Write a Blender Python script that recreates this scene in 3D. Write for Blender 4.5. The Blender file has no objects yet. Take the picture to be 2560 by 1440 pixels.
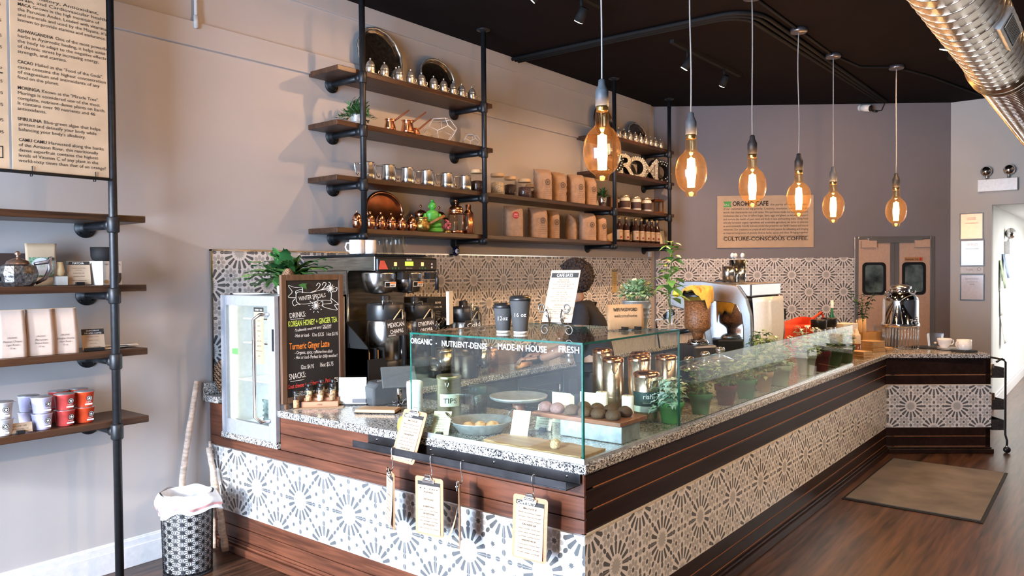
import bpy, bmesh, math, random
from math import pi, sin, cos, radians as rad
from mathutils import Vector as V, Matrix as Mx
random.seed(7)
SC = bpy.context.scene
COL = SC.collection
# ---------------------------------------------------------------- camera
CAM = V((0, 0, 1.62)); FPX = 1910.67
TH, PI_, RO = .6732, -.0204, -.008
_f = V((cos(PI_)*cos(TH), cos(PI_)*sin(TH), sin(PI_)))
_r = V((sin(TH), -cos(TH), 0)); _u = _r.cross(_f)
CR = _r*cos(RO)+_u*sin(RO); CU = -_r*sin(RO)+_u*cos(RO); CF = _f
cam = bpy.data.cameras.new('camera'); camo = bpy.data.objects.new('camera', cam); COL.objects.link(camo)
cam.sensor_width = 36; cam.lens = FPX/2560*36; cam.clip_start = .05; cam.clip_end = 100
camo.matrix_world = Mx(((CR.x, CU.x, -CF.x, CAM.x), (CR.y, CU.y, -CF.y, CAM.y), (CR.z, CU.z, -CF.z, CAM.z), (0, 0, 0, 1)))
SC.camera = camo
# ---------------------------------------------------------------- light, exposure
SC.view_settings.view_transform = 'Standard'; SC.view_settings.look = 'None'
SC.view_settings.gamma = 1; SC.view_settings.use_curve_mapping = False
SC.view_settings.exposure = .72
SC.cycles.max_bounces = 10; SC.cycles.transparent_max_bounces = 24; SC.cycles.glossy_bounces = 5
SC.cycles.transmission_bounces = 8; SC.cycles.diffuse_bounces = 5; SC.cycles.sample_clamp_indirect = 6
SC.cycles.caustics_reflective = False; SC.cycles.caustics_refractive = False
W = bpy.data.worlds.new('world'); SC.world = W; W.use_nodes = True
W.node_tree.nodes['Background'].inputs[0].default_value = (.60, .765, 1, 1)
W.node_tree.nodes['Background'].inputs[1].default_value = 18.5
def lamp(name, kind, loc, energy, color, **k):
    d = bpy.data.lights.new(name, kind); d.energy = energy; d.color = color
    o = bpy.data.objects.new(name, d); COL.objects.link(o); o.location = loc
    for a, b in k.items():
        if a == 'aim': o.rotation_euler = (V(b)-V(loc)).to_track_quat('-Z', 'Y').to_euler()
        elif a == 'portal': d.cycles.is_portal = True
        else: setattr(d, a, b)
    return o
SUND = V((1, .16, -.31))
lamp('sun_light', 'SUN', (-6, 0, 5), 3.1, (1, .96, .92), aim=V((-6, 0, 5))+SUND, angle=rad(4))
for nm, y, w in (('daylight_front', 2.55, 3.3),):
    lamp(nm, 'AREA', (-2.25, y, 1.75), 1, (1, 1, 1), aim=(5, y, 1.75), shape='RECTANGLE', size=w, size_y=3.1, portal=1)
# ---------------------------------------------------------------- picking points: a pixel of the 2560x1440 frame onto a plane of the room
def ray(x, y): return CF+CR*((x-1280)/FPX)-CU*((y-720)/FPX)
def aX(x, y, X): d = ray(x, y); return CAM+d*((X-CAM.x)/d.x)
def aY(x, y, Y): d = ray(x, y); return CAM+d*((Y-CAM.y)/d.y)
def aZ(x, y, Z): d = ray(x, y); return CAM+d*((Z-CAM.z)/d.z)
def aP(x, y, p, n): d = ray(x, y); return CAM+d*((p-CAM).dot(n)/d.dot(n))
def mpp(p): return (p-CAM).dot(CF)/FPX            # metres per pixel at a point
# ---------------------------------------------------------------- room constants
XF, YR, YW, ZC, ZG = 2.457, 1.612, 4.305, 3.55, .88
YS = 3.975
BD = V((.6005, -.7996, 0)); BN = V((-.7996, -.6005, 0))
B0 = V((7.288, 1.643, 0)); BW = V((8.09, YW, 0))
def aB(x, y, off=0): return aP(x, y, B0+BN*off, BN)
def aW(x, y, off=0): return aP(x, y, BW+BN*off, BN)
def fr(o, x, n):
    x = V(x).normalized(); n = V(n).normalized(); y = n.cross(x)
    return Mx(((x.x, y.x, n.x, o[0]), (x.y, y.y, n.y, o[1]), (x.z, y.z, n.z, o[2]), (0, 0, 0, 1)))
def T3(x=0, y=0, z=0): return Mx.Translation((x, y, z))
def RZ(a): return Mx.Rotation(a, 4, 'Z')
def RX(a): return Mx.Rotation(a, 4, 'X')
def RY(a): return Mx.Rotation(a, 4, 'Y')
# ---------------------------------------------------------------- materials
class E:                                           # tiny expression -> math nodes compiler
    def __init__(s, nt, sock): s.nt = nt; s.k = sock
    def op(s, o, *a):
        n = s.nt.nodes.new('ShaderNodeMath'); n.operation = o
        for i, q in enumerate((s,)+a):
            if isinstance(q, E): s.nt.links.new(q.k, n.inputs[i])
            else: n.inputs[i].default_value = q
        return E(s.nt, n.outputs[0])
    def __add__(s, o): return s.op('ADD', o)
    def __sub__(s, o): return s.op('SUBTRACT', o)
    def __mul__(s, o): return s.op('MULTIPLY', o)
    def abs(s): return s.op('ABSOLUTE')
    def min(s, o): return s.op('MINIMUM', o)
    def max(s, o): return s.op('MAXIMUM', o)
    def lt(s, o): return s.op('LESS_THAN', o)
    def gt(s, o): return s.op('GREATER_THAN', o)
    def sq(s): return s*s
MATS = {}
def newmat(name):
    m = bpy.data.materials.new(name); m.use_nodes = True
    nt = m.node_tree; return m, nt, nt.nodes['Principled BSDF']
def setp(b, **k):
    names = dict(rough='Roughness', metal='Metallic', spec='Specular IOR Level', coat='Coat Weight', trans='Transmission Weight', sss='Subsurface Weight', ior='IOR', alpha='Alpha', sheen='Sheen Weight', crough='Coat Roughness', aniso='Anisotropic')
    for a, v in k.items(): b.inputs[names[a]].default_value = v
def M(name, col, rough=.5, metal=0, na=.06, ns=40, bump=0, bs=200, emit=0, ecol=None, stretch=None, **k):
    if name in MATS: return MATS[name]
    m, nt, b = newmat(name); L = nt.links.new
    setp(b, rough=rough, metal=metal, **k)
    tc = nt.nodes.new('ShaderNodeTexCoord'); src = tc.outputs['Object']
    if stretch:
        mp = nt.nodes.new('ShaderNodeMapping'); mp.inputs['Scale'].default_value = stretch; L(src, mp.inputs[0]); src = mp.outputs[0]
    n = nt.nodes.new('ShaderNodeTexNoise'); n.inputs['Scale'].default_value = ns; n.inputs['Detail'].default_value = 3; L(src, n.inputs['Vector'])
    r = nt.nodes.new('ShaderNodeValToRGB'); L(n.outputs['Fac'], r.inputs[0])
    for i, (p, q) in enumerate(((.3, 1-na), (.7, 1+na))):
        r.color_ramp.elements[i].position = p; r.color_ramp.elements[i].color = tuple(min(1, c*q) for c in col)+(1,)
    L(r.outputs[0], b.inputs['Base Color'])
    if bump:
        n2 = nt.nodes.new('ShaderNodeTexNoise'); n2.inputs['Scale'].default_value = bs; L(src, n2.inputs['Vector'])
        bp = nt.nodes.new('ShaderNodeBump'); bp.inputs['Strength'].default_value = bump; bp.inputs['Distance'].default_value = .004
        L(n2.outputs['Fac'], bp.inputs['Height']); L(bp.outputs[0], b.inputs['Normal'])
    if emit:
        b.inputs['Emission Color'].default_value = tuple(ecol or col)+(1,); b.inputs['Emission Strength'].default_value = emit
    MATS[name] = m; return m
def wood(name, c1, c2, axis=0, rough=.4, scale=7, coat=0, spec=.5, knots=0):
    if name in MATS: return MATS[name]
    m, nt, b = newmat(name); L = nt.links.new; setp(b, rough=rough, coat=coat, spec=spec)
    tc = nt.nodes.new('ShaderNodeTexCoord'); mp = nt.nodes.new('ShaderNodeMapping'); L(tc.outputs['Object'], mp.inputs[0])
    s = [1, 1, 1]; s = [14, 14, 14]; s[axis] = 1; mp.inputs['Scale'].default_value = s
    n = nt.nodes.new('ShaderNodeTexNoise'); n.inputs['Scale'].default_value = scale*.5; n.inputs['Detail'].default_value = 6; n.inputs['Distortion'].default_value = .6; L(mp.outputs[0], n.inputs['Vector'])
    n2 = nt.nodes.new('ShaderNodeTexNoise'); n2.inputs['Scale'].default_value = scale*.12; n2.inputs['Detail'].default_value = 2; L(mp.outputs[0], n2.inputs['Vector'])
    mx = nt.nodes.new('ShaderNodeMath'); mx.operation = 'MULTIPLY_ADD'; mx.inputs[1].default_value = .55
    h = nt.nodes.new('ShaderNodeMath'); h.operation = 'MULTIPLY'; h.inputs[1].default_value = .45; L(n2.outputs['Fac'], h.inputs[0])
    L(n.outputs['Fac'], mx.inputs[0]); L(h.outputs[0], mx.inputs[2])
    r = nt.nodes.new('ShaderNodeValToRGB'); L(mx.outputs[0], r.inputs[0])
    r.color_ramp.elements[0].position = .36; r.color_ramp.elements[0].color = tuple(c1)+(1,)
    r.color_ramp.elements[1].position = .64; r.color_ramp.elements[1].color = tuple(c2)+(1,)
    L(r.outputs[0], b.inputs['Base Color'])
    bp = nt.nodes.new('ShaderNodeBump'); bp.inputs['Strength'].default_value = .12; bp.inputs['Distance'].default_value = .003
    L(n.outputs['Fac'], bp.inputs['Height']); L(bp.outputs[0], b.inputs['Normal'])
    MATS[name] = m; return m
def granite(name='granite'):
    m, nt, b = newmat(name); L = nt.links.new; setp(b, rough=.12, spec=.5)
    tc = nt.nodes.new('ShaderNodeTexCoord')
    v = nt.nodes.new('ShaderNodeTexVoronoi'); v.inputs['Scale'].default_value = 190; L(tc.outputs['Object'], v.inputs['Vector'])
    sp = nt.nodes.new('ShaderNodeSeparateColor'); L(v.outputs['Color'], sp.inputs[0])
    r = nt.nodes.new('ShaderNodeValToRGB'); r.color_ramp.interpolation = 'CONSTANT'; L(sp.outputs[0], r.inputs[0])
    el = r.color_ramp.elements; el[0].position = 0; el[0].color = (.02, .02, .022, 1); el[1].position = .17; el[1].color = (.13, .12, .11, 1)
    for p, c in ((.36, .34), (.55, .52), (.74, .68), (.9, .26)):
        e = el.new(p); e.color = (c, c*.97, c*.92, 1)
    L(r.outputs[0], b.inputs['Base Color']); return m
def tilemat(name='patterned_tile'):
    m, nt, b = newmat(name); L = nt.links.new; setp(b, rough=.32, spec=.4)
    tc = nt.nodes.new('ShaderNodeTexCoord'); s = nt.nodes.new('ShaderNodeSeparateXYZ'); L(tc.outputs['UV'], s.inputs[0])
    U, Vv = E(nt, s.outputs[0])*2.5, E(nt, s.outputs[1])*2.5           # one star lattice period = 0.4 m
    fold = lambda e: (e+.5).op('FRACT')-.5
    x, y = fold(U).abs(), fold(Vv).abs()
    a, c = x.max(y), x.min(y)
    def star(p, q):
        r = (p.sq()+q.sq()).op('SQRT'); t = q.op('ARCTAN2', p)*(16/(2*pi))
        ft = ((t+.5).op('FRACT')-.5)*(2*pi/16)
        u, w = r*ft.op('COSINE'), (r*ft.op('SINE')).abs()
        wid = (u-.13).op('MULTIPLY', .1)+.0145
        wid = wid.min((u*-1+.268)*1.5)
        dark = u.gt(.128)*u.lt(.268)*w.lt(wid)
        ray_ = r.lt(.072).max(u.lt(.1)*w.lt((u*-1+.108)*.35)*r.lt(.1))
        return dark, ray_
    d1, g1 = star(a, c)
    d2, g2 = star(a*-1+.5, c*-1+.5)
    fx, fy = a-.349, c-.146
    fr_ = (fx.sq()+fy.sq()).op('SQRT'); ft = fy.op('ARCTAN2', fx)*(8/(2*pi))
    fa = ((ft+.5).op('FRACT')-.5)*(2*pi/8)
    pu, pw = fr_*fa.op('COSINE'), fr_*fa.op('SINE')
    petal = (((pu-.079)*(1/.037)).sq()+(pw*(1/.027)).sq()).lt(1)
    core = fr_.lt((fa*8).op('COSINE')*.006+.027)
    def ell(p, q, rx, ry): return ((p*(1/rx)).sq()+(q*(1/ry)).sq()).lt(1)
    hexs = ell(a-.293, c, .034, .027).max(ell(a-.418, c, .034, .027)).max(ell(a-.5, c-.207, .026, .034)).max(ell(a-.5, c-.082, .026, .034))
    dg, dh = (a+c)*.7071, (a-c)*.7071
    hexs = hexs.max(ell(dg-.309, dh, .034, .023)).max(ell(dg-.398, dh, .034, .023))
    dark = d1.max(d2).max(core).max(hexs); grey = g1.max(g2).max(petal)
    grey = grey.max(ell(a-.5, c, .045, .03))
    grout = fold(U*2).abs().lt(.004).max(fold(Vv*2).abs().lt(.004))
    n = nt.nodes.new('ShaderNodeTexNoise'); n.inputs['Scale'].default_value = 14; L(tc.outputs['UV'], n.inputs['Vector'])
    def mix(f, A, B):
        q = nt.nodes.new('ShaderNodeMix'); q.data_type = 'RGBA'
        L(f.k if isinstance(f, E) else f, q.inputs[0])
        for i, z in ((6, A), (7, B)):
            if isinstance(z, tuple): q.inputs[i].default_value = z+(1,)
            else: L(z, q.inputs[i])
        return q.outputs[2]
    base = mix(n.outputs['Fac'], (.66, .635, .615), (.76, .735, .715))
    k = mix(grey, base, (.42, .41, .40)); k = mix(dark, k, mix(n.outputs['Fac'], (.075, .08, .085), (.13, .135, .14))); k = mix(grout, k, (.38, .37, .36))
    L(k, b.inputs['Base Color']); return m
def thin_glass(name, tint, rough=0, ior=1.45, refl=1.0, milk=None):
    m = bpy.data.materials.new(name); m.use_nodes = True; nt = m.node_tree; nt.nodes.clear(); L = nt.links.new
    o = nt.nodes.new('ShaderNodeOutputMaterial'); mx = nt.nodes.new('ShaderNodeMixShader')
    t = nt.nodes.new('ShaderNodeBsdfTransparent'); g = nt.nodes.new('ShaderNodeBsdfGlossy'); f = nt.nodes.new('ShaderNodeFresnel')
    n = nt.nodes.new('ShaderNodeTexNoise'); n.inputs['Scale'].default_value = 3
    r = nt.nodes.new('ShaderNodeMapRange'); r.inputs[3].default_value = rough; r.inputs[4].default_value = rough+.015; L(n.outputs['Fac'], r.inputs[0]); L(r.outputs[0], g.inputs['Roughness'])
    t.inputs[0].default_value = tuple(tint)+(1,); g.inputs[0].default_value = (refl, refl, refl, 1); gm = nt.nodes.new('ShaderNodeNewGeometry'); mr = nt.nodes.new('ShaderNodeMapRange'); mr.inputs[3].default_value = ior; mr.inputs[4].default_value = 1/ior
    L(gm.outputs['Backfacing'], mr.inputs[0]); L(mr.outputs[0], f.inputs[0])
    L(f.outputs[0], mx.inputs[0]); L(t.outputs[0], mx.inputs[1]); L(g.outputs[0], mx.inputs[2]); L(mx.outputs[0], o.inputs[0])
    if milk:                                       # thin coating that scatters a little of the filament's light
        tl = nt.nodes.new('ShaderNodeBsdfTranslucent'); tl.inputs[0].default_value = milk[:3]+(1,); m2 = nt.nodes.new('ShaderNodeMixShader'); m2.inputs[0].default_value = milk[3]
        L(mx.outputs[0], m2.inputs[1]); L(tl.outputs[0], m2.inputs[2]); L(m2.outputs[0], o.inputs[0])
    return m
TILE = tilemat(); GRAN = granite()
GLASS = thin_glass('clear_glass', (.93, .985, .965)); GLASSJ = thin_glass('jar_glass', (.96, .97, .96), ior=1.4)
AMBER = thin_glass('amber_bulb_glass', (1, .86, .62), ior=1.5, milk=(1, .5, .18, .009))
GEDGE = M('green_glass_edge', (.007, .10, .075), .08, na=.3, ns=30, spec=.8)
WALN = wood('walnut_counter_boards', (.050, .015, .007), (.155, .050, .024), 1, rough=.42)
WALNX = wood('walnut_side_boards', (.009, .0042, .0032), (.026, .0115, .008), 0, rough=.36, spec=.28)  # same walnut as the front, the side face's shade put into the colour
SHELFW = wood('shelf_walnut', (.020, .009, .005), (.085, .034, .015), 0, rough=.38)
PIPE = M('black_iron_pipe', (.022, .023, .026), .42, .5, na=.2, bump=.1, bs=300)
STEEL = M('brushed_steel', (.62, .60, .58), .22, 1, ns=12, stretch=(1, 1, 30))
CHROME = M('chrome', (.78, .77, .76), .06, 1)
COPPER = M('copper', (.80, .36, .20), .2, 1, na=.15)
DKCOP = M('dark_copper', (.16, .06, .03), .32, .9, na=.3, ns=10)
SILV = M('old_silver', (.72, .66, .58), .28, .85, na=.2, ns=60, bump=.3, bs=120)
BLACK = M('black_plastic', (.012, .012, .013), .35)
BLACKM = M('matt_black', (.012, .012, .0125), .75, spec=.18)
WHITE = M('white_ceramic', (.80, .79, .77), .18)
PAPER = M('white_paper', (.80, .79, .76), .8)
KRAFT = M('kraft_paper', (.58, .40, .25), .75, na=.1, ns=8)
KRAFTL = M('light_kraft_card', (.50, .36, .245), .75, na=.05, ns=8)
INK = M('dark_ink', (.02, .017, .015), .7)
WINK = M('white_ink', (.85, .85, .83), .6)
GALV = M('galvanised_steel', (.55, .58, .60), .38, .75, na=.18, ns=35)
LEAF = M('leaf_green', (.075, .19, .045), .45, na=.45, ns=9)
LEAFD = M('dark_leaf_green', (.028, .085, .028), .42, na=.45, ns=9)
LEAFL = M('pale_leaf_green', (.33, .48, .27), .5, na=.4, ns=12)
SOIL = M('potting_soil', (.035, .022, .015), .95, na=.4, ns=90)
BEAN = M('coffee_beans', (.11, .045, .02), .35, na=.6, ns=160, bump=1, bs=160)
# ---------------------------------------------------------------- mesh builder
_TXT = {}
def txt(s, bold=0, shear=0, res=2):
    k = (s, bold, shear, res)
    if k not in _TXT:
        c = bpy.data.curves.new('t', 'FONT'); c.body = s; c.resolution_u = res; c.offset = bold; c.shear = shear; c.size = 1
        o = bpy.data.objects.new('t', c); COL.objects.link(o)
        me = bpy.data.meshes.new_from_object(o.evaluated_get(bpy.context.evaluated_depsgraph_get()))
        vs = [v.co.copy() for v in me.vertices]; fs = [tuple(p.vertices) for p in me.polygons]
        w = (min(v.x for v in vs), max(v.x for v in vs)) if vs else (0, 0)
        bpy.data.objects.remove(o); bpy.data.curves.remove(c); bpy.data.meshes.remove(me)
        _TXT[k] = (vs, fs, w)
    return _TXT[k]
class MB:
    def __init__(s, T=None): s.v = []; s.f = []; s.m = []; s.s = []; s.T = T or Mx(); s.uv = {}
    def add(s, vs, fs, mi=0, sm=False):
        b = len(s.v); s.v += [s.T @ V(v) for v in vs]
        for f in fs: s.f.append(tuple(b+i for i in f)); s.m.append(mi); s.s.append(sm)
        return s
    def box(s, x0, y0, z0, x1, y1, z1, mi=0):
        return s.add([(x0, y0, z0), (x1, y0, z0), (x1, y1, z0), (x0, y1, z0), (x0, y0, z1), (x1, y0, z1), (x1, y1, z1), (x0, y1, z1)],
                     [(0, 3, 2, 1), (4, 5, 6, 7), (0, 1, 5, 4), (1, 2, 6, 5), (2, 3, 7, 6), (3, 0, 4, 7)], mi)
    def cb(s, c, d, mi=0): return s.box(c[0]-d[0]/2, c[1]-d[1]/2, c[2]-d[2]/2, c[0]+d[0]/2, c[1]+d[1]/2, c[2]+d[2]/2, mi)
    def lathe(s, prof, n=24, mi=0, at=(0, 0, 0), sx=1, sy=1, sm=True, rf=None):
        vs, fs = [], []; k = len(prof)
        for i in range(n):
            a = 2*pi*i/n; q = rf(a) if rf else 1
            for r, z in prof: vs.append((at[0]+r*q*cos(a)*sx, at[1]+r*q*sin(a)*sy, at[2]+z))
        for i in range(n):
            j = (i+1) % n
            for t in range(k-1):
                A, B, C_, D = i*k+t, j*k+t, j*k+t+1, i*k+t+1
                if prof[t][0] < 1e-6 and prof[t+1][0] < 1e-6: continue
                if prof[t][0] < 1e-6: fs.append((A, C_, D))
                elif prof[t+1][0] < 1e-6: fs.append((A, B, D))
                else: fs.append((A, B, C_, D))
        return s.add(vs, fs, mi, sm)
    def tube(s, pts, r, n=8, mi=0, closed=False, caps=True):
        P = [V(p) for p in pts]; k = len(P); R = r if isinstance(r, (list, tuple)) else [r]*k
        vs, fs = [], []; up = None
        for i in range(k):
            a = P[i-1] if (i > 0 or closed) else P[i]; c = P[(i+1) % k] if (i < k-1 or closed) else P[i]
            d = (c-a).normalized() if (c-a).length > 1e-9 else V((0, 0, 1))
            if up is None: up = d.orthogonal().normalized()
            up = (up-d*up.dot(d)); up = up.normalized() if up.length > 1e-6 else d.orthogonal().normalized()
            w = d.cross(up)
            for j in range(n):
                t = 2*pi*j/n; vs.append(P[i]+up*(R[i]*cos(t))+w*(R[i]*sin(t)))
        for i in range(k if closed else k-1):
            for j in range(n):
                A = i*n+j; B = i*n+(j+1) % n; C_ = ((i+1) % k)*n+(j+1) % n; D = ((i+1) % k)*n+j
                fs.append((A, B, C_, D))
        if caps and not closed: fs.append(tuple(range(n-1, -1, -1))); fs.append(tuple((k-1)*n+j for j in range(n)))
        return s.add(vs, fs, mi, True)
    def prism(s, poly, z0, z1, mi=0):
        n = len(poly); vs = [(x, y, z0) for x, y in poly]+[(x, y, z1) for x, y in poly]
        return s.add(vs, [tuple(range(n-1, -1, -1)), tuple(range(n, 2*n))]+[(i, (i+1) % n, n+(i+1) % n, n+i) for i in range(n)], mi)
    def ball(s, c, r, n=14, m=8, mi=0):
        R = r if isinstance(r, (tuple, list)) else (r, r, r)
        return s.lathe([(sin(pi*i/m), -cos(pi*i/m)*R[2]) for i in range(m+1)], n, mi, c, R[0], R[1])
    def quad(s, a, b, c, d, mi=0): return s.add([a, b, c, d], [(0, 1, 2, 3)], mi)
    def surf(s, fn, nu, nv, mi=0, closed=False, sm=True):
        vs = [fn(i/(nu if closed else nu-1), j/(nv-1)) for i in range(nu) for j in range(nv)]
        fs = [(i*nv+j, ((i+1) % nu)*nv+j, ((i+1) % nu)*nv+j+1, i*nv+j+1) for i in range(nu if closed else nu-1) for j in range(nv-1)]
        return s.add(vs, fs, mi, sm)
    def text(s, t, size, x, y, mi=0, al='l', bold=0, sx=1, z=.0006, width=None, shear=0, rot=0):
        vs, fs, (a, b) = txt(t, bold, shear)
        if width and b > a: sx = width/((b-a)*size)
        ox = {'l': 0, 'c': -(a+b)/2, 'r': -b}[al]
        ca, sa = cos(rot), sin(rot); out = []
        for v in vs:
            px, py = (v.x+ox)*size*sx, v.y*size
            out.append((x+px*ca-py*sa, y+px*sa+py*ca, z))
        return s.add(out, fs, mi)
    def build(s, name, mats, parent=None, bevel=0, seg=2, solid=0, sub=0):
        me = bpy.data.meshes.new(name); me.from_pydata([tuple(v) for v in s.v], [], s.f)
        for m in (mats if isinstance(mats, (list, tuple)) else [mats]): me.materials.append(m)
        me.polygons.foreach_set('material_index', s.m); me.polygons.foreach_set('use_smooth', s.s)
        me.validate(); me.update()
        bm = bmesh.new(); bm.from_mesh(me); bmesh.ops.recalc_face_normals(bm, faces=bm.faces); bm.to_mesh(me); bm.free()
        o = bpy.data.objects.new(name, me); COL.objects.link(o)
        if parent: o.parent = parent
        if solid: md = o.modifiers.new('solid', 'SOLIDIFY'); md.thickness = solid; md.offset = 0
        if bevel: md = o.modifiers.new('bevel', 'BEVEL'); md.width = bevel; md.segments = seg; md.limit_method = 'ANGLE'; md.angle_limit = rad(40)
        if sub: md = o.modifiers.new('sub', 'SUBSURF'); md.levels = sub; md.render_levels = sub
        return o
def tag(o, label, cat, group=None, kind=None):
    o['label'] = label; o['category'] = cat
    if group: o['group'] = group
    if kind: o['kind'] = kind
    return o
def thing(name, label, cat, loc=(0, 0, 0), rz=0, group=None):
    o = bpy.data.objects.new(name, None); COL.objects.link(o); o.location = loc; o.rotation_euler = (0, 0, rz); o.empty_display_size = .05
    return tag(o, label, cat, group)
def dup(root, label, loc, rz=None, group=None, scale=None):
    r = root.copy(); COL.objects.link(r); r.location = loc
    if rz is not None: r.rotation_euler = (0, 0, rz)
    if scale: r.scale = (scale,)*3
    r['label'] = label
    if group: r['group'] = group
    for ch in list(root.children):
        c = ch.copy(); COL.objects.link(c); c.parent = r
        for g in ch.children:
            d = g.copy(); COL.objects.link(d); d.parent = c
    return r
def struct(o): o['kind'] = 'structure'; return o
ORD = 'first second third fourth fifth sixth seventh eighth ninth tenth eleventh twelfth'.split()
def uvpanel(name, o, xa, w, h, u0, v0, mat, parent, n=None, thick=.012):
    """a tiled slab: front face carries a UV map in metres"""
    o = V(o); xa = V(xa).normalized(); n = xa.cross(V((0, 0, 1))); z = V((0, 0, 1))
    P = [o, o+xa*w, o+xa*w+z*h, o+z*h]; Q = [p-n*thick for p in P]
    me = bpy.data.meshes.new(name); me.from_pydata([tuple(p) for p in P+Q], [], [(0, 1, 2, 3), (7, 6, 5, 4), (0, 4, 5, 1), (1, 5, 6, 2), (2, 6, 7, 3), (3, 7, 4, 0)])
    me.materials.append(mat); l = me.uv_layers.new(name='UVMap')
    for lp in me.loops:
        i = lp.vertex_index % 4; l.data[lp.index].uv = (u0+(w if i in (1, 2) else 0), v0+(h if i > 1 else 0))
    ob = bpy.data.objects.new(name, me); COL.objects.link(ob)
    if parent: ob.parent = parent
    return ob
# ================================================================= the room
PAINT = M('warm_grey_wall_paint', (.475, .445, .435), .75, na=.02, ns=3, bump=.05, bs=250)
DKPAINT = M('slate_wall_paint', (.20, .185, .20), .75, na=.03, ns=3, bump=.05, bs=250)
LTPAINT = M('pale_grey_wall_paint', (.50, .50, .49), .75, na=.02, ns=3)
CEILP = M('black_ceiling_paint', (.0085, .0062, .0068), .9, na=.1, ns=6, spec=.08)
TRIMW = M('white_trim_paint', (.72, .72, .74), .4)
XB = 10.16
WR = BW+BD*3.43                                   # right end of the slate wall
MB().box(-2.3, YW, 0, 8.2, YW+.12, 3.7).build('wall_left', PAINT)
struct(bpy.data.objects['wall_left'])
m = MB(fr(BW, BD, BN)); m.box(-.1, 0, -.12, 3.43, 3.7, 0); struct(m.build('wall_back', DKPAINT))
m = MB(); m.box(XB, 1.15, 0, XB+.12, WR.y+.05, 3.7); m.box(XB, -4, 2.34, XB+.12, 1.15, 3.7); m.box(XB, -4, 0, XB+.12, -1.5, 2.34); struct(m.build('wall_right', LTPAINT))
CORR = M('white_corridor_paint', (.74, .75, .74), .6, na=.02, ns=3)
m = MB(); m.box(XB+.12, 1.15, 0, 14.4, 1.27, 2.5); m.box(14.3, -1.5, 0, 14.42, 1.15, 2.5); m.box(XB+.12, -1.62, 0, 14.42, -1.5, 2.5); struct(m.build('wall_corridor', CORR))
struct(MB().box(XB+.12, -1.5, 2.34, 14.3, 1.15, 2.5).build('ceiling_corridor', CORR))
struct(MB().box(-2.4, -4.1, -.1, 14.4, 7, 0).build('floor', wood('dark_floor_planks', (.012, .0055, .0035), (.125, .056, .030), 0, rough=.3, scale=6)))
struct(MB().box(-2.4, -4.1, ZC, 11, 7, ZC+.15).build('ceiling', CEILP))
struct(MB().box(-2.4, -4.12, 0, 14.4, -4, 3.7).build('wall_side', M('dark_side_wall_paint', (.12, .11, .11), .8)))
m = MB()                                           # shop front behind the camera: piers, sill, header, mullions
m.box(-2.4, -4, 0, -2.25, YW, .2); m.box(-2.4, -4, 3.3, -2.25, YW, 3.7)
for y0, y1 in ((-4, .86), (4.2, YW)): m.box(-2.4, y0, .2, -2.25, y1, 3.3)
struct(m.build('wall_front', PAINT))
m = MB()
for y in (2.6,): m.box(-2.36, y-.03, .45, -2.3, y+.03, 3.3)
struct(m.build('window_1', BLACK))
m = MB()
for z0, z1, t in ((0, .115, .016), (.115, .15, .011), (.15, .16, .005)): m.box(-2.25, YW-t, z0, XF+.02, YW, z1)
struct(m.build('baseboard_left', TRIMW, bevel=.003))
m = MB()
for z0, z1, t in ((0, .12, .016), (.12, .155, .01)): m.box(XB+.12, 1.15-t, z0, 14.3, 1.15, z1); m.box(14.3-t, -1.5, z0, 14.3, 1.15-t, z1)
struct(m.build('baseboard_corridor', TRIMW, bevel=.003))
struct(MB().box(-2.25, YW-.022, 2.97, 7.99, YW, 3.115).build('trim_1', PAINT, bevel=.003))
struct(MB().box(-2.25, YW-.022, 3.43, 7.99, YW, ZC).build('trim_2', PAINT, bevel=.003))
# backsplash tiles: left wall then slate wall
z0, z1 = .94, 1.765
sw = 5.265
struct(uvpanel('trim_3', (2.48, YW-.012, z0), (1, 0, 0), 7.99-2.48, z1-z0, 2.48-sw, z0-1.556, TILE, None)).name = 'wall_tile_left'
o = BW+BN*.012+BD*.02; o.z = z0
wl = (V((aW(2135, 645).x, aW(2135, 645).y, 0))-BW).length-.02
pq = aW(1892.5, 688)
struct(uvpanel('wall_tile_back', o, BD, wl, z1-z0, .02-(V((pq.x, pq.y, 0))-BW).length, z0-pq.z, TILE, None))
m = MB(); m.box(2.47, YW-.016, z0, 2.48, YW, z1+.01); m.box(2.47, YW-.016, z1, 7.98, YW, z1+.01)
struct(m.build('trim_4', STEEL))
# ================================================================= service counter
ct = thing('service_counter', 'walnut boarded service counter banded with black and white star tiles', 'counter', (XF, YR, 0))
def CF_(o, xa, n): return T3(-XF, -YR, 0) @ fr(o, xa, n)
GRVW = wood('groove_highlight_wood', (.30, .105, .035), (.42, .17, .07), 0, rough=.6)  # unstained wood in the gaps; its orange also carries bevel highlights
CRTR = M('cream_edge_trim', (.62, .52, .40), .4)
def boards(xa, w, zs, o, mat, name, gap=.004, depth=.02, seams=()):
    """horizontal boards with shadow gaps on a face through o along xa"""
    n = V(xa).cross(V((0, 0, 1)))
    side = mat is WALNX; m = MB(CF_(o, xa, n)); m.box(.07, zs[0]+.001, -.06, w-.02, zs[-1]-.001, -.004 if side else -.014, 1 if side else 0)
    for a, b in zip(zs, zs[1:]):
        g = gap*(1.8 if side else 1); m.box(.0145 if name == 'side_board' or (name == 'plinth_board' and xa.x == 1) else 0, a+g/2, -.014, w, b-g/2, 0)
    return m.build(name, [mat, GRVW], ct, bevel=.0025)
LF = YW-.003-YR                                   # front face runs from the left wall to the corner
UP = (.602, .69, .775, .842); LO = (.0, .07, .15, .228)
yFr = 3.585                                       # fridge niche right edge
fo = V((XF, YW-.003, 0)); fx = V((0, -1, 0))
boards(fx, LF, (.602, .66), fo, WALN, 'front_board')
m = MB(CF_((XF, yFr, 0), fx, (-1, 0, 0)))
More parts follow.
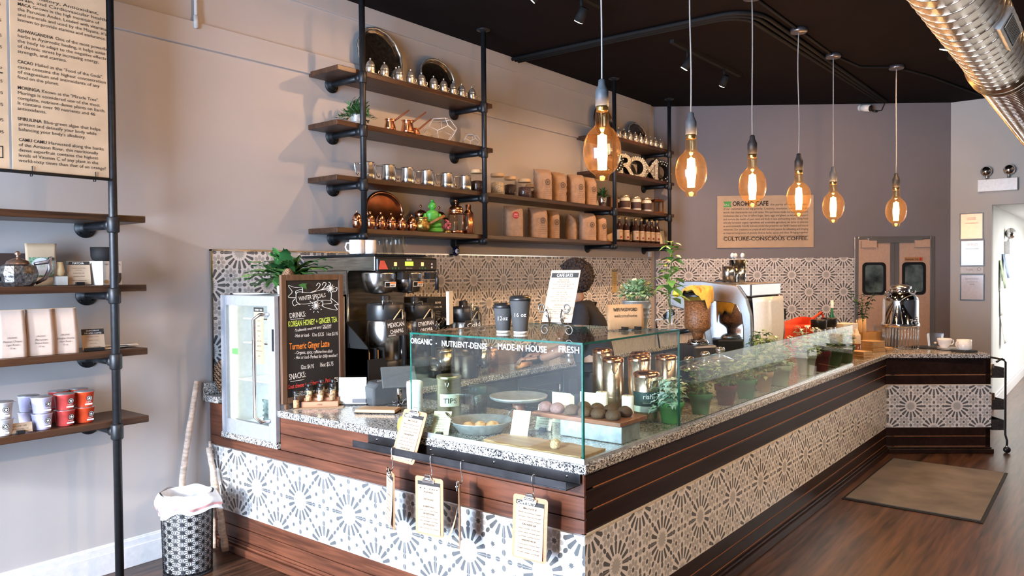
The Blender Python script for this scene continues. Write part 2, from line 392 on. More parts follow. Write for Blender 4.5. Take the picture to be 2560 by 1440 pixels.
m.box(0, .66, -.06, yFr-YR-.02, .841, -.014)
for a, b in ((.662, .748), (.752, .841)): m.box(0, a, -.014, yFr-YR, b, 0)
m.build('front_board', WALN, ct, bevel=.0025)
m = MB(CF_((XF, YW-.003, 0), fx, (-1, 0, 0))); m.box(0, .66, -.06, .15, .855, 0); m.build('front_board', WALN, ct, bevel=.0025)
boards(fx, LF, (.0, .075, .15, .228), fo, WALN, 'plinth_board')
m = MB(CF_(fo, fx, (-1, 0, 0))); m.box(0, 0, 0, LF+.03, .045, .028); m.box(0, .045, 0, LF+.012, .06, .012); m.build('base_moulding', WALN, ct, bevel=.006)
def tiles(o, xa, w, u0, name='tile_panel'):
    z0 = .228; p = uvpanel(name, V((o[0]-XF, o[1]-YR, z0)), xa, w, .374, u0, -.187, TILE, ct, thick=.05)
    return p
tiles(fo+V((-.004, 0, 0)), fx, LF+.0035, 4.211-(YW-.003))
m = MB(CF_(fo, fx, (-1, 0, 0))); m.box(0, .600, -.01, LF+.006, .607, .007); m.build('metal_trim', STEEL, ct)
# right face
LR = 7.30-XF
ro = V((XF, YR, 0)); rx = V((1, 0, 0))
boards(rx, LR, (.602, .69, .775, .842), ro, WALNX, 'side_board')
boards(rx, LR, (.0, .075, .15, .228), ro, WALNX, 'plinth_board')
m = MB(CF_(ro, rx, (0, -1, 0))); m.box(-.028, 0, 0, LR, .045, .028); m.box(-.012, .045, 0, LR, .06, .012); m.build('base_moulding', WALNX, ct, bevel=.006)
tiles(ro+V((0, -.004, 0)), rx, LR, XF-2.484+.2)
m = MB(CF_(ro, rx, (0, -1, 0))); m.box(-.006, .600, -.01, LR, .607, .007); m.build('metal_trim', CRTR, ct)
# end segment, turned towards the door
bo = V((7.30, 1.612, 0)); BL = .90
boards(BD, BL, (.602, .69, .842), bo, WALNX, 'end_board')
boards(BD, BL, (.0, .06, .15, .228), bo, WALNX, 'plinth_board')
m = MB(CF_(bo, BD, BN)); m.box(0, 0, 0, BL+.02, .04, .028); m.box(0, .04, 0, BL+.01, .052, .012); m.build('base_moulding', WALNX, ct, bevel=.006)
tiles(bo+BN*.004, BD, BL+.006, -.0+.01+.2-.02)
m = MB(CF_(bo, BD, BN)); m.box(0, .600, -.01, BL+.006, .607, .007); m.build('metal_trim', CRTR, ct)
m = MB(); e1 = bo+BD*BL; e2 = e1-BN*.42                 # end cheek
m.T = T3(-XF, -YR, 0) @ fr(e1, -BN, BD); m.box(.0, 0, -.04, .42, .842, 0); m.build('end_panel', WALNX, ct)
m = MB(); m.box(.72, 2.0-YR+.6, 0, .74, YW-YR-.003, .84); m.box(.72, .7, .0, 4.7, .72, .84); m.build('inner_panel', BLACKM, ct)
# granite
wt = thing('granite_worktop', 'speckled grey granite worktop running around the service counter', 'worktop', (XF, YR, ZG-.038))
ov = .02
ge = bo+BD*(BL+.0)+BN*ov; gf = V((8.12, 1.10, 0)); gn = V((7.76, .885, 0))
inner = V((8.02, 1.62, 0))
kn = V((7.30-.012, YR-ov, 0))
def rel(p): return (p[0]-XF, p[1]-YR)
poly = [(XF-ov, yFr), (XF-ov, YR-ov), (kn.x, kn.y), (gn.x, gn.y), (gf.x, gf.y), (inner.x, inner.y), (7.55, 2.33), (3.19, 2.33), (3.19, YW-.004), (2.96, YW-.004), (2.96, yFr)]
m = MB(); m.prism([rel(p) for p in poly], 0, .038); m.build('slab', GRAN, wt, bevel=.006, seg=3)
tag(MB(T3(XF-ov, 3.59, .664)).box(0, 0, 0, .53, .558, .036).build('granite_ledge', GRAN, None, bevel=.005), 'low granite ledge carrying the display fridge', 'worktop ledge')
m = MB(T3(XF-.05, 4.135, ZG-.015)); m.box(0, 0, 0, .55, .165, .038); m.box(0, .13, .038, .55, .165, .11)
tag(m.build('granite_upstand', GRAN, None, bevel=.005), 'short granite piece with upstand between fridge and left wall', 'worktop piece')
# back counter against the left wall
CABG = M('slate_blue_cabinet_paint', (.055, .07, .095), .45)
bc = thing('back_cabinet', 'slate blue panelled cabinets along the tiled wall behind the counter', 'cabinet', (3.2, YW-.02, 0))
m = MB(); m.box(0, -.80, .08, 4.7, 0, .86); m.box(0, -.74, 0, 4.7, -.02, .08); m.build('carcass', CABG, bc)
for i in range(8):
    x = .05+i*.58; m = MB(); m.box(x, -.822, .12, x+.54, -.80, .83); m.box(x+.07, -.828, .19, x+.47, -.822, .76)
    d = m.build('door', CABG, bc, bevel=.006)
    h = MB(); h.tube([(x+.49, -.822, .62), (x+.49, -.85, .62), (x+.49, -.85, .74), (x+.49, -.822, .74)], .005, 6); h.build('handle', STEEL, d)
bw = tag(MB(T3(3.2, YW-.02, .86)).box(-.005, -.855, 0, 4.72, 0, .04).build('back_worktop', GRAN, None, bevel=.005, seg=3), 'granite worktop along the tiled back wall behind the barista', 'worktop')
ZB = .90
# ================================================================= ceiling fittings and lamps
WARM = (1, .57, .29)
def track(x0, x1, y, heads, label):
    t = thing('track_light', label, 'track light', (x0, y, ZC-.03))
    MB().box(0, -.018, 0, x1-x0, .018, .03).build('rail', BLACKM, t)
    for hx, aim, en, sz in heads:
        m = MB(); q = V((hx-x0, 0, -.13)); d = (V(aim)-V((hx, y, ZC-.16))).normalized()
        m.tube([(hx-x0, 0, 0), (hx-x0, 0, -.07)], .012, 8); m.tube([q-d*.05+V((0, 0, .02)), q+d*.05+V((0, 0, .02))], [.03, .036], 14)
        h = m.build('spot_head', BLACKM, t)
        g = MB(); c = q+d*.0505+V((0, 0, .02)); g.tube([c, c+d*.003], .03, 14); g.build('lens', M('spot_lens_glow', (1, .85, .6), emit=25, ecol=(1, .8, .5)), h)
        lamp('spot_lamp', 'SPOT', V((x0, y, ZC-.03))+c+d*.012, en*.5, WARM if y > 0 else (1, .68, .43), aim=aim, spot_size=rad(sz), spot_blend=.7, shadow_soft_size=.025)
track(3.75, 4.75, 2.95, ((3.98, (3.5, 4.3, 2.1), 62, 95), (4.5, (4.8, 4.3, 1.5), 38, 100)), 'black ceiling track with two spots nearest the silver tray shelf')
track(5.85, 7.3, 2.94, ((6.14, (5.9, 4.3, 1.4), 76, 100), (6.92, (7.6, 4.2, 1.5), 130, 100)), 'black ceiling track with two spots above the coffee bag shelf')
track(.3, 2.9, 2.7, ((.7, (.7, 4.3, 2.2), 40, 100), (2.55, (2.75, 4.3, 2.4), 46, 100)), 'black ceiling track above the menu board, out of frame at the top')
track(1.4, 6.6, -1.4, ((1.7, (2.6, 1.6, .5), 215, 80), (3.2, (3.6, 1.6, .5), 280, 80), (4.8, (4.8, 1.6, .4), 280, 80), (6.3, (6.4, 1.6, .4), 280, 80)), 'added unseen ceiling track warming the side counter face')  # track added out of view to warm the side counter face
track(6.3, 7.5, 1.1, ((6.92, (7.2, 1.9, .9), 110, 110), (7.3, (9.2, 2.4, 1.8), 100, 100)), 'black ceiling track partly behind the big metal duct')
BULBP = [(0, 0), (.028, .001), (.033, .006), (.034, .024), (.040, .032), (.060, .046), (.078, .07), (.090, .105), (.0945, .14), (.0935, .17), (.088, .20), (.077, .228), (.060, .250), (.044, .264), (.036, .275), (.034, .29), (.034, .345)]
GLOW = M('filament_glow', (1, .80, .45), emit=26, ecol=(1, .66, .28))
SOCK = M('grey_lamp_socket', (.10, .11, .125), .5)
CORDM = M('grey_lamp_cord', (.42, .38, .35), .7)
def pendant(i, x, y, zb, label, sock):
    t = thing('pendant_lamp', label, 'pendant lamp', (x, y, zb), 0, 'oval amber bulb pendants over the counter')
    b = MB().lathe(BULBP, 32).build('bulb', AMBER, t)
    m = MB(); m.tube([(0, 0, .06), (0, 0, .235)], .006, 8)
    for k in range(8): a = 2*pi*k/8; m.tube([(.018*cos(a), .018*sin(a), .055), (.018*cos(a), .018*sin(a), .225)], .0052, 6)
    m.build('filament', GLOW, b)
    MB().lathe([(.010, .235), (.012, .29), (.018, .335)], 12).build('glass_stem', GLASSJ, b)
    MB().lathe([(.0, .344), (.029, .344), (.031, .35), (.029, .357), (.031, .363), (.028, .37), (0, .372)], 20).build('bulb_cap', M('brass_cap', (.72, .46, .16), .25, 1), t)
    MB().lathe([(0, .37), (.033, .37), (.033, .445), (.030, .452), (.019, .475), (.017, .50), (.008, .505), (0, .505)], 20).build('socket', sock, t)
    w = random.uniform(-.006, .006)
    MB().tube([(w*sin(pi*k/8)*1.5, w*sin(pi*k/4), .50+(ZC-.03-zb-.5)*k/8) for k in range(9)], .0045, 6).build('cord', CORDM, t)
    MB().lathe([(0, ZC-zb-.035), (.062, ZC-zb-.033), (.066, ZC-zb-.025), (.066, ZC-zb-.002), (0, ZC-zb)], 24).build('canopy', M('grey_canopy', (.2, .19, .2), .35, .8), t)
    lamp('bulb_lamp', 'POINT', (x, y, zb+.15), 42, (1, .56, .26), shadow_soft_size=.03)
_pb = ((1506, 452), (1728, 491), (1881, 518), (1997, 541), (2083, 557), (2240, 566))
_wh = ('nearest and largest', 'second from the window', 'third from the window', 'fourth, overlapping the right edge of the kraft wall sign', 'fifth, just right of the kraft wall sign', 'hanging alone in front of the kitchen doors')
for i, (x, y) in enumerate(_pb):
    p = aY(x, y, 2.03) if i < 5 else aX(x, y, 7.98)
    pendant(i, p.x, p.y, p.z, 'amber oval filament bulb pendant, '+_wh[i], SOCK if i in (0, 1, 4) else M('dark_lamp_socket', (.035, .034, .036), .5))
lamp('corridor_lamp', 'AREA', (12.2, -.2, 2.32), 95, (1, .97, .92), aim=(12.2, -.2, 0), shape='RECTANGLE', size=2.4, size_y=.6)
# conduits
t = thing('ceiling_conduit', 'three parallel black conduit pipes bending across the black ceiling', 'conduit', (5.4, YW, ZC-.02))
for k in range(3):
    o = .045*k; P = [(0+o, -.02, 0), (.03+o, -1.0, 0), (.08+o, -1.95+o, 0)]
    P += [(.08+o+(.32-o)*(1-cos(a)), -1.95+o-(.25-o*.3)*sin(a), 0) for a in [pi/2*q/6 for q in range(1, 7)]]
    P += [(4.1-o*.6, -2.2+o*.7+.0, 0)]
    MB().tube(P, .016, 8).build('pipe', BLACKM, t)
m = MB(); m.tube([(4.2, 2.03, ZC-.012), (6.18, 2.03, ZC-.012), (7.13, 2.03, ZC-.012), (7.75, 1.95, ZC-.012), (7.98, 1.70, ZC-.012), (8.6, 1.5, ZC-.012), (10.0, 1.2, ZC-.012)], .011, 8)
tag(m.build('lamp_feed_conduit', BLACKM), 'thin black conduit on the ceiling joining the pendant canopies', 'conduit')
m = MB(); p = aY(490, 0, YW-.03); m.tube([(p.x, YW-.028, 3.6), (p.x, YW-.028, aY(497, 72, YW-.03).z), ], .011, 8); m.tube([(p.x, YW-.028, 3.15), (p.x, YW-.028, 3.08)], .015, 8)
tag(m.build('wall_conduit', PAINT), 'thin pale conduit pipe running up the wall above the trim', 'conduit')
# duct
DY, DZ, DR = .588, 2.868, .167
DUCTM = M('spiral_duct_metal', (.68, .56, .44), .27, 1, na=.12, ns=3, stretch=(1, 6, 6))  # warm tint in the metal stands in for reflected lamp light
t = thing('air_duct', 'large round spiral metal air duct hung under the ceiling', 'air duct', (-1.5, DY, DZ))
def ductseg(x0, x1, pitch):
    n = 40; m = MB(); k = int((x1-x0)/pitch)
    m.tube([(x0, 0, 0), (x1, 0, 0)], DR, 48)
    P = [(x0+(x1-x0)*q/(k*20), (DR+.001)*cos(2*pi*q/20), (DR+.001)*sin(2*pi*q/20)) for q in range(k*20+1)]
    m.tube(P, .0035, 4); return m.build('spiral_pipe', DUCTM, t)
ductseg(0, 7.0, .115); ductseg(7.09, 11.6, .055)
m = MB(); m.tube([(6.98, 0, 0), (7.11, 0, 0)], DR+.012, 48); m.tube([(6.985, 0, 0), (7.0, 0, 0)], DR+.02, 48); m.tube([(7.09, 0, 0), (7.105, 0, 0)], DR+.02, 48); m.build('collar', DUCTM, t)
for x, a in ((5.3, 2.35), (5.95, -2.3+2*pi-.35), (8.1, 2.75)):           # side registers
    m = MB(T3(x, 0, 0) @ RX(a-pi/2)); m.box(-.22, -.055, DR-.012, .22, .055, DR+.02, 0); m.box(-.19, -.035, DR+.02, .19, .035, DR+.022, 1)
    for k in range(12): m.box(-.18+.03*k, -.034, DR+.021, -.175+.03*k, .034, DR+.026, 0)
    m.build('register', [GALV, BLACKM], t)
m = MB()
for x in (2.2, 5.0, 7.6, 10.2): m.tube([(x, 0, DR), (x, 0, ZC-DZ)], .004, 6)
m.build('hanger_rod', BLACKM, t)
# ================================================================= pipe shelving
def bracket(parent, x, z, y=YS, end=False, base=(0, 0, 0), r=.0205, wall=YW):
    m = MB(T3(-base[0], -base[1], -base[2])); zb = z-.02-r*.9
    if not end: m.tube([(x, y, zb+.04), (x, y, zb+.034), (x, y, zb-.034), (x, y, zb-.04)], [r*1.2, r*1.45, r*1.45, r*1.2], 14)
    else: m.ball((x, y, zb), r*1.45, 12, 8)
    m.tube([(x, y+r*.5, zb), (x, y+.05, zb)], r*1.4, 14); m.tube([(x, y, zb), (x, wall, zb)], r, 14)
    f = MB(T3(-base[0], -base[1], -base[2])); f.tube([(x, wall-.028, zb), (x, wall-.009, zb), (x, wall-.0085, zb), (x, wall, zb)], [.03, .034, .055, .055], 22)
    for k in range(4): a = pi/4+pi/2*k; f.ball((x+.043*cos(a), wall-.009, zb+.043*sin(a)), (.006, .004, .006), 8, 5)
    b = m.build('bracket', PIPE, parent); f.build('flange', PIPE, b); return b
def pole(parent, x, z0, z1, base, y=YS, r=.0205, foot=False):
    m = MB(T3(-base[0], -base[1], -base[2])); m.tube([(x, y, z0), (x, y, z1)], r, 16)
    m.tube([(x, y, z1-.02), (x, y, z1-.008), (x, y, z1-.007), (x, y, z1)], [.028, .03, .055, .055], 20)
    if foot: m.tube([(x, y, 0), (x, y, .007), (x, y, .008), (x, y, .03)], [.055, .055, .03, .028], 20)
    return m.build('pole', PIPE, parent)
bs = (3.2, YW, 1.92)
ws = thing('pipe_shelf', 'long black pipe and walnut wall shelving above the tiled splashback', 'shelving', bs)
def shelf(parent, x0, x1, ztop, base, y0=YS+.022, y1=YW-.002, th=.035, name='shelf'):
    return MB(T3(-base[0], -base[1], -base[2])).box(x0, y0, ztop-th, x1, y1, ztop).build(name, SHELFW, parent, bevel=.004)
Z1, Z2, Z3, Z4 = 2.985, 2.628, 2.268, 1.925
for x0, x1, z in ((3.21, 4.775, Z1), (3.20, 4.78, Z2), (6.46, 8.0, Z1), (6.46, 8.0, Z2), (3.19, 7.995, Z3), (3.19, 7.995, Z4)): shelf(ws, x0, x1, z, bs)
for x, zs in ((3.40, (Z1, Z2, Z3, Z4)), (4.645, (Z1, Z2, Z3, Z4)), (6.646, (Z3, Z4)), (7.835, (Z1, Z2, Z3, Z4))):
    for z in zs: bracket(ws, x, z-.016, end=(z == Z4), base=bs)
    pole(ws, x, Z4-.055, ZC, bs)
ls = (.6, YW, 0)
lw = thing('pipe_shelf', 'black pipe floor to ceiling shelf unit under the menu board', 'shelving', ls)
Y1, Y2, Y3, Y4 = 1.93, 1.572, 1.24, .884
for z in (Y1, Y2, Y3, Y4):
    shelf(lw, .55, 1.94, z, ls); bracket(lw, 1.765, z-.016, base=ls); bracket(lw, .72, z-.016, base=ls)
for x in (1.765, .72): pole(lw, x, .0, ZC, ls, foot=True)
# ================================================================= menu board
mb_ = V((.9, YS-.0, 2.10))
t = thing('menu_board', 'kraft brown menu board of superfood descriptions hung on the pipe unit', 'menu board', mb_)
yb = YS-.01
for nm, x0, x1 in (('panel', .87, 1.305), ('panel', 1.318, 1.742)):
    MB(T3(-mb_.x, -mb_.y, -mb_.z)).box(x0, yb-.006, 2.108, x1, yb, 3.5).build(nm, KRAFT, t)
m = MB(T3(-mb_.x, -mb_.y, -mb_.z)); m.tube([(.745, yb-.012, 2.10), (1.742, yb-.012, 2.10)], .008, 8)
for x in (1.395, 1.675): m.tube([(x, yb-.012, 2.085), (x, yb-.014, 2.13), (x, yb+.01, 2.13), (x, yb+.01, 2.085), (x, yb-.012, 2.085)], .0025, 5)
m.build('bottom_rod', PIPE, t)
Yt = yb-.0066
TL = [(None, 'Inflammatory, Antioxidant,', -38, 0, 732), (None, 'Brain, and Cardiovascular health.', 0, 0, 803)]
def blk(head, he, y0, lines):
    for i, (s, e) in enumerate(lines): TL.append((head if i == 0 else None, s, y0+39.2*i, he, e))
blk('MACA', 228, 38, (('Grown in the high mountains of', 740), ('the Peruvian Andes. Loaded with vitamins', 795), ('and minerals and used by the Mayans, it\'s', 795), ('known to provide stamina and endurance.', 790)))
blk('ASHWAGANDHA', 400, 237, (('One of the most powerful', 805), ('herbs in Ayurvedic healing, it helps assist', 788), ('the body to adapt to the negative effects', 795), ('of chronic stress by increasing energy,', 738), ('strength, and stamina.', 498)))
blk('CACAO', 247, 470, (('Hailed as the "Food of the Gods",', 770), ('cacao contains the highest concentration', 790), ('of magnesium and antioxidants of any', 745), ('food on the planet.', 440)))
blk('MORINGA', 297, 665, (('Known as the "Miracle Tree".', 738), ('Moringa is considered one of the most', 745), ('complete, nutrient-dense plants on Earth.', 788), ('It contains over 90 nutrients and 46', 710), ('antioxidants.', 345)))
blk('SPIRULINA', 312, 899, (('Blue-green algae that helps', 750), ('protect and detoxify your body while', 722), ('balancing your body\'s alkalinity.', 640)))
blk('CAMU CAMU', 348, 1055, (('Harvested along the banks', 775), ('of the Amazon River, this nutritionally', 735), ('dense superfruit contains the highest', 735), ('levels of Vitamin C of any plant in the', 735), ('world-sixty times than that of an orange!', 792)))
m = MB(fr((0, Yt, 0), (1, 0, 0), (0, -1, 0))); m.T = T3(-mb_.x, -mb_.y, -mb_.z) @ m.T
for hd, s, y, he, e in TL:
    z = aY(43, y/3, Yt).z; x0 = aY((138 if y > 900 else 130)/3, y/3, Yt).x; x1 = aY(e/3, y/3+.2*(e/3-43), Yt).x
    if hd:
        xh = aY(he/3, y/3+.2*(he/3-43), Yt).x; m.text(hd, .0205, x0, z, 0, bold=.014, width=xh-x0); x0 = xh+.008
    m.text(s, .0215, x0, z, 0, width=x1-x0)
for y in (45, 163, 278, 365, 620, 707, 795, 910, 1000): m.text('4.95', .02, 1.283, aY(5, y/3, Yt).z, 0, 'r')
m.text('12 oz', .02, 1.283, aY(5, 518/3, Yt).z, 0, 'r')
z = aY(5, 552/3, Yt).z; m.quad((1.2, z, .001), (1.284, z, .001), (1.284, z+.006, .001), (1.2, z+.006, .001))
za, zb_ = aY(4, 1185/3, Yt).z, aY(4, 1095/3, Yt).z
for a, b, c, d in ((1.15, za, 1.28, za+.004), (1.15, zb_-.004, 1.28, zb_), (1.276, za, 1.28, zb_)): m.quad((a, b, .001), (c, b, .001), (c, d, .001), (a, d, .001))
m.build('lettering', INK, t)
# ================================================================= goods on the pipe shelves
YC = 4.13                                          # middle of a shelf board
def xat(px, y, Y=YC): return aY(px, y, Y).x
for _q in ("Z1","Z2","Z3","Z4","Y1","Y2","Y3","Y4"): globals()[_q] += .0012
# --- silver lidded cups
CUPP = [(0, .0), (.02, .0), (.024, .004), (.03, .02), (.032, .045), (.030, .055)]
LIDP = [(.031, .055), (.031, .06), (.028, .07), (.022, .085), (.013, .094), (.005, .098), (.004, .104), (.007, .108), (.005, .113), (0, .114)]
def lid_cup(name, label, loc, mat, group, rz=0, plate=True):
    t = thing(name, label, 'cup', loc, rz, group); z = .006 if plate else 0
    m = MB(T3(0, 0, z)).lathe(CUPP+[(0, .055)], 18).build('body', mat, t)
    MB(T3(0, 0, z)).lathe(LIDP, 18).build('lid', mat, t)
    m = MB(T3(0, 0, z)); m.tube([(.028, 0, .045), (.042, 0, .045), (.046, 0, .034), (.042, 0, .022), (.027, 0, .018)], .0035, 6); m.build('handle', mat, t)
    if plate: MB().lathe([(0, 0), (.03, 0), (.048, .006), (.05, .009), (.03, .005), (0, .004)], 20, rf=lambda a: 1+.04*cos(8*a)).build('saucer', mat, t)
    return t
G = 'lidded silver coffee cups on the top shelf'
xs = [745, 885, 1030, 1145, 1255, 1375, 1475, 1570, 1655, 1758]
c0 = None
for i, v in enumerate(xs):
    p = (xat(740+v/4, 60+500/4, 4.06), 4.06, Z1); lab = 'lidded silver coffee cup on the upper left shelf, %s from its left end' % ORD[i]
    c0 = lid_cup('lidded_cup', lab, p, SILV, G, .3) if i == 0 else c0
    if i: dup(c0, lab, p, (.3, 2.8)[i % 3 == 1] if i < 3 else -.4, G)
G2 = 'small silver cups on the far top shelf'
for i, px in enumerate((1547, 1560, 1574, 1588, 1601, 1614, 1626, 1638, 1651)):
    dup(c0, 'small silver cup on the far top shelf, %s from the glowing bulb side' % ORD[i], (xat(px, 350, 4.06), 4.06, Z1), -.4, G2, 1.0)
lab = 'taller lidded silver cup behind the row, before the scalloped tray'
dup(c0, lab, (xat(990, 175, 4.16), 4.16, Z1), .2, None, 1.2)
# copper cups
G3 = 'copper lidded cups on the lower shelf'
c1 = None
for i, v in enumerate((725, 880, 1005, 1128, 1247, 1373)):
    p = (xat(740+v/4.74, 560, 4.09), 4.09, Z4); lab = 'hammered copper lidded cup on the lowest long shelf, %s from the left' % ORD[i]
    if i == 0: c1 = lid_cup('copper_cup', lab, p, COPPER, G3, -.5, False); c1.scale = (1.12,)*3
    else: dup(c1, lab, p, -.5, G3)
# --- trays leaning on the wall
def tray(name, label, px0, px1, zsh, hgt, mat, wav=0, y=4.25):
    x0, x1 = aY(px0, 150, y).x, aY(px1, 200, y).x; r = (x1-x0)/2; ry = hgt/2
    t = thing(name, label, 'tray', ((x0+x1)/2, YW-.072, zsh+.010))
    m = MB(T3(0, 0, 0) @ RX(rad(90-9)) @ T3(0, ry, 0))
    wv = (lambda a: 1+.035*abs(sin(wav*a/2))) if wav else None
    m.lathe([(0, .004), (r*.8, .004), (r*.84, .008), (r*.9, .02), (r, .026), (r*.995, .022), (r*.86, .0), (0, 0)], 64, 0, sy=ry/r, rf=wv)
    m.build('tray_disc', mat, t); return t
BLT = M('dark_engraved_silver', (.10, .085, .07), .25, .9, na=.5, ns=40)
def rimmed(t, px0, px1, hgt, mat, wav, y=4.25):
    x0, x1 = aY(px0, 150, y).x, aY(px1, 200, y).x; r = (x1-x0)/2; ry = hgt/2
    m = MB(RX(rad(81)) @ T3(0, ry, 0)); P = []
    for k in range(64):
        a = 2*pi*k/64; q = 1+(.035*abs(sin(wav*a/2)) if wav else 0); P.append((r*.95*q*cos(a), ry*.95*q*sin(a), .026))
    m.tube(P, .009, 6, closed=True); m.build('rim', mat, t)
t = tray('serving_tray', 'large scalloped silver tray leaning on the wall at the left of the top shelf', 893, 1003, Z1, .42, BLT, 14); rimmed(t, 893, 1003, .42, SILV, 14)
t = tray('serving_tray', 'smooth oval silver tray leaning on the wall at the middle of the top shelf', 1046, 1134, Z1, .32, BLT); rimmed(t, 1046, 1134, .32, SILV, 0)
t = tray('serving_tray', 'small scalloped dark tray leaning on the wall above the far letters', 1566, 1612, Z1, .28, BLT, 12); rimmed(t, 1566, 1612, .28, SILV, 12)
t = tray('serving_tray', 'round dark tray mostly hidden behind the nearest bulb on the far top shelf', 1482, 1530, Z1, .36, BLT); rimmed(t, 1482, 1530, .36, DKCOP, 0)
t = tray('serving_tray', 'big round dark copper tray leaning behind the copper cups', 905, 1000, Z4, .29, DKCOP); rimmed(t, 905, 1000, .286, COPPER, 0)
# --- foliage helpers
def leaf(m, p, d, L, w, mi=0, curl=.25, up=V((0, 0, 1))):
    d = V(d).normalized(); s = d.cross(up); s = s.normalized() if s.length > 1e-3 else V((1, 0, 0)); n = s.cross(d)
    pts = []
    for t, q in ((0, .08), (.3, .9), (.62, 1), (1, .04)):
        c = V(p)+d*(L*t)-n*(L*curl*t*t); pts.append((c-s*(w*q/2)+n*(w*.12*q), c, c+s*(w*q/2)+n*(w*.12*q)))
    vs = [v for r in pts for v in r]
    m.add(vs, [(i*3+j, i*3+j+1, i*3+j+4, i*3+j+3) for i in range(3) for j in range(2)], mi, True)
def bush(m, c, r, h, n, L, w, mi=(0,), down=.2, stem=None):
    for _ in range(n):
        a = random.uniform(0, 2*pi); e = random.uniform(-down, 1.35); q = random.uniform(.35, 1)
        d = V((cos(a)*cos(e), sin(a)*cos(e), sin(e)))
        p = V(c)+V((d.x*r*q, d.y*r*q, max(-.1*h, d.z*h*q)))
        leaf(m, p-d*L*.5, d+V((random.uniform(-.5, .5), random.uniform(-.5, .5), random.uniform(-.2, .5))), L*random.uniform(.7, 1.2), w*random.uniform(.7, 1.2), random.choice(mi), random.uniform(0, .5))
def spiky(m, c, n, L, w, mi=(0,)):
    for _ in range(n):
        a = random.uniform(0, 2*pi); e = random.uniform(.05, 1.4); d = V((cos(a)*cos(e), sin(a)*cos(e), sin(e))); l = L*random.uniform(.6, 1.1)
        P = [V(c)+d*(l*t)+V((0, 0, -.35*l*t*t*cos(e))) for t in (0, .3, .6, .9)]
        m.tube(P, .0015, 4, mi[0])
        for t in range(9):
            q = .25+.085*t; p = V(c)+d*(l*q)+V((0, 0, -.35*l*q*q*cos(e)))
            leaf(m, p, d+V((random.uniform(-.8, .8), random.uniform(-.8, .8), random.uniform(-.3, .7))), L*.28, w, random.choice(mi), .2)
def pot(r0, r1, h, ribs=0, rim=.0):
    P = [(0, 0), (r0, 0), (r0+.003, .004)]
    if ribs:
        for k in range(ribs): z = h*(.5+.1*k); rr = r0+(r1-r0)*z/h; P += [(rr, z-.004*h/.1), (rr+.003, z), (rr, z+.004*h/.1)]
    if rim: P += [(r1-.004, h*.72), (r1+rim, h*.73), (r1+rim+.003, h-.003), (r1+rim, h)]
    else: P += [(r1-.002, h-.008), (r1+.003, h-.004), (r1+.002, h)]
    return P+[(r1-.004, h), (r1-.008, h*.8), (0, h*.8)]
x = xat(893, 300, 4.135)
t = thing('potted_plant', 'feathery green plant in a small ribbed white pot on the second shelf', 'potted plant', (x, 4.135, Z2))
MB().lathe(pot(.034, .048, .085, 4), 24).build('pot', M('pale_tin_pot', (.70, .70, .70), .35, .4), t)
m = MB(); spiky(m, (0, 0, .075), 50, .135, .012, (0, 1)); m.build('foliage', [LEAF, LEAFD], t)
x = xat(1506, 500, 4.05)
t = thing('potted_plant', 'dark leafy plant in a small steel pot beside the upper coffee bags', 'potted plant', (x, 4.05, Z3))
MB().lathe(pot(.034, .048, .085, 4), 24).build('pot', STEEL, t)
m = MB(); bush(m, (0, 0, .105), .07, .075, 130, .05, .016, (0, 1)); m.build('foliage', [LEAFD, LEAF], t)
# --- cezves
def cezve(label, px, s, ang):
    x = xat(px, 320, 4.05); t = thing('copper_coffee_pot', label, 'coffee pot', (x, 4.05, Z2))
    MB().lathe([(0, 0), (.038*s, 0), (.042*s, .006*s), (.041*s, .02*s), (.031*s, .062*s), (.034*s, .075*s), (.038*s, .08*s), (.036*s, .08*s), (.029*s, .062*s), (.036*s, .02*s), (0, .01)], 24).build('body', COPPER, t)
    m = MB(); d = V((cos(ang)*.85, sin(ang)*.85-.0, .62)).normalized(); p = V((.032*s*cos(ang), .032*s*sin(ang), .07*s)); m.tube([p, p+d*.06, p+d*.165], [.006, .0075, .0055], 8); m.build('handle', M('dark_wood_handle', (.18, .07, .04), .4), t)
cezve('small copper long handled coffee pot, first of the three on the second shelf', 975, 1.0, -.15)
cezve('largest copper long handled coffee pot, middle of the three on the second shelf', 1019, 1.2, -.1)
cezve('smallest copper long handled coffee pot nearest the wire terrarium', 1041, .66, .0)
# --- wire geometric terrariums
WIRE = M('white_wire', (.78, .76, .74), .4)
def terrarium(label, px, r, sq):
    x = xat(px, 340, 4.13); bm = bmesh.new(); bmesh.ops.create_icosphere(bm, subdivisions=1, radius=r)
    random.seed(int(px))
    for v in bm.verts: v.co.z *= sq; v.co *= random.uniform(.88, 1.1)
    bm.faces.ensure_lookup_table()
    m = MB(); cen = {f.index: f.calc_center_median()*1.05 for f in bm.faces}
    lo = min(c.z for c in cen.values())
    for e in bm.edges:
        a, b = [cen[f.index] for f in e.link_faces]; m.tube([a-V((0, 0, lo-.004)), b-V((0, 0, lo-.004))], .0026, 5)
    bm.free(); o = m.build('wire_terrarium', WIRE); o.location = (x, 4.13, Z2); tag(o, label, 'terrarium', 'white wire terrariums')
terrarium('larger white wire geometric terrarium on the second shelf', 1100, .155, .80)
terrarium('smaller white wire geometric terrarium beside the shelf pole', 1178, .092, .85)
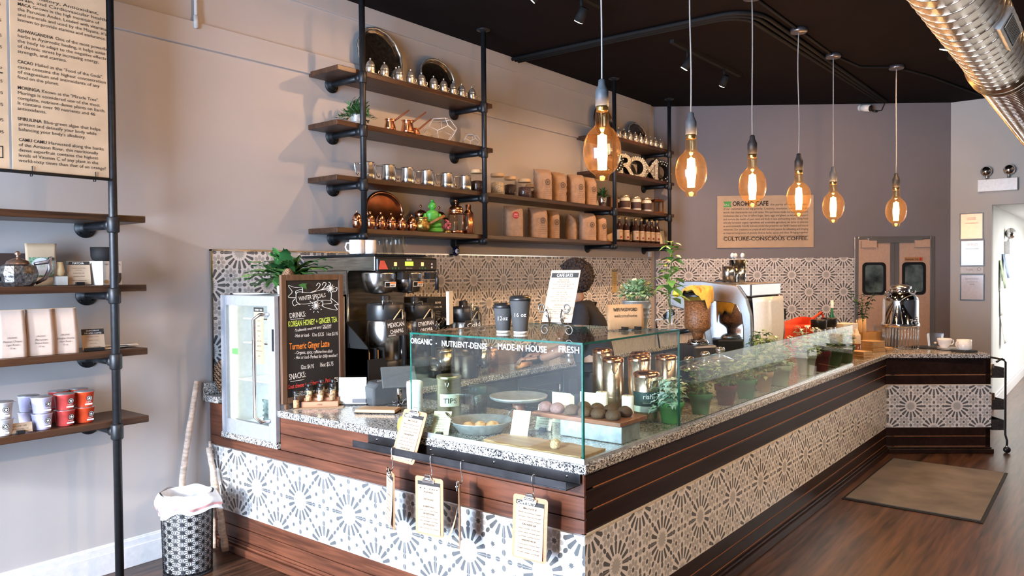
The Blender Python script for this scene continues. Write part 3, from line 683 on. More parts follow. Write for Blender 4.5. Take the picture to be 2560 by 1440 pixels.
# --- milk pitchers
G4 = 'steel milk pitchers on the third shelf'; p0 = None
for i, v in enumerate((850, 1095, 1318, 1548, 1785, 2003)):
    p = (xat(740+v/4.74, 440, 4.07), 4.07, Z3); lab = 'polished steel milk pitcher, %s in the row from the left' % ORD[i]
    if i == 0:
        p0 = thing('milk_pitcher', lab, 'pitcher', p, -.62, G4)
        MB().lathe([(0, 0), (.05, 0), (.054, .006), (.053, .04), (.045, .11), (.047, .118), (.045, .117), (.043, .11), (.051, .04), (0, .006)], 28, rf=lambda a: 1+.0*a).build('body', STEEL, p0)
        m = MB(); m.tube([(-.044, 0, .108), (-.085, 0, .108), (-.09, 0, .102), (-.08, 0, .04), (-.065, 0, .028), (-.062, 0, .04)], .0045, 6); m.build('handle', STEEL, p0)
        m = MB(); m.add([(.044, -.018, .1), (.044, .018, .1), (.057, 0, .114), (.046, 0, .09)], [(0, 2, 3), (2, 1, 3), (0, 1, 2)], 0, True); m.build('spout', STEEL, p0)
    else: dup(p0, lab, p, -.62, G4)
# --- storage jars
LIDW = wood('pale_wood_lid', (.55, .33, .15), (.72, .47, .25), 0, rough=.5)
NUTS = M('pale_nuts', (.68, .50, .30), .6, na=.45, ns=120, bump=1, bs=120)
DBEAN = M('dark_roast_beans', (.045, .018, .012), .3, na=.6, ns=150, bump=1, bs=150)
MIXB = M('mixed_dark_seeds', (.08, .035, .03), .35, na=.9, ns=120, bump=1, bs=140)
for px, w, fill, fh, mt, yy, lab in ((1193, 30, .085, .15, DBEAN, 4.06, 'glass jar of dark beans with pale wooden lid behind the shelf pole'), (1244, 36, .10, .15, NUTS, 4.08, 'glass jar of pale nuts with pale wooden lid on the third shelf'),
        (1276, 30, .10, .145, DBEAN, 4.11, 'glass jar of dark beans with wooden lid right of the pale nuts'), (1311, 36, .09, .135, MIXB, 4.08, 'wider glass jar of speckled dark beans with wooden lid'), (1328, 18, .08, .12, DBEAN, 4.20, 'glass jar half hidden between the speckled beans and the paper bags')):
    x = xat(px, 470, yy); r = .058 if w > 31 else .052; h = fh
    t = thing('storage_jar', lab, 'jar', (x, yy, Z3), 0, 'wood lidded glass jars')
    MB().lathe([(0, 0), (r, 0), (r+.002, .004), (r+.002, h-.01), (r-.006, h)], 28).build('jar_glass', GLASSJ, t)
    MB().lathe([(0, .004), (r-.003, .004), (r-.003, fill), (r*.5, fill+.006), (0, fill+.004)], 24).build('contents', mt, t)
    MB().lathe([(0, h), (r-.001, h), (r, h+.004), (r, h+.024), (r-.004, h+.028), (0, h+.028)], 28).build('lid', LIDW, t)
# --- kraft coffee bags
BAGM = M('brown_kraft_bag', (.42, .26, .16), .7, na=.12, ns=20, bump=.6, bs=40)
BAGD = M('dark_seal_ink', (.07, .045, .035), .7)
def bagmesh(w, d, h, puff=.0, top=.12, lean=0, seed=0):
    rr = random.Random(seed); m = MB(); nz, n = 15, 28
    def f(u, v):
        a = 2*pi*u; c, s = cos(a), sin(a)
        k = (abs(c)**6+abs(s)**6)**(-1/6)
        x, y = c*k*w/2, s*k*d/2; z = v*h
        tp = max(0, (v-(1-top*2))/(top*2)); y *= 1-.88*tp**1.3; x *= 1+.06*tp
        bulge = sin(pi*min(1, v/.8))*.05; y *= 1+bulge; x *= 1+bulge*.2
        crn = .003*sin(9*v*6+7*u*6+seed)+.002*sin(23*v+31*u*2+seed*2)
        return (x*(1+crn/w)+lean*z, y+crn*1.5+.02*tp*tp, z*(1-.03*tp*abs(c)*rr.random()))
    m.surf(f, n, nz, 0, closed=True)
    m.add([f(i/n, 0) for i in range(n)], [tuple(range(n-1, -1, -1))]); return m
def seal(m, cx, cz, y, r, mi=1):
    T0 = m.T; m.T = T0 @ Mx(((1, 0, 0, cx), (0, 0, -1, y), (0, 1, 0, cz), (0, 0, 0, 1)))
    def ring(a, b, z=0):
        k = 24; m.add([(q*cos(2*pi*i/k), q*sin(2*pi*i/k), z) for i in range(k) for q in (a, b)], [(2*i, 2*i+1, 2*((i+1) % k)+1, 2*((i+1) % k)) for i in range(k)], mi)
    ring(r*.82, r); ring(r*.0, r*.3); ring(r*.55, r*.62)
    for i in range(12): a = 2*pi*i/12; m.add([(r*.62*cos(a-.1), r*.62*sin(a-.1), 0), (r*.62*cos(a+.1), r*.62*sin(a+.1), 0), (r*.8*cos(a), r*.8*sin(a), 0)], [(0, 1, 2)], mi)
    m.T = T0
def coffee_bag(label, x, y, z, w, d, h, rz, seed, group, mark=True, red=False):
    t = thing('coffee_bag', label, 'coffee bag', (x, y, z), rz, group)
    bagmesh(w, d, h, seed=seed).build('bag', BAGM, t)
    if mark:
        m = MB(); yy = -d/2*1.055-.005; seal(m, w*.14, h*.57, yy, .026, 0)
        T0 = m.T; m.T = fr((0, yy, 0), (1, 0, 0), (0, -1, 0))
        for k, (s, sx) in enumerate((('ORGANIC', .05), ('COFFEE', .045), ('whole bean roasted', .075), ('net weight five pounds', .085), ('keep cool and dry', .07), ('freshly roasted', .06))):
            m.text(s, .011 if k < 2 else .007, w*.14, h*(.46-.065*k), 0, 'c', width=sx)
        for a, b, c, e in ((-.1, .63, .0, .634), (-.1, .34, -.097, .634)): m.quad((a*w*2.4, b*h, .0005), (c*w*2.4, b*h, .0005), (c*w*2.4, e*h, .0005), (a*w*2.4, e*h, .0005))
        m.build('printed_mark', BAGD, t)
    if red:
        m = MB(); m.add([(.03*cos(2*pi*i/20), -d/2*1.05-.006, h*.68+.03*sin(2*pi*i/20)) for i in range(20)], [tuple(range(20))]); m.T = fr((0, -d/2*1.05-.0068, 0), (1, 0, 0), (0, -1, 0)); m.text('USDA', .014, 0, h*.68+.003, 1, 'c'); m.text('ORGANIC', .01, 0, h*.68-.012, 1, 'c'); m.build('red_sticker', [M('red_sticker_paper', (.5, .03, .03), .5), WINK], t)
GB = 'brown paper coffee bags on the pipe shelves'
for i, (px, y, z, w, h, rz, mk, rd, lab) in enumerate((
        (1357, 4.10, Z3, .155, .285, -.42, 1, 0, 'brown paper coffee bag on the third shelf, first right of the jars'),
        (1396, 4.12, Z3, .135, .28, -.42, 1, 0, 'brown paper coffee bag on the third shelf, second right of the jars'),
        (1388, 4.24, Z3, .15, .31, -.3, 0, 0, 'taller brown paper coffee bag rising behind the first upper pair'),
        (1440, 4.10, Z3, .165, .285, -.42, 1, 0, 'brown paper coffee bag on the third shelf, third right of the jars'),
        (1474, 4.10, Z3, .12, .28, -.42, 1, 0, 'brown paper coffee bag on the third shelf, touching the steel potted plant'),
        (1466, 4.24, Z3, .15, .305, -.3, 0, 0, 'brown paper coffee bag standing behind the second upper pair'),
        (1283, 4.10, Z4, .155, .27, -.5, 0, 1, 'lower shelf brown paper bag with a red round sticker'),
        (1344, 4.10, Z4, .165, .275, -.42, 1, 0, 'lower shelf brown paper bag, first right of the red stickered one'),
        (1381, 4.12, Z4, .11, .27, -.42, 1, 0, 'lower shelf brown paper bag, second right of the red stickered one'),
        (1427, 4.18, Z4, .11, .255, .5, 0, 0, 'unmarked dark brown paper bag turned away on the lower shelf'),
        (1468, 4.10, Z4, .165, .27, -.42, 1, 0, 'lower shelf brown paper bag just right of the turned away one'),
        (1500, 4.10, Z4, .11, .262, -.42, 1, 0, 'lower shelf brown paper bag nearest the cream card'))):
    coffee_bag(lab, xat(px, 500, y), y, z, w, .095, h, rz, i*3+1, GB, mk, rd)
def card(name, label, p, w, h, rz, lean, mats, texts=(), cat='card', band=None, foot=None, parts=True, curl=0, group=None):
    """a printed card standing at p; texts: (string, size, y from the bottom, width or None, material index)"""
    t = thing(name, label, cat, p, rz, group); Tm = RX(-lean) @ Mx(((1, 0, 0, 0), (0, 0, -1, 0), (0, 1, 0, 0), (0, 0, 0, 1)))
    Tm = RX(lean*-1) @ Mx(((1, 0, 0, 0), (0, 0, -1, 0), (0, 1, 0, 0), (0, 0, 0, 1)))
    m = MB(Tm); m.box(-w/2, .004, -.001, w/2, h, .0008, 0); m.build('sheet', mats[0], t)
    m = MB(Tm)
    if band: m.quad((-w/2*band[2], band[0], .0012), (w/2*band[2], band[0], .0012), (w/2*band[2], band[1], .0012), (-w/2*band[2], band[1], .0012), 0)
    for s, sz, y, wd, mi in texts: m.text(s, sz, 0, y, mi, 'c', z=.0018 if mi else .0013, width=wd)
    if m.v: m.build('print', [INK, WINK], t)
    if foot: MB().box(-foot/2, -.014, 0, foot/2, .022, .016).build('holder', BLACK, t, bevel=.002)
    return t
card('menu_card', 'plain cream card standing right of the lower bags', (xat(1521, 575, 4.2), 4.2, Z4), .10, .15, -.5, .1, [KRAFTL])
card('picture_frame', 'dark edged white frame leaning at the far end of the lower shelf', (xat(1653, 585, 4.12), 4.12, Z4), .10, .16, -.6, .2, [PAPER])
# --- golden pot, statue, presses, shaker, flowers
GOLD = M('aged_gold_pot', (.50, .34, .10), .3, .9, na=.4, ns=60, bump=.6, bs=80)
x = xat(1056, 575, 4.06); t = thing('brass_coffee_pot', 'engraved golden pot with long bamboo handle before the green statue', 'coffee pot', (x, 4.06, Z4))
MB().lathe([(0, 0), (.03, 0), (.045, .012), (.056, .035), (.052, .06), (.036, .085), (.04, .10), (.046, .108), (.043, .108), (.032, .086), (0, .06)], 28).build('body', GOLD, t)
m = MB(); m.tube([(.045, -.02, .055), (.10, -.03, .085), (.19, -.04, .125)], [.010, .011, .013], 10); m.build('handle', M('bamboo', (.35, .20, .08), .5, na=.4, ns=30), t)
GRNP = M('bright_green_paint', (.09, .42, .06), .35)
x = xat(1087, 560, 4.075); t = thing('statue', 'bright green seated meditating statue on the lower shelf', 'statue', (x, 4.10, Z4), -.5)
m = MB()
m.lathe([(0, 0), (.08, 0), (.085, .01), (.08, .02), (.082, .03), (.074, .04), (0, .04)], 24, sx=1, sy=.75)
m.tube([(-.065, .0, .055), (-.03, -.045, .052), (.035, -.05, .05)], [.024, .022, .015], 10); m.tube([(.065, 0, .055), (.03, -.05, .06), (-.035, -.045, .06)], [.024, .022, .015], 10)
m.lathe([(0, .04), (.045, .045), (.05, .07), (.045, .10), (.05, .13), (.052, .15), (.04, .165), (.018, .172), (.016, .18)], 18, sx=1, sy=.7)
m.tube([(-.05, 0, .15), (-.066, -.005, .115), (-.05, -.035, .085), (-.012, -.05, .078)], [.015, .016, .013, .010], 10); m.tube([(.05, 0, .15), (.066, -.005, .115), (.05, -.035, .085), (.012, -.05, .078)], [.015, .016, .013, .010], 10)
m.ball((0, -.004, .205), (.027, .03, .034), 18, 12); m.ball((0, 0, .243), (.013, .013, .012), 12, 8)
for sx in (-1, 1): m.ball((sx*.028, .002, .2), (.005, .008, .016), 8, 6); m.ball((sx*.010, -.031, .21), (.006, .004, .0035), 8, 5)
m.ball((0, -.034, .202), (.0045, .006, .008), 8, 6); m.ball((0, -.031, .19), (.009, .004, .003), 8, 5)
m.build('figure', GRNP, t, sub=1)
def press(label, px, yy, s):
    x = xat(px, 560, yy); t = thing('french_press', label, 'french press', (x, yy, Z4), -.2)
    MB().lathe([(0, .004), (.046*s, .004), (.047*s, .01), (.047*s, .15*s), (.049*s, .155*s)], 26).build('glass_jug', GLASSJ, t)
    m = MB(); m.lathe([(0, 0), (.05*s, 0), (.05*s, .018*s), (.048*s, .02*s)], 26); m.lathe([(.049*s, .135*s), (.050*s, .135*s), (.050*s, .15*s), (.049*s, .15*s)], 26)
    for k in range(4): a = pi/4+k*pi/2; m.tube([(.05*s*cos(a), .05*s*sin(a), .01), (.05*s*cos(a), .05*s*sin(a), .14*s)], .003, 5)
    m.build('frame', COPPER, t)
    MB().lathe([(.052*s, .15*s), (.053*s, .158*s), (.05*s, .175*s), (.035*s, .19*s), (.01*s, .197*s), (.004, .2*s), (.004, .215*s), (.011*s, .222*s), (.011*s, .232*s), (.006*s, .24*s), (0, .241*s)], 26).build('plunger_lid', COPPER, t)
    m = MB(); m.tube([(.048*s, 0, .14*s), (.085*s, 0, .14*s), (.095*s, 0, .115*s), (.092*s, 0, .06*s), (.07*s, 0, .025*s), (.05*s, 0, .025*s)], .0075*s, 8); m.build('handle', BLACK, t)
press('smaller copper french press behind the golden pot', 1052, 4.225, .92)
press('small copper french press behind the green statue', 1098, 4.235, .92)
press('large copper french press with black handle right of the statue', 1140, 4.06, 1.12)
x = xat(1171, 560, 4.08); t = thing('cocktail_shaker', 'slim copper cocktail shaker beside the large french press', 'shaker', (x, 4.08, Z4))
MB().lathe([(0, 0), (.042, 0), (.044, .005), (.044, .155), (.04, .168)], 24).build('body', COPPER, t)
MB().lathe([(.04, .168), (.024, .19), (.023, .195), (.023, .232), (.02, .236), (0, .236)], 24).build('cap', COPPER, t)
x = xat(1118, 575, 4.05); t = thing('figurine', 'tiny pink and gold flower figurine before the large french press', 'figurine', (x, 4.05, Z4))
for nm, mt, k in (('base', GOLD, 0), ('flowers', M('pink_petals', (.55, .12, .14), .5), 1)):
    m = MB()
    if k == 0: m.lathe([(0, 0), (.03, 0), (.032, .01), (.012, .02), (.01, .05), (0, .05)], 14)
    else:
        for q in range(26): m.ball((random.uniform(-.028, .028), random.uniform(-.02, .02), random.uniform(.03, .10)), random.uniform(.006, .012), 8, 5)
    m.build(nm, mt, t)
# --- metal marquee letters
LETD = M('dark_letter_metal', (.02, .018, .018), .5, .6); LETF = M('pale_letter_face', (.45, .42, .38), .5, .3)
for i, (ch, px, y) in enumerate((('O', 1528, 4.13), ('R', 1564, 4.13), ('O', 1587, 4.15), ('M', 1619, 4.13), ('O', 1650, 4.12))):
    x = xat(px, 425, y); vs, fs, (a, b) = txt(ch, .02, 0, 7); lo = min(v.y for v in vs); hi = max(v.y for v in vs); s = .235/(hi-lo); sx = s*1.15
    t = thing('marquee_letter', 'dark metal marquee letter %s, %s letter of the row' % (ch, ORD[i]), 'letter', (x, y, Z2), -.35, 'marquee letters on the far shelf')
    face = [((v.x-(a+b)/2)*sx, (v.y-lo)*s) for v in vs]
    ed = {}
    for f in fs:
        for p, q in zip(f, f[1:]+f[:1]): ed[(p, q)] = ed.get((p, q), 0)+1
    m = MB(); n = len(face)
    for yy, k in ((-.03, 0), (.03, 0)): m.add([(p[0], yy, p[1]) for p in face], [tuple(f) for f in fs], 1 if (yy < 0 and i in (1, 2, 3)) else 0)
    for (p, q) in ed:
        if (q, p) not in ed: m.add([(face[p][0], -.036, face[p][1]), (face[q][0], -.036, face[q][1]), (face[q][0], .03, face[q][1]), (face[p][0], .03, face[p][1])], [(0, 1, 2, 3)])
    m.build('letter_body', [LETD, LETF], t)
    m = MB(); got = []
    for f in fs:
        for w3 in ((.34, .33, .33), (.5, .5, 0), (0, .5, .5), (.5, 0, .5)):
            cx = sum(face[f[k]][0]*w3[k] for k in range(3)); cz = sum(face[f[k]][1]*w3[k] for k in range(3))
            if all(abs(cx-a_)+abs(cz-b_) > .034 for a_, b_ in got) and all((cx-face[p][0])**2+(cz-face[p][1])**2 > .00012 for p, q in ed) and cz > .009: got.append((cx, cz)); m.ball((cx, -.032, cz), .0055, 8, 5)
    m.build('bulb_dots', M('small_letter_bulbs', (.75, .7, .6), .2, emit=.4, ecol=(1, .8, .5)), t)
# --- far jars, lantern, bottles
JLAB = M('brown_jar_label', (.07, .035, .03), .6); CREAM = M('cream_coconut_oil', (.72, .66, .56), .5)
for px, y, lab in ((1562, 4.08, 'cream jar with brown label on the far shelf, first from the pole'), (1590, 4.06, 'cream jar with brown label on the far shelf, middle one'), (1616, 4.05, 'cream jar with brown label on the far shelf, nearest the dark lantern'), (1553, 4.2, 'cream jar standing behind the first brown labelled jar')):
    x = xat(px, 500, y); t = thing('food_jar', lab, 'jar', (x, y, Z3), -.4, 'brown labelled jars')
    MB().lathe([(0, 0), (.05, 0), (.055, .008), (.055, .11), (.042, .125)], 24).build('jar_body', CREAM, t)
    MB().lathe([(.0555, .02), (.0558, .021), (.0558, .088), (.0555, .089)], 24).build('label', JLAB, t)
    MB().lathe([(.042, .124), (.046, .126), (.046, .146), (.043, .148), (0, .148)], 24).build('lid', M('pale_gold_lid', (.62, .5, .32), .3, .8), t)
x = xat(1642, 510, 4.06); t = thing('lantern', 'small dark copper lantern box at the far end of the third shelf', 'lantern', (x, 4.06, Z3), -.5)
m = MB()
for sx in (-1, 1):
    for sy in (-1, 1): m.cb((sx*.055, sy*.04, .065), (.01, .01, .13))
m.box(-.065, -.05, 0, .065, .05, .012); m.box(-.065, -.05, .122, .065, .05, .134); m.prism([(-.05, -.04), (.05, -.04), (.05, .04), (-.05, .04)], .134, .15); m.build('frame', DKCOP, t)
m = MB(); m.box(-.05, -.036, .012, .05, .036, .122); m.build('glass', GLASSJ, t)
m = MB(); m.tube([(-.03, 0, .15), (-.025, 0, .175), (.025, 0, .175), (.03, 0, .15)], .003, 5); m.build('handle', DKCOP, t)
x = xat(1530, 510, 4.12); m = MB().box(-.045, -.04, 0, .045, .04, .12); o = m.build('carton', M('brown_carton', (.10, .05, .035), .6), None, bevel=.003); o.location = (x, 4.12, Z3); o.rotation_euler = (0, 0, -.4); tag(o, 'small dark brown carton right of the steel potted plant', 'box')
SYR = M('dark_syrup', (.03, .012, .008), .12); GL = 'syrup bottles on the far lower shelf'; b0 = None
for i, (px, y) in enumerate(((1548, 4.06), (1565, 4.06), (1579, 4.2), (1589, 4.06), (1603, 4.06), (1617, 4.06), (1629, 4.06), (1642, 4.06))):
    p = (xat(px, 565, y), y, Z4); lab = ('syrup bottle without visible label standing behind the row' if i == 2 else 'dark syrup bottle with cream label, %s of the front row from the pole' % ORD[i-(i > 2)])
    if i == 0:
        b0 = thing('syrup_bottle', lab, 'bottle', p, -.5, GL)
        MB().lathe([(0, 0), (.033, 0), (.036, .004), (.036, .15), (.03, .175), (.015, .2), (.0135, .235), (.0155, .24), (.0155, .25)], 20).build('bottle_body', SYR, b0)
        f = MB().lathe([(.0364, .025), (.0366, .026), (.0366, .125), (.0364, .126)], 20).build('label', KRAFTL, b0)
        m = MB(fr((0, -.0372, 0), (1, 0, 0), (0, -1, 0))); m.text('SYRUP', .014, 0, .10, 0, 'c')
        m.add([(.012*cos(2*pi*k/12), .05+.012*sin(2*pi*k/12), .0005) for k in range(12)], [tuple(range(12))], 1); m.build('label_print', [INK, M('dark_red_print', (.2, .03, .02), .6)], b0)
        MB().lathe([(.016, .238), (.016, .262), (.012, .265), (0, .265)], 16).build('cap', M('gold_cap', (.55, .42, .2), .35, .8), b0)
    else: dup(b0, lab, p, -.5, GL)
# evil eye charm hung from the bracket
p = aY(1140, 628, YW-.04); t = thing('eye_charm', 'round dark blue glass eye charm hanging under the shelf bracket', 'charm', p)
for nm, r, yy, mt in (('disc', .042, 0, M('navy_glass', (.008, .01, .05), .1)), ('white_ring', .021, -.012, WHITE), ('iris', .015, -.015, M('light_blue_glass', (.1, .25, .5), .1)), ('pupil', .007, -.017, BLACK)):
    m = MB(RX(pi/2)); m.lathe([(0, -.012-yy*0), (r*.8, -.010), (r, 0), (r*.8, .010), (0, .012)], 24, at=(0, 0, -yy)); m.build(nm, mt, t)
MB().tube([(0, 0, .04), (0, .0, .115)], .002, 5).build('string', CORDM, t)
# ================================================================= front counter: fridge, chalkboard, brewer
EPS = .0012
SILVP = M('silver_fridge_paint', (.34, .35, .385), .4, .3)
LINER = M('white_fridge_liner', (.82, .85, .84), .4)
F0 = V((2.43, 3.855, .7012))
t = thing('display_fridge', 'silver glass door countertop fridge lit white inside', 'fridge', F0)
m = MB()
for a in ((.03, -.265, 0, .50, -.245, .80), (.03, .245, 0, .50, .265, .80), (.03, -.265, .78, .50, .265, .80), (.03, -.265, 0, .50, .265, .04), (.48, -.265, 0, .50, .265, .80)): m.box(*a)
m.build('cabinet', SILVP, t, bevel=.004)
m = MB()
for a in ((.04, -.244, .041, .475, -.235, .779), (.04, .235, .041, .475, .244, .779), (.04, -.235, .77, .475, .235, .779), (.04, -.235, .041, .475, .235, .05), (.465, -.235, .041, .478, .235, .779)): m.box(*a)
m.build('liner', LINER, t)
d = MB()
for a in ((0, .212, 0, .03, .268, .80), (0, -.268, 0, .03, -.20, .80), (0, -.20, .742, .03, .212, .80), (0, -.20, 0, .03, .212, .085)): d.box(*a)
d = d.build('door', SILVP, t, bevel=.003)
m = MB(); m.box(.012, -.2, .085, .018, .212, .742); m.build('glass_pane', GLASSJ, d)
m = MB(); m.tube([(0, -.215, .70), (-.045, -.20, .70), (-.06, -.165, .675), (-.06, -.165, .14), (-.045, -.20, .115), (0, -.215, .115)], .0105, 10); m.build('handle', STEEL, d)
m = MB(); m.box(-.002, -.262, .50, .008, -.245, .62); m.build('recess_grip', BLACK, d)
m = MB(); m.box(.035, .2, .07, .045, .215, .765); m.build('light_strip', M('fridge_led', (1, 1, .9), emit=6, ecol=(1, 1, .9)), t)
for z in (.30, .52, .66): m = MB(); m.box(.08, -.232, z, .46, .16 if z > .3 else .232, z+.006); m.build('wire_shelf', WHITE, t)
m = MB(); m.T = fr((.0115, 0, 0), (0, -1, 0), (-1, 0, 0))
m.quad((-.17, .46, .001), (-.105, .46, .001), (-.105, .495, .001), (-.17, .495, .001), 0); m.text('Keep cold', .012, -.17, .435, 1); m.text('Thank you', .012, -.17, .418, 1)
m.build('sticker', [M('green_sticker', (.12, .45, .1), .5), M('grey_ink', (.4, .42, .42), .7)], d)
m = MB(fr((.0195, 0, 0), (0, -1, 0), (-1, 0, 0))); m.quad((.045, .42, 0), (.14, .42, 0), (.14, .735, 0), (.045, .735, 0), 0); m.quad((.045, .71, .001), (.14, .71, .001), (.14, .735, .001), (.045, .735, .001), 1)
m.text('GRAB + GO', .013, .0925, .717, 2, 'c', z=.0018)
for k in range(9): m.text(('cold brew', 'iced chai', 'matcha', 'kombucha', 'juices', 'almond milk', 'ginger shot', 'sparkling water', 'yogurt')[k], .009, .0925, .685-.028*k, 1, 'c', z=.0012)
m.build('price_sheet', [KRAFTL, INK, WINK], d)
def fgood(name, label, cat, y, x, z, mesh): o = mesh; o.location = (F0.x+x, F0.y+y, F0.z+z+EPS); return tag(o, label, cat)
ot = thing('drink_bottle', 'amber juice bottle with white cap on the middle fridge shelf', 'bottle', (F0.x+.15, F0.y-.09, F0.z+.306+EPS))
MB().lathe([(0, 0), (.03, 0), (.033, .005), (.033, .10), (.03, .125), (.016, .15), (.014, .165)], 20).build('bottle_body', M('amber_juice', (.55, .28, .10), .15), ot); MB().lathe([(.016, .16), (.017, .162), (.017, .18), (0, .181)], 16).build('cap', WHITE, ot)
ot = thing('drink_bottle', 'red labelled bottle behind the fridge door handle', 'bottle', (F0.x+.13, F0.y-.165, F0.z+.306+EPS))
MB().lathe([(0, 0), (.025, 0), (.025, .12), (.012, .16), (.012, .175), (0, .176)], 20).build('bottle_body', M('dark_bottle', (.06, .03, .02), .15), ot); MB().lathe([(.0254, .03), (.0255, .031), (.0255, .09), (.0254, .091)], 20).build('label', M('red_label', (.7, .06, .04), .5), ot)
ot = thing('drink_carton', 'green carton with round emblem on the fridge floor', 'carton', (F0.x+.14, F0.y-.155, F0.z+.05+EPS)); GC = M('green_carton', (.16, .55, .18), .5)
MB().box(-.03, -.03, 0, .03, .03, .16).build('carton_body', GC, ot); m = MB(fr((-.0304, 0, .09), (0, -1, 0), (-1, 0, 0)))
for r0, r1 in ((.016, .019), (0, .008)): m.add([(r*cos(2*pi*k/20), r*sin(2*pi*k/20), .0004) for k in range(20) for r in (r0, r1)], [(2*k, 2*k+1, 2*((k+1) % 20)+1, 2*((k+1) % 20)) for k in range(20)])
m.text('NECT', .018, 0, -.06, 0, 'c'); m.build('emblem', WINK, ot)
ot = thing('snack_pouch', 'dark and white snack pouch on the fridge floor', 'pouch', (F0.x+.14, F0.y-.02, F0.z+.05+EPS), pi/2)
m = bagmesh(.10, .05, .145, seed=9); m.T = RZ(pi); m.build('pouch', M('dark_green_pouch', (.10, .16, .16), .35, na=.9, ns=25), ot)
# things on top of the fridge
m = MB(); m.lathe([(0, 0), (.095, 0), (.10, .004), (.10, .007), (0, .008)], 28, sx=1, sy=1.2); o = m.build('white_plate', WHITE); o.location = (F0.x+.13, F0.y+.14, F0.z+.801+EPS); tag(o, 'shallow white dish on top of the display fridge', 'dish')
t = thing('potted_fern', 'broad leaved green fern standing on the display fridge', 'potted plant', (F0.x+.25, F0.y-.03, F0.z+.801+EPS))
MB().lathe(pot(.05, .065, .09), 24).build('pot', WHITE, t); m = MB(); random.seed(11)
for k in range(58):
    a = random.uniform(0, 2*pi); L = random.uniform(.22, .36); e = random.uniform(.25, 1.3); d0 = V((cos(a), sin(a), 0)); s = V((-sin(a), cos(a), 0)); P = []
    for q in range(9):
        u = q/8; c = V((0, 0, .08))+d0*(L*u*cos(e))+V((0, 0, L*u*sin(e)-.28*L*u*u*1.5)); w = .040*sin(pi*min(1, u*.85+.12))*(1+.3*sin(q*2.4)); P += [c-s*w+V((0, 0, .008*sin(q*2+a))), c, c+s*w+V((0, 0, .008*sin(q*2.3+a)))]
    m.add(P, [(i*3+j, i*3+j+1, i*3+j+4, i*3+j+3) for i in range(8) for j in range(2)], random.choice((0, 0, 1, 2)), True)
m.build('fronds', [M('fern_green', (.05, .16, .04), .35, na=.4, ns=12), M('fern_dark', (.022, .085, .025), .35, na=.4, ns=12), M('fern_light', (.16, .33, .08), .4, na=.3)], t)
def pinecone(label, loc, r, h, ang=0):
    m = MB(RZ(ang)); CN = M('pine_cone_scales', (.24, .13, .07), .7, na=.5, ns=40)
    m.lathe([(0, 0), (r*.4, .0), (r*.55, h*.3), (r*.35, h*.8), (0, h*.97)], 12)
    for k in range(17):
        z = h*(.03+.93*k/17); rr = r*(sin(pi*min(1, .18+.80*k/17))**.8)
        for j in range(11):
            a = 2*pi*(j+.5*(k % 2))/11; d = V((cos(a), sin(a), .35+.03*k)); s = V((-sin(a), cos(a), 0)); p = V((0, 0, z)); w = rr*.27; n = V((0, 0, 1))
            m.add([p+d*rr*.35-s*w*.6, p+d*rr*.35+s*w*.6, p+d*rr-s*w, p+d*rr*1.1+n*.004, p+d*rr+s*w, p+d*rr*.9-n*rr*.16], [(0, 2, 5), (0, 5, 4, 1), (0, 1, 4, 3, 2), (2, 3, 5), (3, 4, 5)])
    o = m.build('pine_cone', CN); o.location = loc; return tag(o, label, 'pine cone')
p = aX(536, 975, 2.50); pinecone('large brown pine cone on the granite upstand left of the fridge', (2.50, 4.2, ZG+.0245), .062, .215)
pinecone('brown pine cone on top of the fridge beside the chalkboard', (F0.x+.14, F0.y-.20, F0.z+.801+EPS), .038, .15)
# chalkboard
YB = 3.562
CBW = wood('dark_frame_wood', (.05, .025, .014), (.13, .065, .035), 2, rough=.5)
x0, x1 = aY(707, 1012, YB).x, aY(862, 985, YB).x; z0, z1 = aY(707, 1012, YB).z, aY(707, 687, YB).z
t = thing('chalkboard', 'framed chalkboard of winter specials in coloured chalk beside the fridge', 'chalkboard', ((x0+x1)/2, YB, ZG+EPS))
o_ = V(((x0+x1)/2, YB, ZG+EPS)); m = MB(T3(-o_.x, -o_.y, -o_.z)); fw = .033
m.box(x0, YB, z0, x0+fw, YB+.02, z1); m.box(x1-fw, YB, z0, x1, YB+.02, z1); m.box(x0+fw, YB, z1-fw, x1-fw, YB+.02, z1); m.box(x0+fw, YB, z0, x1-fw, YB+.02, z0+fw); m.build('frame', CBW, t, bevel=.003)
m = MB(T3(-o_.x, -o_.y, -o_.z)); m.box(x0+.01, YB+.008, z0+.01, x1-.01, YB+.018, z1-.01); m.build('slate', M('blackboard_slate', (.007, .0065, .008), .7, na=.4, ns=5), t)
m = MB(); m.box(x0-o_.x+.02, -.002, 0, x0-o_.x+.04, .019, z0-o_.z); m.box(x1-o_.x-.04, -.002, 0, x1-o_.x-.02, .019, z0-o_.z); m.build('foot_block', CBW, t)
def pline(m, Y, s, a, b, size, mi=0, bold=0, z=.0008, shear=0, fit=True):
    """text whose baseline runs between two pixels on the plane Y"""
    p, q = aY(a[0], a[1], Y), aY(b[0], b[1], Y); ang = math.atan2(q.z-p.z, q.x-p.x)
    m.text(s, size, p.x, p.z, mi, width=(q-p).length if fit else None, bold=bold, z=z, shear=shear, rot=ang)
def pcurve(m, Y, pts, r=.0016, mi=0):
    P = [aY(x, y, Y) for x, y in pts]; Q = []
    for i in range(len(P)-1):
        a, b, c, d = P[max(0, i-1)], P[i], P[i+1], P[min(len(P)-1, i+2)]
        for k in range(5): u = k/5; Q.append(.5*((2*b)+(c-a)*u+(2*a-5*b+4*c-d)*u*u+(3*b-a-3*c+d)*u**3))
    Q.append(P[-1]); m.tube([(q.x, q.z, .0004) for q in Q], r, 4, mi)
YT = YB+.0078
m = MB(T3(-o_.x, -o_.y, -o_.z) @ fr((0, YT, 0), (1, 0, 0), (0, -1, 0)))
Zc = lambda u, v: (500+u/5.1425, 580+v/5.1425)
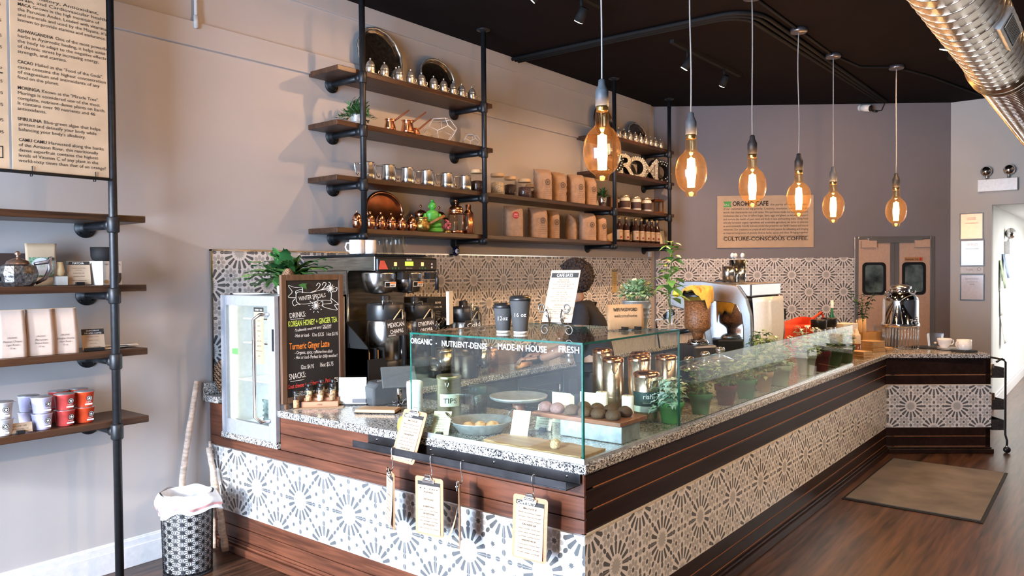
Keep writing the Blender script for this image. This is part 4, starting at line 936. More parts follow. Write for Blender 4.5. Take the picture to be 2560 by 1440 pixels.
Zd = lambda u, v: (500+u/4.8, 840+v/4.8)
for ln in ([(1235, 800), (1240, 890), (1290, 925), (1400, 920), (1540, 880), (1680, 880)], [(1235, 800), (1270, 770), (1420, 780), (1560, 745), (1680, 760), (1682, 880)],
           [(1235, 800), (1235, 760), (1310, 740), (1318, 785)], [(1318, 745), (1310, 710), (1230, 715), (1135, 690), (1185, 770), (1132, 835), (1230, 845)], [(1682, 880), (1690, 915), (1580, 930), (1585, 960), (1680, 990), (1765, 1000), (1730, 940), (1780, 930), (1690, 855)], [(1578, 885), (1580, 930)],
           [(1420, 780), (1500, 740), (1545, 680), (1520, 655), (1495, 690)], [(1470, 765), (1570, 735), (1622, 665), (1590, 650), (1570, 685)], [(1560, 745), (1640, 710), (1680, 665), (1655, 645)], [(1220, 860), (1190, 900), (1210, 950), (1250, 930), (1290, 935)], [(1700, 770), (1750, 760), (1762, 715), (1740, 720)]):
    pcurve(m, YT, [Zc(*q) for q in ln])
for cx, cy, r in ((1490, 945, 55), (1680, 725, 55)):
    for k in range(6): a = pi*k/6; pcurve(m, YT, [Zc(cx-r*cos(a), cy-r*sin(a)), Zc(cx+r*cos(a), cy+r*sin(a))], .0018)
for k in range(10): a = 2*pi*k/10; pcurve(m, YT, [Zc(1490+75*cos(a), 945+75*sin(a)), Zc(1490+95*cos(a), 945+95*sin(a))], .0014)
pline(m, YT, 'WINTER SPECIALS', Zc(1270, 885), Zc(1615, 835), .034)
pline(m, YT, 'DRINKS:', Zc(1150, 1110), Zc(1355, 1085), .042); pcurve(m, YT, [Zc(1165, 1125), Zc(1335, 1110)])
pline(m, YT, 'KOREAN HONEY + GINGER TEA', Zc(1132, 1222), Zc(1760, 1155), .045, 1, bold=.012)
pline(m, YT, '-Traditionally sweet and spicy!', Zc(1215, 1285), Zc(1560, 1235), .022); pline(m, YT, 'DELISH!', Zc(1578, 1235), Zc(1685, 1222), .026)
pcurve(m, YT, [Zc(1580, 1245), Zc(1685, 1230)], .0012)
pline(m, YT, '-Hot or iced-   12oz $3.25   16oz $3.95', Zc(1215, 1355), Zc(1768, 1325), .028)
pline(m, YT, 'Turmeric Ginger Latte', Zd(1070, 165), Zd(1552, 125), .052, 2, bold=.008)
pline(m, YT, '- Organic, spicy, caffeine-free elixir', Zd(1135, 220), Zd(1590, 197), .026)
pline(m, YT, '- Hot or iced- Perfect for chilly weather!', Zd(1130, 280), Zd(1645, 250), .028)
pline(m, YT, '12oz $4.95', Zd(1205, 400), Zd(1358, 385), .034); pline(m, YT, '16oz $5.75', Zd(1432, 370), Zd(1592, 355), .034)
pline(m, YT, 'SNACKS:', Zd(1068, 530), Zd(1265, 490), .046); pcurve(m, YT, [Zd(1085, 548), Zd(1250, 522)])
pline(m, YT, 'Goat cheese + cranberry zen Panini', Zd(1052, 640), Zd(1585, 545), .034, 3, bold=.008); pline(m, YT, '$8', Zd(1608, 555), Zd(1650, 550), .042)
pline(m, YT, '- House-made on sourdough with', Zd(1115, 700), Zd(1610, 660), .032); pline(m, YT, 'chutney', Zd(1135, 745), Zd(1265, 720), .032)
m.build('chalk_writing', [WINK, M('lime_chalk', (.62, .8, .12), .7), M('orange_chalk', (.9, .27, .04), .7), M('red_chalk', (.75, .07, .06), .7)], t)
# --- twin coffee brewer on the back worktop
BRUSH = M('brewer_steel', (.36, .33, .28), .25, .9, na=.3, ns=6, stretch=(1, 1, 12))
bx, bz = 3.075, ZB+EPS; BW_ = .49
t = thing('coffee_brewer', 'twin head steel coffee brewer with black control panel', 'coffee machine', (bx, 3.5, bz))
zt = 1.725-bz; zh = 1.637-bz
m = MB(); m.box(0, .004, zh, BW_, .70, zt); m.box(0, .27, .0, BW_, .70, zh); m.build('housing', BRUSH, t, bevel=.004)
m = MB(); m.box(.0, -.05, 0, BW_, .27, .03); m.build('drip_base', BLACKM, t)
m = MB(); m.tube([(0, .262, .0), (0, .262, zh)], .012, 8); m.build('corner_post', STEEL, t)
m = MB(); m.box(-.006, -.03, zh-.006, BW_+.012, .005, zt-.008); pn = m.build('control_panel', BLACK, t, bevel=.012)
m = MB(fr((0, -.0308, zh), (1, 0, 0), (0, -1, 0)))
m.text('BUNN', .016, .25, .062, 0, 'c', bold=.02); m.quad((.215, .03, .0004), (.285, .03, .0004), (.285, .055, .0004), (.215, .055, .0004), 1)
for x in (.135, .365):
    m.quad((x-.012, .028, .0004), (x+.012, .028, .0004), (x+.012, .052, .0004), (x-.012, .052, .0004), 2)
    for k in (-1, 0, 1): m.add([(x+k*.025+.007*cos(2*pi*q/10), .014+.007*sin(2*pi*q/10), .0005) for q in range(10)], [tuple(range(10))], 3)
m.text('Infusion Series', .009, .25, .012, 0, 'c'); m.add([(.0, .008, .0004), (.075, .008, .0004), (.045, .06, .0004), (.012, .06, .0004)], [(0, 1, 2, 3)], 4)
for y in (.02, .04): m.add([(.45+.007*cos(2*pi*q/10), y+.007*sin(2*pi*q/10), .0005) for q in range(10)], [tuple(range(10))], 0)
m.build('panel_print', [WINK, M('lime_display', (.5, .75, .05), .4, emit=1.2, ecol=(.5, .85, .05)), M('amber_button', (.8, .5, .25), .4, emit=.6, ecol=(1, .6, .2)), M('green_button', (.02, .12, .06), .4), M('red_sticker', (.55, .08, .06), .5)], pn)
m = MB(); m.box(-.02, -.02, zt, BW_*.86, .69, zt+.004)
for k in range(22): m.box(-.02+.02*k, -.02, zt+.004, -.014+.02*k, .69, zt+.012)
m.build('cup_rail', BLACKM, t)
for k, x in enumerate((.115, .35)):
    f = MB(); f.lathe([(.0, -.135), (.03, -.135), (.085, -.125), (.102, -.05), (.105, -.012), (.105, 0), (0, 0)], 28, at=(x, .10, zh-.008)); f = f.build('brew_funnel', STEEL, t)
    h = MB(); h.box(x+.06, -.055, zh-.055, x+.125, -.0, zh-.012); h.tube([(x+.115, -.05, zh-.02), (x+.118, -.06, zh-.06), (x+.118, -.055, zh-.125)], .012, 8); h.build('handle', BLACK, f)
    h = MB(fr((x-.0, -.0055, zh-.085), (1, 0, .0), (0, -1, -.12))); h.quad((-.045, -.016, 0), (.045, -.016, 0), (.045, .016, 0), (-.045, .016, 0), 0); h.quad((-.04, -.013, .0005), (-.005, -.013, .0005), (-.005, .012, .0005), (-.04, .012, .0005), 2); h.quad((-.003, .004, .0005), (.042, .004, .0005), (.042, .014, .0005), (-.003, .014, .0005), 1); h.text('HOT', .016, .02, -.012, 2, 'c', bold=.03, z=.001); h.build('warning_label', [WINK, M('orange_label', (.8, .25, .05), .5), BLACK], f)
def airpot(label, loc, s, sign=None, group='steel coffee servers'):
    t = thing('coffee_server', label, 'coffee server', loc, 0, group)
    MB().lathe([(0, 0), (.09*s, 0), (.095*s, .01), (.095*s, .13*s), (.09*s, .14*s)], 28).build('base_stand', BLACK, t)
    MB().lathe([(.09*s, .14*s), (.10*s, .145*s), (.10*s, .345*s), (.097*s, .35*s)], 32).build('steel_body', STEEL, t)
    MB().lathe([(.099*s, .35*s), (.102*s, .355*s), (.101*s, .43*s), (.096*s, .44*s), (.07*s, .443*s), (.03, .445*s), (.03, .475*s), (.018, .48*s), (0, .48*s)], 32).build('black_lid', BLACK, t)
    m = MB(); m.tube([(-.075*s, -.065*s, .41*s), (-.085*s, -.07*s, .455*s), (-.04*s, -.095*s, .455*s), (-.03*s, -.09*s, .41*s)], .004, 6); m.build('wire_handle', CHROME, t)
    m = MB(); m.tube([(.03, -.10*s, .40*s), (.03, -.112*s, .39*s), (.03, -.112*s, .09*s), ], .014, 10); m.tube([(.03, -.10*s, .1*s), (.03, -.15*s, .1*s), (.03, -.16*s, .07*s)], .02, 10); m.build('tap', BLACK, t)
    m = MB(); m.box(-.01, -.16*s, .06*s, .07, -.11*s, .085*s); m.build('tap_guard', CHROME, t, bevel=.008)
    if sign:
        h = MB(fr((-.045, -.128*s, .272*s), (1, -.05, .06), (0, -1, .1))); h.box(-.075, 0, 0, .075, .105, .004, 0)
        h.text(sign[0], .038, 0, .056, 1, 'c', z=.0046, width=.125); h.text(sign[1], .034, 0, .018, 1, 'c', z=.0046, width=.1 if len(sign[1]) < 8 else .13)
        if len(sign) > 2: h.text(sign[2], .013, -.068, .004, 1, z=.0046)
        sg = h.build('chalk_tag', [M('tag_slate', (.015, .014, .016), .6), WINK], t)
        h = MB(); h.tube([(-.07, -.128*s, .272*s+.10), (.0, -.116*s, .272*s+.155), (.02, -.113*s, .272*s+.155), (.0, -.132*s, .272*s+.10)], .0035, 5); h.build('twine', M('jute_twine', (.5, .33, .16), .9), t)
    return t
airpot('steel coffee server tagged Mexican Chiapas under the left brew funnel', (bx+.105, 3.53, bz+.03+EPS), 1.15, ('MEXICAN', 'CHIAPAS', 'ORGANIC'))
airpot('steel coffee server tagged Ethiopian Oromia under the right brew funnel', (bx+.36, 3.53, bz+.03+EPS), 1.12, ('ETHIOPIAN', 'OROMIA', 'ORGANIC'))
airpot('steel coffee server right of the black coffee mill, tagged Cold', (aY(1158, 760, 3.55).x, 3.55, bz), 1.1, ('Cold', 'made w/'))
x = aY(1095, 780, 3.74).x; t = thing('coffee_mill', 'black box coffee mill with large chrome dial', 'coffee grinder', (x, 3.74, bz))
m = MB(); m.box(-.10, 0, 0, .10, .3, .55); m.build('housing', BLACK, t, bevel=.008)
m = MB(fr((0, -.0008, 0), (1, 0, 0), (0, -1, 0))); m.text('BUNN', .02, 0, .505, 0, 'c', bold=.01); m.text('Coffee Mill', .018, 0, .475, 0, 'c', shear=.3)
for k in range(4): m.text('grind selection', .008, 0, .445-.011*k, 0, 'c')
m.build('print', WINK, t)
m = MB(fr((.03, 0, .34), (1, 0, 0), (0, -1, 0))); m.lathe([(.07, 0), (.07, .012), (.06, .018), (.045, .018), (.043, .05), (0, .052)], 28); m.build('dial', CHROME, t)
m = MB(fr((.03, -.03, .34), (1, 0, 0), (0, -1, 0))); m.lathe([(.046, 0), (.046, .025), (0, .027)], 24); m.build('dial_cap', BLACK, t)
# mugs on the brewer
zr = 1.725+.014
def mug(label, loc, r, h, rz, mat=WHITE, group=None, up=True, name='mug'):
    t = thing(name, label, 'mug', loc, rz, group); w = .004
    P = [(0, 0), (r*.92, 0), (r, .006), (r, h), (r-w, h), (r-w, .008), (0, .008)]
    if not up: P = [(q, h-z) for q, z in P]
    MB().lathe(P, 28).build('cup_body', mat, t)
    m = MB(); m.tube([(r-.002, 0, h*.8), (r+.022, 0, h*.78), (r+.03, 0, h*.5), (r+.02, 0, h*.24), (r-.002, 0, h*.2)], .005, 8); m.build('handle', mat, t); return t
for px, y, rz, lab in ((892, 3.62, 2.0, 'white mug on the coffee brewer rack with handle showing'), (922, 3.60, 2.5, 'second white mug on the brewer rack beside the glass mugs')): mug(lab, (aY(px, 620, y).x, y, zr), .045, .085, rz, WHITE, 'white mugs on the coffee brewer')
GM = 'upturned glass mugs on the coffee brewer'
for px, y, h, rz, lab in ((952, 3.60, .10, 2.6, 'upturned clear glass mug on the brewer rack nearest the white mugs'), (972, 3.66, .112, .6, 'upturned clear glass mug at the middle of the brewer rack'), (994, 3.58, .112, -.2, 'upturned clear glass mug with its handle out at the right of the brewer rack')): mug(lab, (aY(px, 620, y).x, y, zr), .04, h, rz, GLASSJ, GM, False, 'glass_mug')
# --- organiser, printer, acrylic frame, tablet
zg = ZG+EPS
t = thing('lid_organizer', 'black open cup and stir stick organizer before the brewer', 'organizer', (2.925, 3.405, zg), .0)
m = MB(); m.box(0, 0, 0, .012, .24, .30)
m.add([(0, 0, 0), (0, .24, 0), (0, .24, .48), (0, .12, .40), (0, 0, .31), (.006, 0, 0), (.006, .24, 0), (.006, .24, .48), (.006, .12, .40), (.006, 0, .31)], [(0, 1, 2, 3, 4), (9, 8, 7, 6, 5), (0, 4, 9, 5), (4, 3, 8, 9), (3, 2, 7, 8), (2, 1, 6, 7)])
for x in (.065, .127): m.box(x, 0, 0, x+.008, .24, .3)
for y in (.0, .08, .16): m.box(0, y-.006, 0, .135, y, .24+.55*y)
m.box(0, .235, 0, .135, .24, .45); m.box(.0, 0, 0, .135, .235, .01); m.build('organizer_box', BLACKM, t)
m = MB()
for k in range(16): x, y = (.015 if k % 2 else .08)+random.uniform(0, .035), .015+random.uniform(0, .05); m.tube([(x, y, .02), (x+random.uniform(-.01, .01), y, .27+random.uniform(0, .02))], .003, 4)
m.build('stir_sticks', M('pale_stick_wood', (.62, .45, .26), .7), t)
c = aZ(926, 990, ZG); ang = -.74
t = thing('receipt_printer', 'dark grey receipt printer on the front worktop', 'printer', (2.955, 3.27, zg), -.28)
m = MB(); m.prism([(-.125, 0), (.125, 0), (.125, .115), (.105, .13), (-.10, .13), (-.125, .10)], -.075, .075); m.v = [V((v.x, v.z, v.y)) for v in m.v]; m.build('housing', M('charcoal_plastic', (.06, .065, .07), .45), t, bevel=.012)
m = MB(); m.box(-.07, -.02, .131, .06, -.01, .134); m.build('paper_slot', M('paper_slot_grey', (.35, .36, .36), .4), t)
t = card('sign_holder', 'white notice in a clear upright holder before the printer', V((aZ(881, 1013, ZG).x, aZ(881, 1013, ZG).y, zg)), .155, .155, -.85, .14, [PAPER], (('Tip your barista', .008, .135, .05, 0),), foot=None, band=(.012, .03, .0))
m = MB(RX(-.14)); m.box(-.08, -.006, 0, .08, -.003, .165); m.build('acrylic_front', GLASSJ, t); m = MB(); m.box(-.08, -.008, 0, .08, .05, .006); m.build('holder_foot', BLACK, t)
m = MB(RX(-.14)); m.box(0, -.0085, .012, .075, -.0065, .034, 0); m.build('dark_strip', M('strip_grey', (.1, .1, .11), .5), t)
t = thing('tablet_register', 'angled till tablet on a stand at the left end of the glass case', 'tablet', (aY(1000, 985, 3.08).x, 3.08, zg), -.6)
m = MB(T3(0, 0, .13) @ RX(-.75)); m.box(-.095, -.008, -.02, .095, .008, .12); m.build('tablet', M('tablet_silver', (.10, .115, .12), .4, .3), t, bevel=.004)
m = MB(T3(0, 0, .13) @ RX(-.75)); m.box(-.085, .008, -.01, .085, .0095, .11); m.build('screen', BLACK, t)
m = MB(); m.box(-.06, -.02, 0, .06, .1, .01); m.tube([(0, .04, .01), (0, .03, .16)], .015, 10); m.build('stand', CHROME, t)
m = MB(); P = []
for k in range(30): a = k*.42; P.append((2.93+.05*cos(a)+.006*k*.3, 3.05+.035*sin(a)+k*.006, zg+.012+.01*abs(sin(k*.7))+(.03 if 8 < k < 12 else 0)))
m.tube(P, .0028, 6); tag(m.build('cable', M('grey_cable', (.12, .12, .12), .5)), 'loose dark cable looping on the worktop beside the printer', 'cable')
# tea sampler
c = aZ(803, 1014, ZG); t = thing('sampler_stand', 'stepped wooden stand for spice jars before the chalkboard', 'stand', (c.x, c.y, zg+.001), -.78)
SAM = wood('reddish_block_wood', (.33, .14, .07), (.47, .22, .12), 0, rough=.5)
m = MB(); m.prism([(-.06, 0), (.06, 0), (.06, .062), (.02, .062), (.02, .046), (-.02, .046), (-.02, .03), (-.06, .03)], -.1, .1); m.v = [V((v.z, v.x, v.y)) for v in m.v]; m.build('stand', SAM, t, bevel=.002)
m = MB(fr((0, -.0607, .01), (1, 0, 0), (0, -1, 0))); m.text('rishi', .016, 0, 0, 0, 'c'); m.build('brand_mark', M('burnt_mark', (.15, .06, .03), .7), t)
root = t; RM = RZ(-.78)
SPICE = [M('spice_a', (.5, .3, .15), .8, na=.6, ns=160), M('spice_b', (.7, .58, .35), .8, na=.5, ns=160), M('spice_c', (.35, .22, .12), .8, na=.6, ns=160)]
GJ = 'little spice jars on the sampler stand'; nm3 = ('left', 'middle', 'right'); rw = ('front row', 'middle row', 'back row')
def vial(label, p, k, h=.065):
    t = thing('spice_jar', label, 'jar', p, 0, GJ)
    MB().lathe([(0, 0), (.016, 0), (.0175, .003), (.0175, h), (.015, h+.004)], 18).build('glass', GLASSJ, t)
    MB().lathe([(0, .002), (.0155, .002), (.0155, h*.5), (0, h*.52)], 16).build('spice', SPICE[k % 3], t)
    MB().lathe([(.0178, h-.002), (.018, h), (.018, h+.011), (0, h+.012)], 18).build('lid', BLACK, t)
for r in range(3):
    for k in range(3):
        q = RM @ V((-.064+.064*k, -.04+.04*r, .031+.016*r)); vial('spice jar with black lid, %s one of the %s on the wooden stand' % (nm3[k], rw[r]), V((c.x, c.y, zg+.001))+q+V((0, 0, EPS)), r+k)
q = RM @ V((-.125, -.075, .0)); vial('taller spice jar standing on the sheet left of the wooden stand', V((c.x, c.y, zg+.002))+q, 0, .085)
m = MB(RZ(-.78)); m.box(-.13, -.115, 0, .13, .02, .0008); o = m.build('paper_sheet', KRAFTL); o.location = (c.x, c.y, zg-.0004); tag(o, 'cream paper sheet lying under the spice jar stand', 'paper')
c = aZ(945, 1030, ZG); t = thing('wooden_slab', 'small wooden slab with dark edge lying on the front worktop', 'board', (c.x, c.y, zg), -1.05)
MB().box(-.11, -.055, .004, .11, .055, .02).build('wood_top', wood('tan_slab_wood', (.38, .22, .11), (.52, .33, .18), 0, rough=.5), t, bevel=.002); MB().box(-.112, -.057, 0, .112, .057, .004).build('dark_base', BLACKM, t)
# ================================================================= glass case on the corner of the counter
def on(px, Y, z=None): p = aY(px, 720, Y); return V((p.x, p.y, zg if z is None else z))
GX0, GX1, GY0, GY1, GZ0, GZ1 = 2.462, 3.282, 1.617, 2.568, ZG+.012, 1.347
t = thing('glass_display_case', 'clear glass pastry case with white lettering on the counter corner', 'display case', (GX0, GY0, ZG))
def gp(nm, a, edges):
    m = MB(T3(-GX0, -GY0, -ZG)); m.box(*a); p = m.build(nm, GLASS, t)
    for q in edges: MB(T3(-GX0, -GY0, -ZG)).box(*q).build('green_edge', GEDGE, p)
h = .008; d_ = .0006
gp('front_pane', (GX0, GY0+h, GZ0, GX0+h, GY1-h, GZ1-h), [])
gp('side_pane', (GX0, GY0, GZ0, GX1, GY0+h, GZ1-h), [(GX0-d_, GY0-d_, GZ0, GX0+h, GY0, GZ1-h), (GX0-d_, GY0-d_, GZ0, GX0, GY0+h, GZ1-h), (GX1, GY0-d_, GZ0, GX1+.003, GY0+h, GZ1-h)])
gp('end_pane', (GX0, GY1-h, GZ0, GX1, GY1, GZ1-h), [(GX0-d_, GY1-h, GZ0, GX0, GY1+d_, GZ1-h), (GX0-d_, GY1, GZ0, GX0+h, GY1+d_, GZ1-h)])
gp('divider_pane', (GX1-h, GY0+h, GZ0, GX1, GY1-h, GZ0+.10), [])
gp('top_pane', (GX0, GY0, GZ1-h, GX1, GY1, GZ1), [(GX0-.002, GY0-.002, GZ1-h, GX0, GY1, GZ1), (GX0-.002, GY0-.002, GZ1-h, GX1, GY0, GZ1), (GX0, GY1, GZ1-h, GX1, GY1+.002, GZ1), (GX1, GY0, GZ1-h, GX1+.002, GY1, GZ1)])
m = MB(T3(-GX0, -GY0, -ZG)); m.box(GX0-.016, GY0-.014, ZG+.0005, GX0+.012, GY1, ZG+.012); m.box(GX0-.018, GY0-.014, ZG+.0005, GX0-.016, GY1, ZG+.022); m.box(GX0+.012, GY0-.004, ZG+.0005, GX1, GY0+.012, ZG+.012); m.build('metal_channel', GALV, t)
m = MB(T3(-GX0, -GY0, -ZG) @ fr((GX0-.0008, 0, 0), (0, -1, 0), (-1, 0, 0)))
for s, a, b in (('ORGANIC', (1026.7, 858), (1080, 859)), ('NUTRIENT-DENSE', (1104, 865), (1217, 869.5)), ('MADE-IN HOUSE', (1244.5, 873), (1366, 877.5)), ('FRESH', (1396, 880), (1447, 882))):
    p, q = aX(a[0], a[1], GX0), aX(b[0], b[1], GX0); m.text(s, .036, -p.y, p.z, 0, width=p.y-q.y, bold=.01, z=0)
for a in ((1091, 857), (1229, 867), (1381, 875)): p = aX(a[0], a[1], GX0); m.add([(-p.y+.003*cos(2*pi*k/10), p.z+.003*sin(2*pi*k/10)-.003, 0) for k in range(10)], [tuple(range(10))])
m.build('white_lettering', M('bright_white_vinyl', (.9, .9, .9), .6), t)
# low glass guard along the side counter
t = thing('glass_guard', 'low clear glass guard running along the side counter in front of the potted ivy', 'glass guard', (3.3, 1.63, ZG))
xs = [3.29, 4.28, 4.83, 5.20, 6.30]
for a, b in zip(xs, xs[1:]):
    p = MB(T3(-3.3, -1.63, -ZG)).box(a+.002, 1.632, ZG+.008, b-.002, 1.638, 1.19).build('pane', GLASS, t)
    MB(T3(-3.3, -1.63, -ZG)).box(a+.002, 1.6315, 1.19, b-.002, 1.6385, 1.1915).build('green_edge', GEDGE, p)
MB(T3(-3.3, -1.63, -ZG)).box(3.29, 1.628, ZG+.0006, 6.30, 1.642, ZG+.008).build('base_channel', STEEL, t)
# --- contents
zi = zg
p = on(1120, 2.645); t = thing('tips_canister', 'tall gold canister with a paper sign reading TIPS beside the glass case', 'canister', p, -.75)
GOLDT = M('brushed_gold_tin', (.68, .58, .36), .28, .95, na=.1, ns=10, stretch=(1, 1, 20))
MB().lathe([(0, 0), (.058, 0), (.06, .004), (.06, .205), (.063, .207), (.063, .222), (.058, .226), (0, .226)], 32).build('canister_body', GOLDT, t)
m = MB(); m.tube([(-.02, -.062, .21), (-.022, -.07, .19), (-.015, -.067, .165), (-.005, -.07, .19), (-.012, -.062, .21)], .003, 6); m.build('clasp', CHROME, t)
m = MB(); n = 12
for k in range(n): pass
m.surf(lambda u, v: (.0625*sin((u-.5)*1.75), -.0625*cos((u-.5)*1.75), .075+.062*v), 13, 2); sg = m.build('sign', M('cream_sign_paper', (.80, .76, .62), .8), t)
m = MB(fr((0, -.0636, 0), (1, 0, 0), (0, -1, 0))); m.text('TIPS', .036, 0, .092, 0, 'c', width=.07); m.build('sign_print', INK, sg)
HAM = M('hammered_steel', (.30, .27, .25), .25, 1, na=.2, ns=60, bump=.9, bs=90); HAMC = M('hammered_copper', (.50, .27, .20), .25, 1, na=.2, ns=60, bump=.9, bs=90)
p = on(1192, 2.65); t = thing('hammered_canister', 'hammered dark steel canister with smooth lid just beyond the glass case end', 'canister', p)
MB().lathe([(0, 0), (.044, 0), (.047, .004), (.047, .10), (.044, .104)], 28).build('canister_body', HAM, t); MB().lathe([(.047, .104), (.049, .106), (.049, .14), (.045, .146), (0, .148)], 28).build('lid', M('teal_glass_lid', (.10, .18, .18), .2, .3), t)
p = on(1294, 2.40); t = thing('cake_stand', 'galvanised cake stand on a reddish wooden foot in the glass case', 'cake stand', p)
MB().lathe([(0, 0), (.036, 0), (.038, .006), (.03, .05), (.034, .088), (0, .09)], 24).build('wooden_foot', wood('red_wood_foot', (.20, .07, .04), (.33, .13, .08), 2, rough=.4), t)
MB().lathe([(0, .09), (.13, .092), (.144, .10), (.149, .112), (.145, .112), (.13, .104), (0, .102)], 40).build('plate', GALV, t)
p = on(1199, 2.33); t = thing('galvanised_pan', 'round galvanised pan with two hoop handles holding pastries', 'pan', p, -.65)
MB().lathe([(0, .0), (.095, .0), (.105, .004), (.145, .05), (.149, .055), (.143, .054), (.10, .009), (0, .006)], 44).build('pan_body', GALV, t)
for sx in (-1, 1):
    m = MB(); m.tube([(sx*.138, -.045, .05), (sx*.15, -.045, .075), (sx*.165, -.02, .095), (sx*.165, .02, .095), (sx*.15, .045, .075), (sx*.138, .045, .05)], .0045, 7); m.build('handle', STEEL, t)
PAST = M('golden_pastry', (.62, .36, .16), .55, na=.4, ns=25, bump=.4, bs=60)
def blob(name, label, cat, loc, r, mat, group=None, seed=1, sub=2, amp=.08):
    rr = random.Random(seed); ph = [rr.uniform(0, 6) for _ in range(6)]
    m = MB(); m.surf(lambda u, v: (lambda a, b: (r[0]*cos(a)*cos(b)*(1+amp*sin(3*a+ph[0])*cos(2*b+ph[1])), r[1]*sin(a)*cos(b)*(1+amp*sin(4*a+ph[2])), r[2]*(max(-.55, sin(b))+.55)*(1+amp*sin(5*a+ph[3])*cos(b))))(2*pi*u, pi*(v-.5)), 22, 12, 0, closed=True)
    o = m.build(name, mat); o.location = loc; return tag(o, label, cat, group)
for i, (dx, dy, lab) in enumerate(((-.055, .01, 'golden pastry at the left in the galvanised pan'), (.0, .01, 'golden pastry at the middle of the galvanised pan'), (.055, .0, 'golden pastry at the right in the galvanised pan'))):
    blob('pastry', lab, 'pastry', p+RZ(-.65) @ V((dx, dy, .0112)), (.034, .028, .022), PAST, 'pastries in the pan', i+3)
MEN = ('SMALL PLATES $7', 'Hummus plate', 'SALADS $9', 'Kale and quinoa', 'SANDWICHES $9', 'Turkey pesto', 'Grilled veggie')
def menucard(label, p, w, h, rz, lean, foot=.03, body=KRAFTL):
    ln = [(MEN[k % 7], .0075 if k % 2 == 0 else .006, h*(.82-.095*k), w*(.55 if k % 2 == 0 else .75), 0) for k in range(8)]
    return card('price_card', label, p, w, h, rz, lean, [body], ln, foot=foot, group=None)
CRM = M('cream_card', (.72, .66, .46), .75)
menucard('curling cream price card left of the galvanised pan', on(1085, 2.42)+V((.025, 0, 0)), .085, .115, -1.15, .5, .03, CRM)
menucard('cream price card standing between the pan and the wooden board', on(1292, 2.08)+V((.0, 0, .0)), .085, .13, -1.35, .38, .03, CRM)
menucard('cream price card behind, next to the cake stand foot', on(1348, 2.10)+V((.02, 0, 0)), .08, .125, -1.35, .38, .03, CRM)
LIVE = wood('live_edge_board', (.30, .17, .08), (.55, .36, .20), 1, rough=.5, scale=4)
m = MB(); P = []
for k in range(24):
    y = 1.645+.52*k/23; P.append((2.482+.006*sin(k*1.3)+.03*max(0, (k-19)/4), y))
for k in range(24): y = 2.165-.52*k/23; P.append((2.665+.006*sin(k*1.7)-.02*max(0, (4-k)/4), y))
m.prism([(x-2.57, y-1.9) for x, y in P], 0, .017); o = m.build('serving_board', LIVE, None, bevel=.003); o.location = (2.57, 1.9, zi); tag(o, 'live edge wooden serving board at the front of the glass case', 'board')
NUTB = M('nutty_ball', (.48, .33, .18), .8, na=.5, ns=140, bump=1, bs=120)
q = aZ(1388, 1108, ZG+.04); blob('energy_ball', 'single nutty energy ball on the live edge board', 'energy ball', (q.x, q.y, zi+.0182), (.021, .021, .026), NUTB, None, 5, amp=.03)
# riser with cookies
RX0, RX1, RY0, RY1 = 2.82, 3.0, 1.66, 1.985
t = thing('riser_box', 'galvanised box with a reddish plank on top in the glass case', 'riser', (2.91, 1.82, zi))
m = MB(); m.box(-.08, -.155, 0, .08, .165, .078); m.build('box', GALV, t, bevel=.003)
m = MB(); m.box(-.115, -.17, .0785, .12, .30, .098); m.build('plank', wood('red_plank', (.22, .08, .04), (.38, .16, .09), 1, rough=.35), t, bevel=.003)
CK = M('brown_cookie', (.085, .040, .018), .75, na=.35, ns=60, bump=.7, bs=90); PCK = M('mauve_cookie', (.25, .13, .12), .75, na=.25, ns=60, bump=.7, bs=90)
zc = zi+.099; k = 0
for y, col in ((2.075, 1), (2.01, 1), (1.93, 0), (1.858, 0), (1.79, 0), (1.715, 0)):
    for x, lab in ((2.845, 'front'), (2.945, 'back')):
        if col and x > 2.9: continue
        nm = ('mauve domed cookie on the riser plank, %s from its left end' % ORD[k]) if col else ('brown domed cookie in the %s row on the riser, %s of its row' % (lab, ORD[k-2]))
        blob('cookie', nm, 'cookie', (x, y, zc), (.034, .034, .029), PCK if col else CK, 'domed cookies on the riser', int(k*2+x*100), amp=.03)
    k += 1
m = MB()
for i in range(4): m.box(-.004+.004*i, -.055-.004*i, 0, -.002+.004*i, .055-.006*i, .15-.004*i)
o = m.build('paper_bags', CRM); o.location = (3.06, 2.135, zi); tag(o, 'stack of upright cream paper bags behind the mauve cookies', 'paper bags')
m = MB()
for i in range(3): m.box(-.004+.004*i, -.06-.004*i, 0, -.002+.004*i, .055-.006*i, .16-.004*i)
o = m.build('paper_bags', CRM); o.location = (3.09, 1.99, zi); tag(o, 'second stack of upright cream paper bags, just right of the case corner', 'paper bags')
for px, Y, hh, lab in ((1503, 1.955, .17, 'white pillar candle left, behind the cookie riser'), (1568, 1.80, .165, 'white pillar candle right, behind the cookie riser')):
    q = aX(px, 720, 3.09); t = thing('pillar_candle', lab, 'candle', (q.x, q.y, zi), 0, 'white pillar candles'); MB().lathe([(0, 0), (.027, 0), (.028, .003), (.028, hh-.004), (.025, hh), (.01, hh-.004), (0, hh-.004)], 24).build('wax', M('white_wax', (.8, .79, .75), .5, sss=.1), t); MB().tube([(0, 0, hh-.004), (.001, 0, hh+.006)], .0012, 5).build('wick', BLACK, t)
CTIN = M('warm_tin', (.66, .48, .36), .26, .95, na=.15, ns=8, stretch=(1, 1, 12))
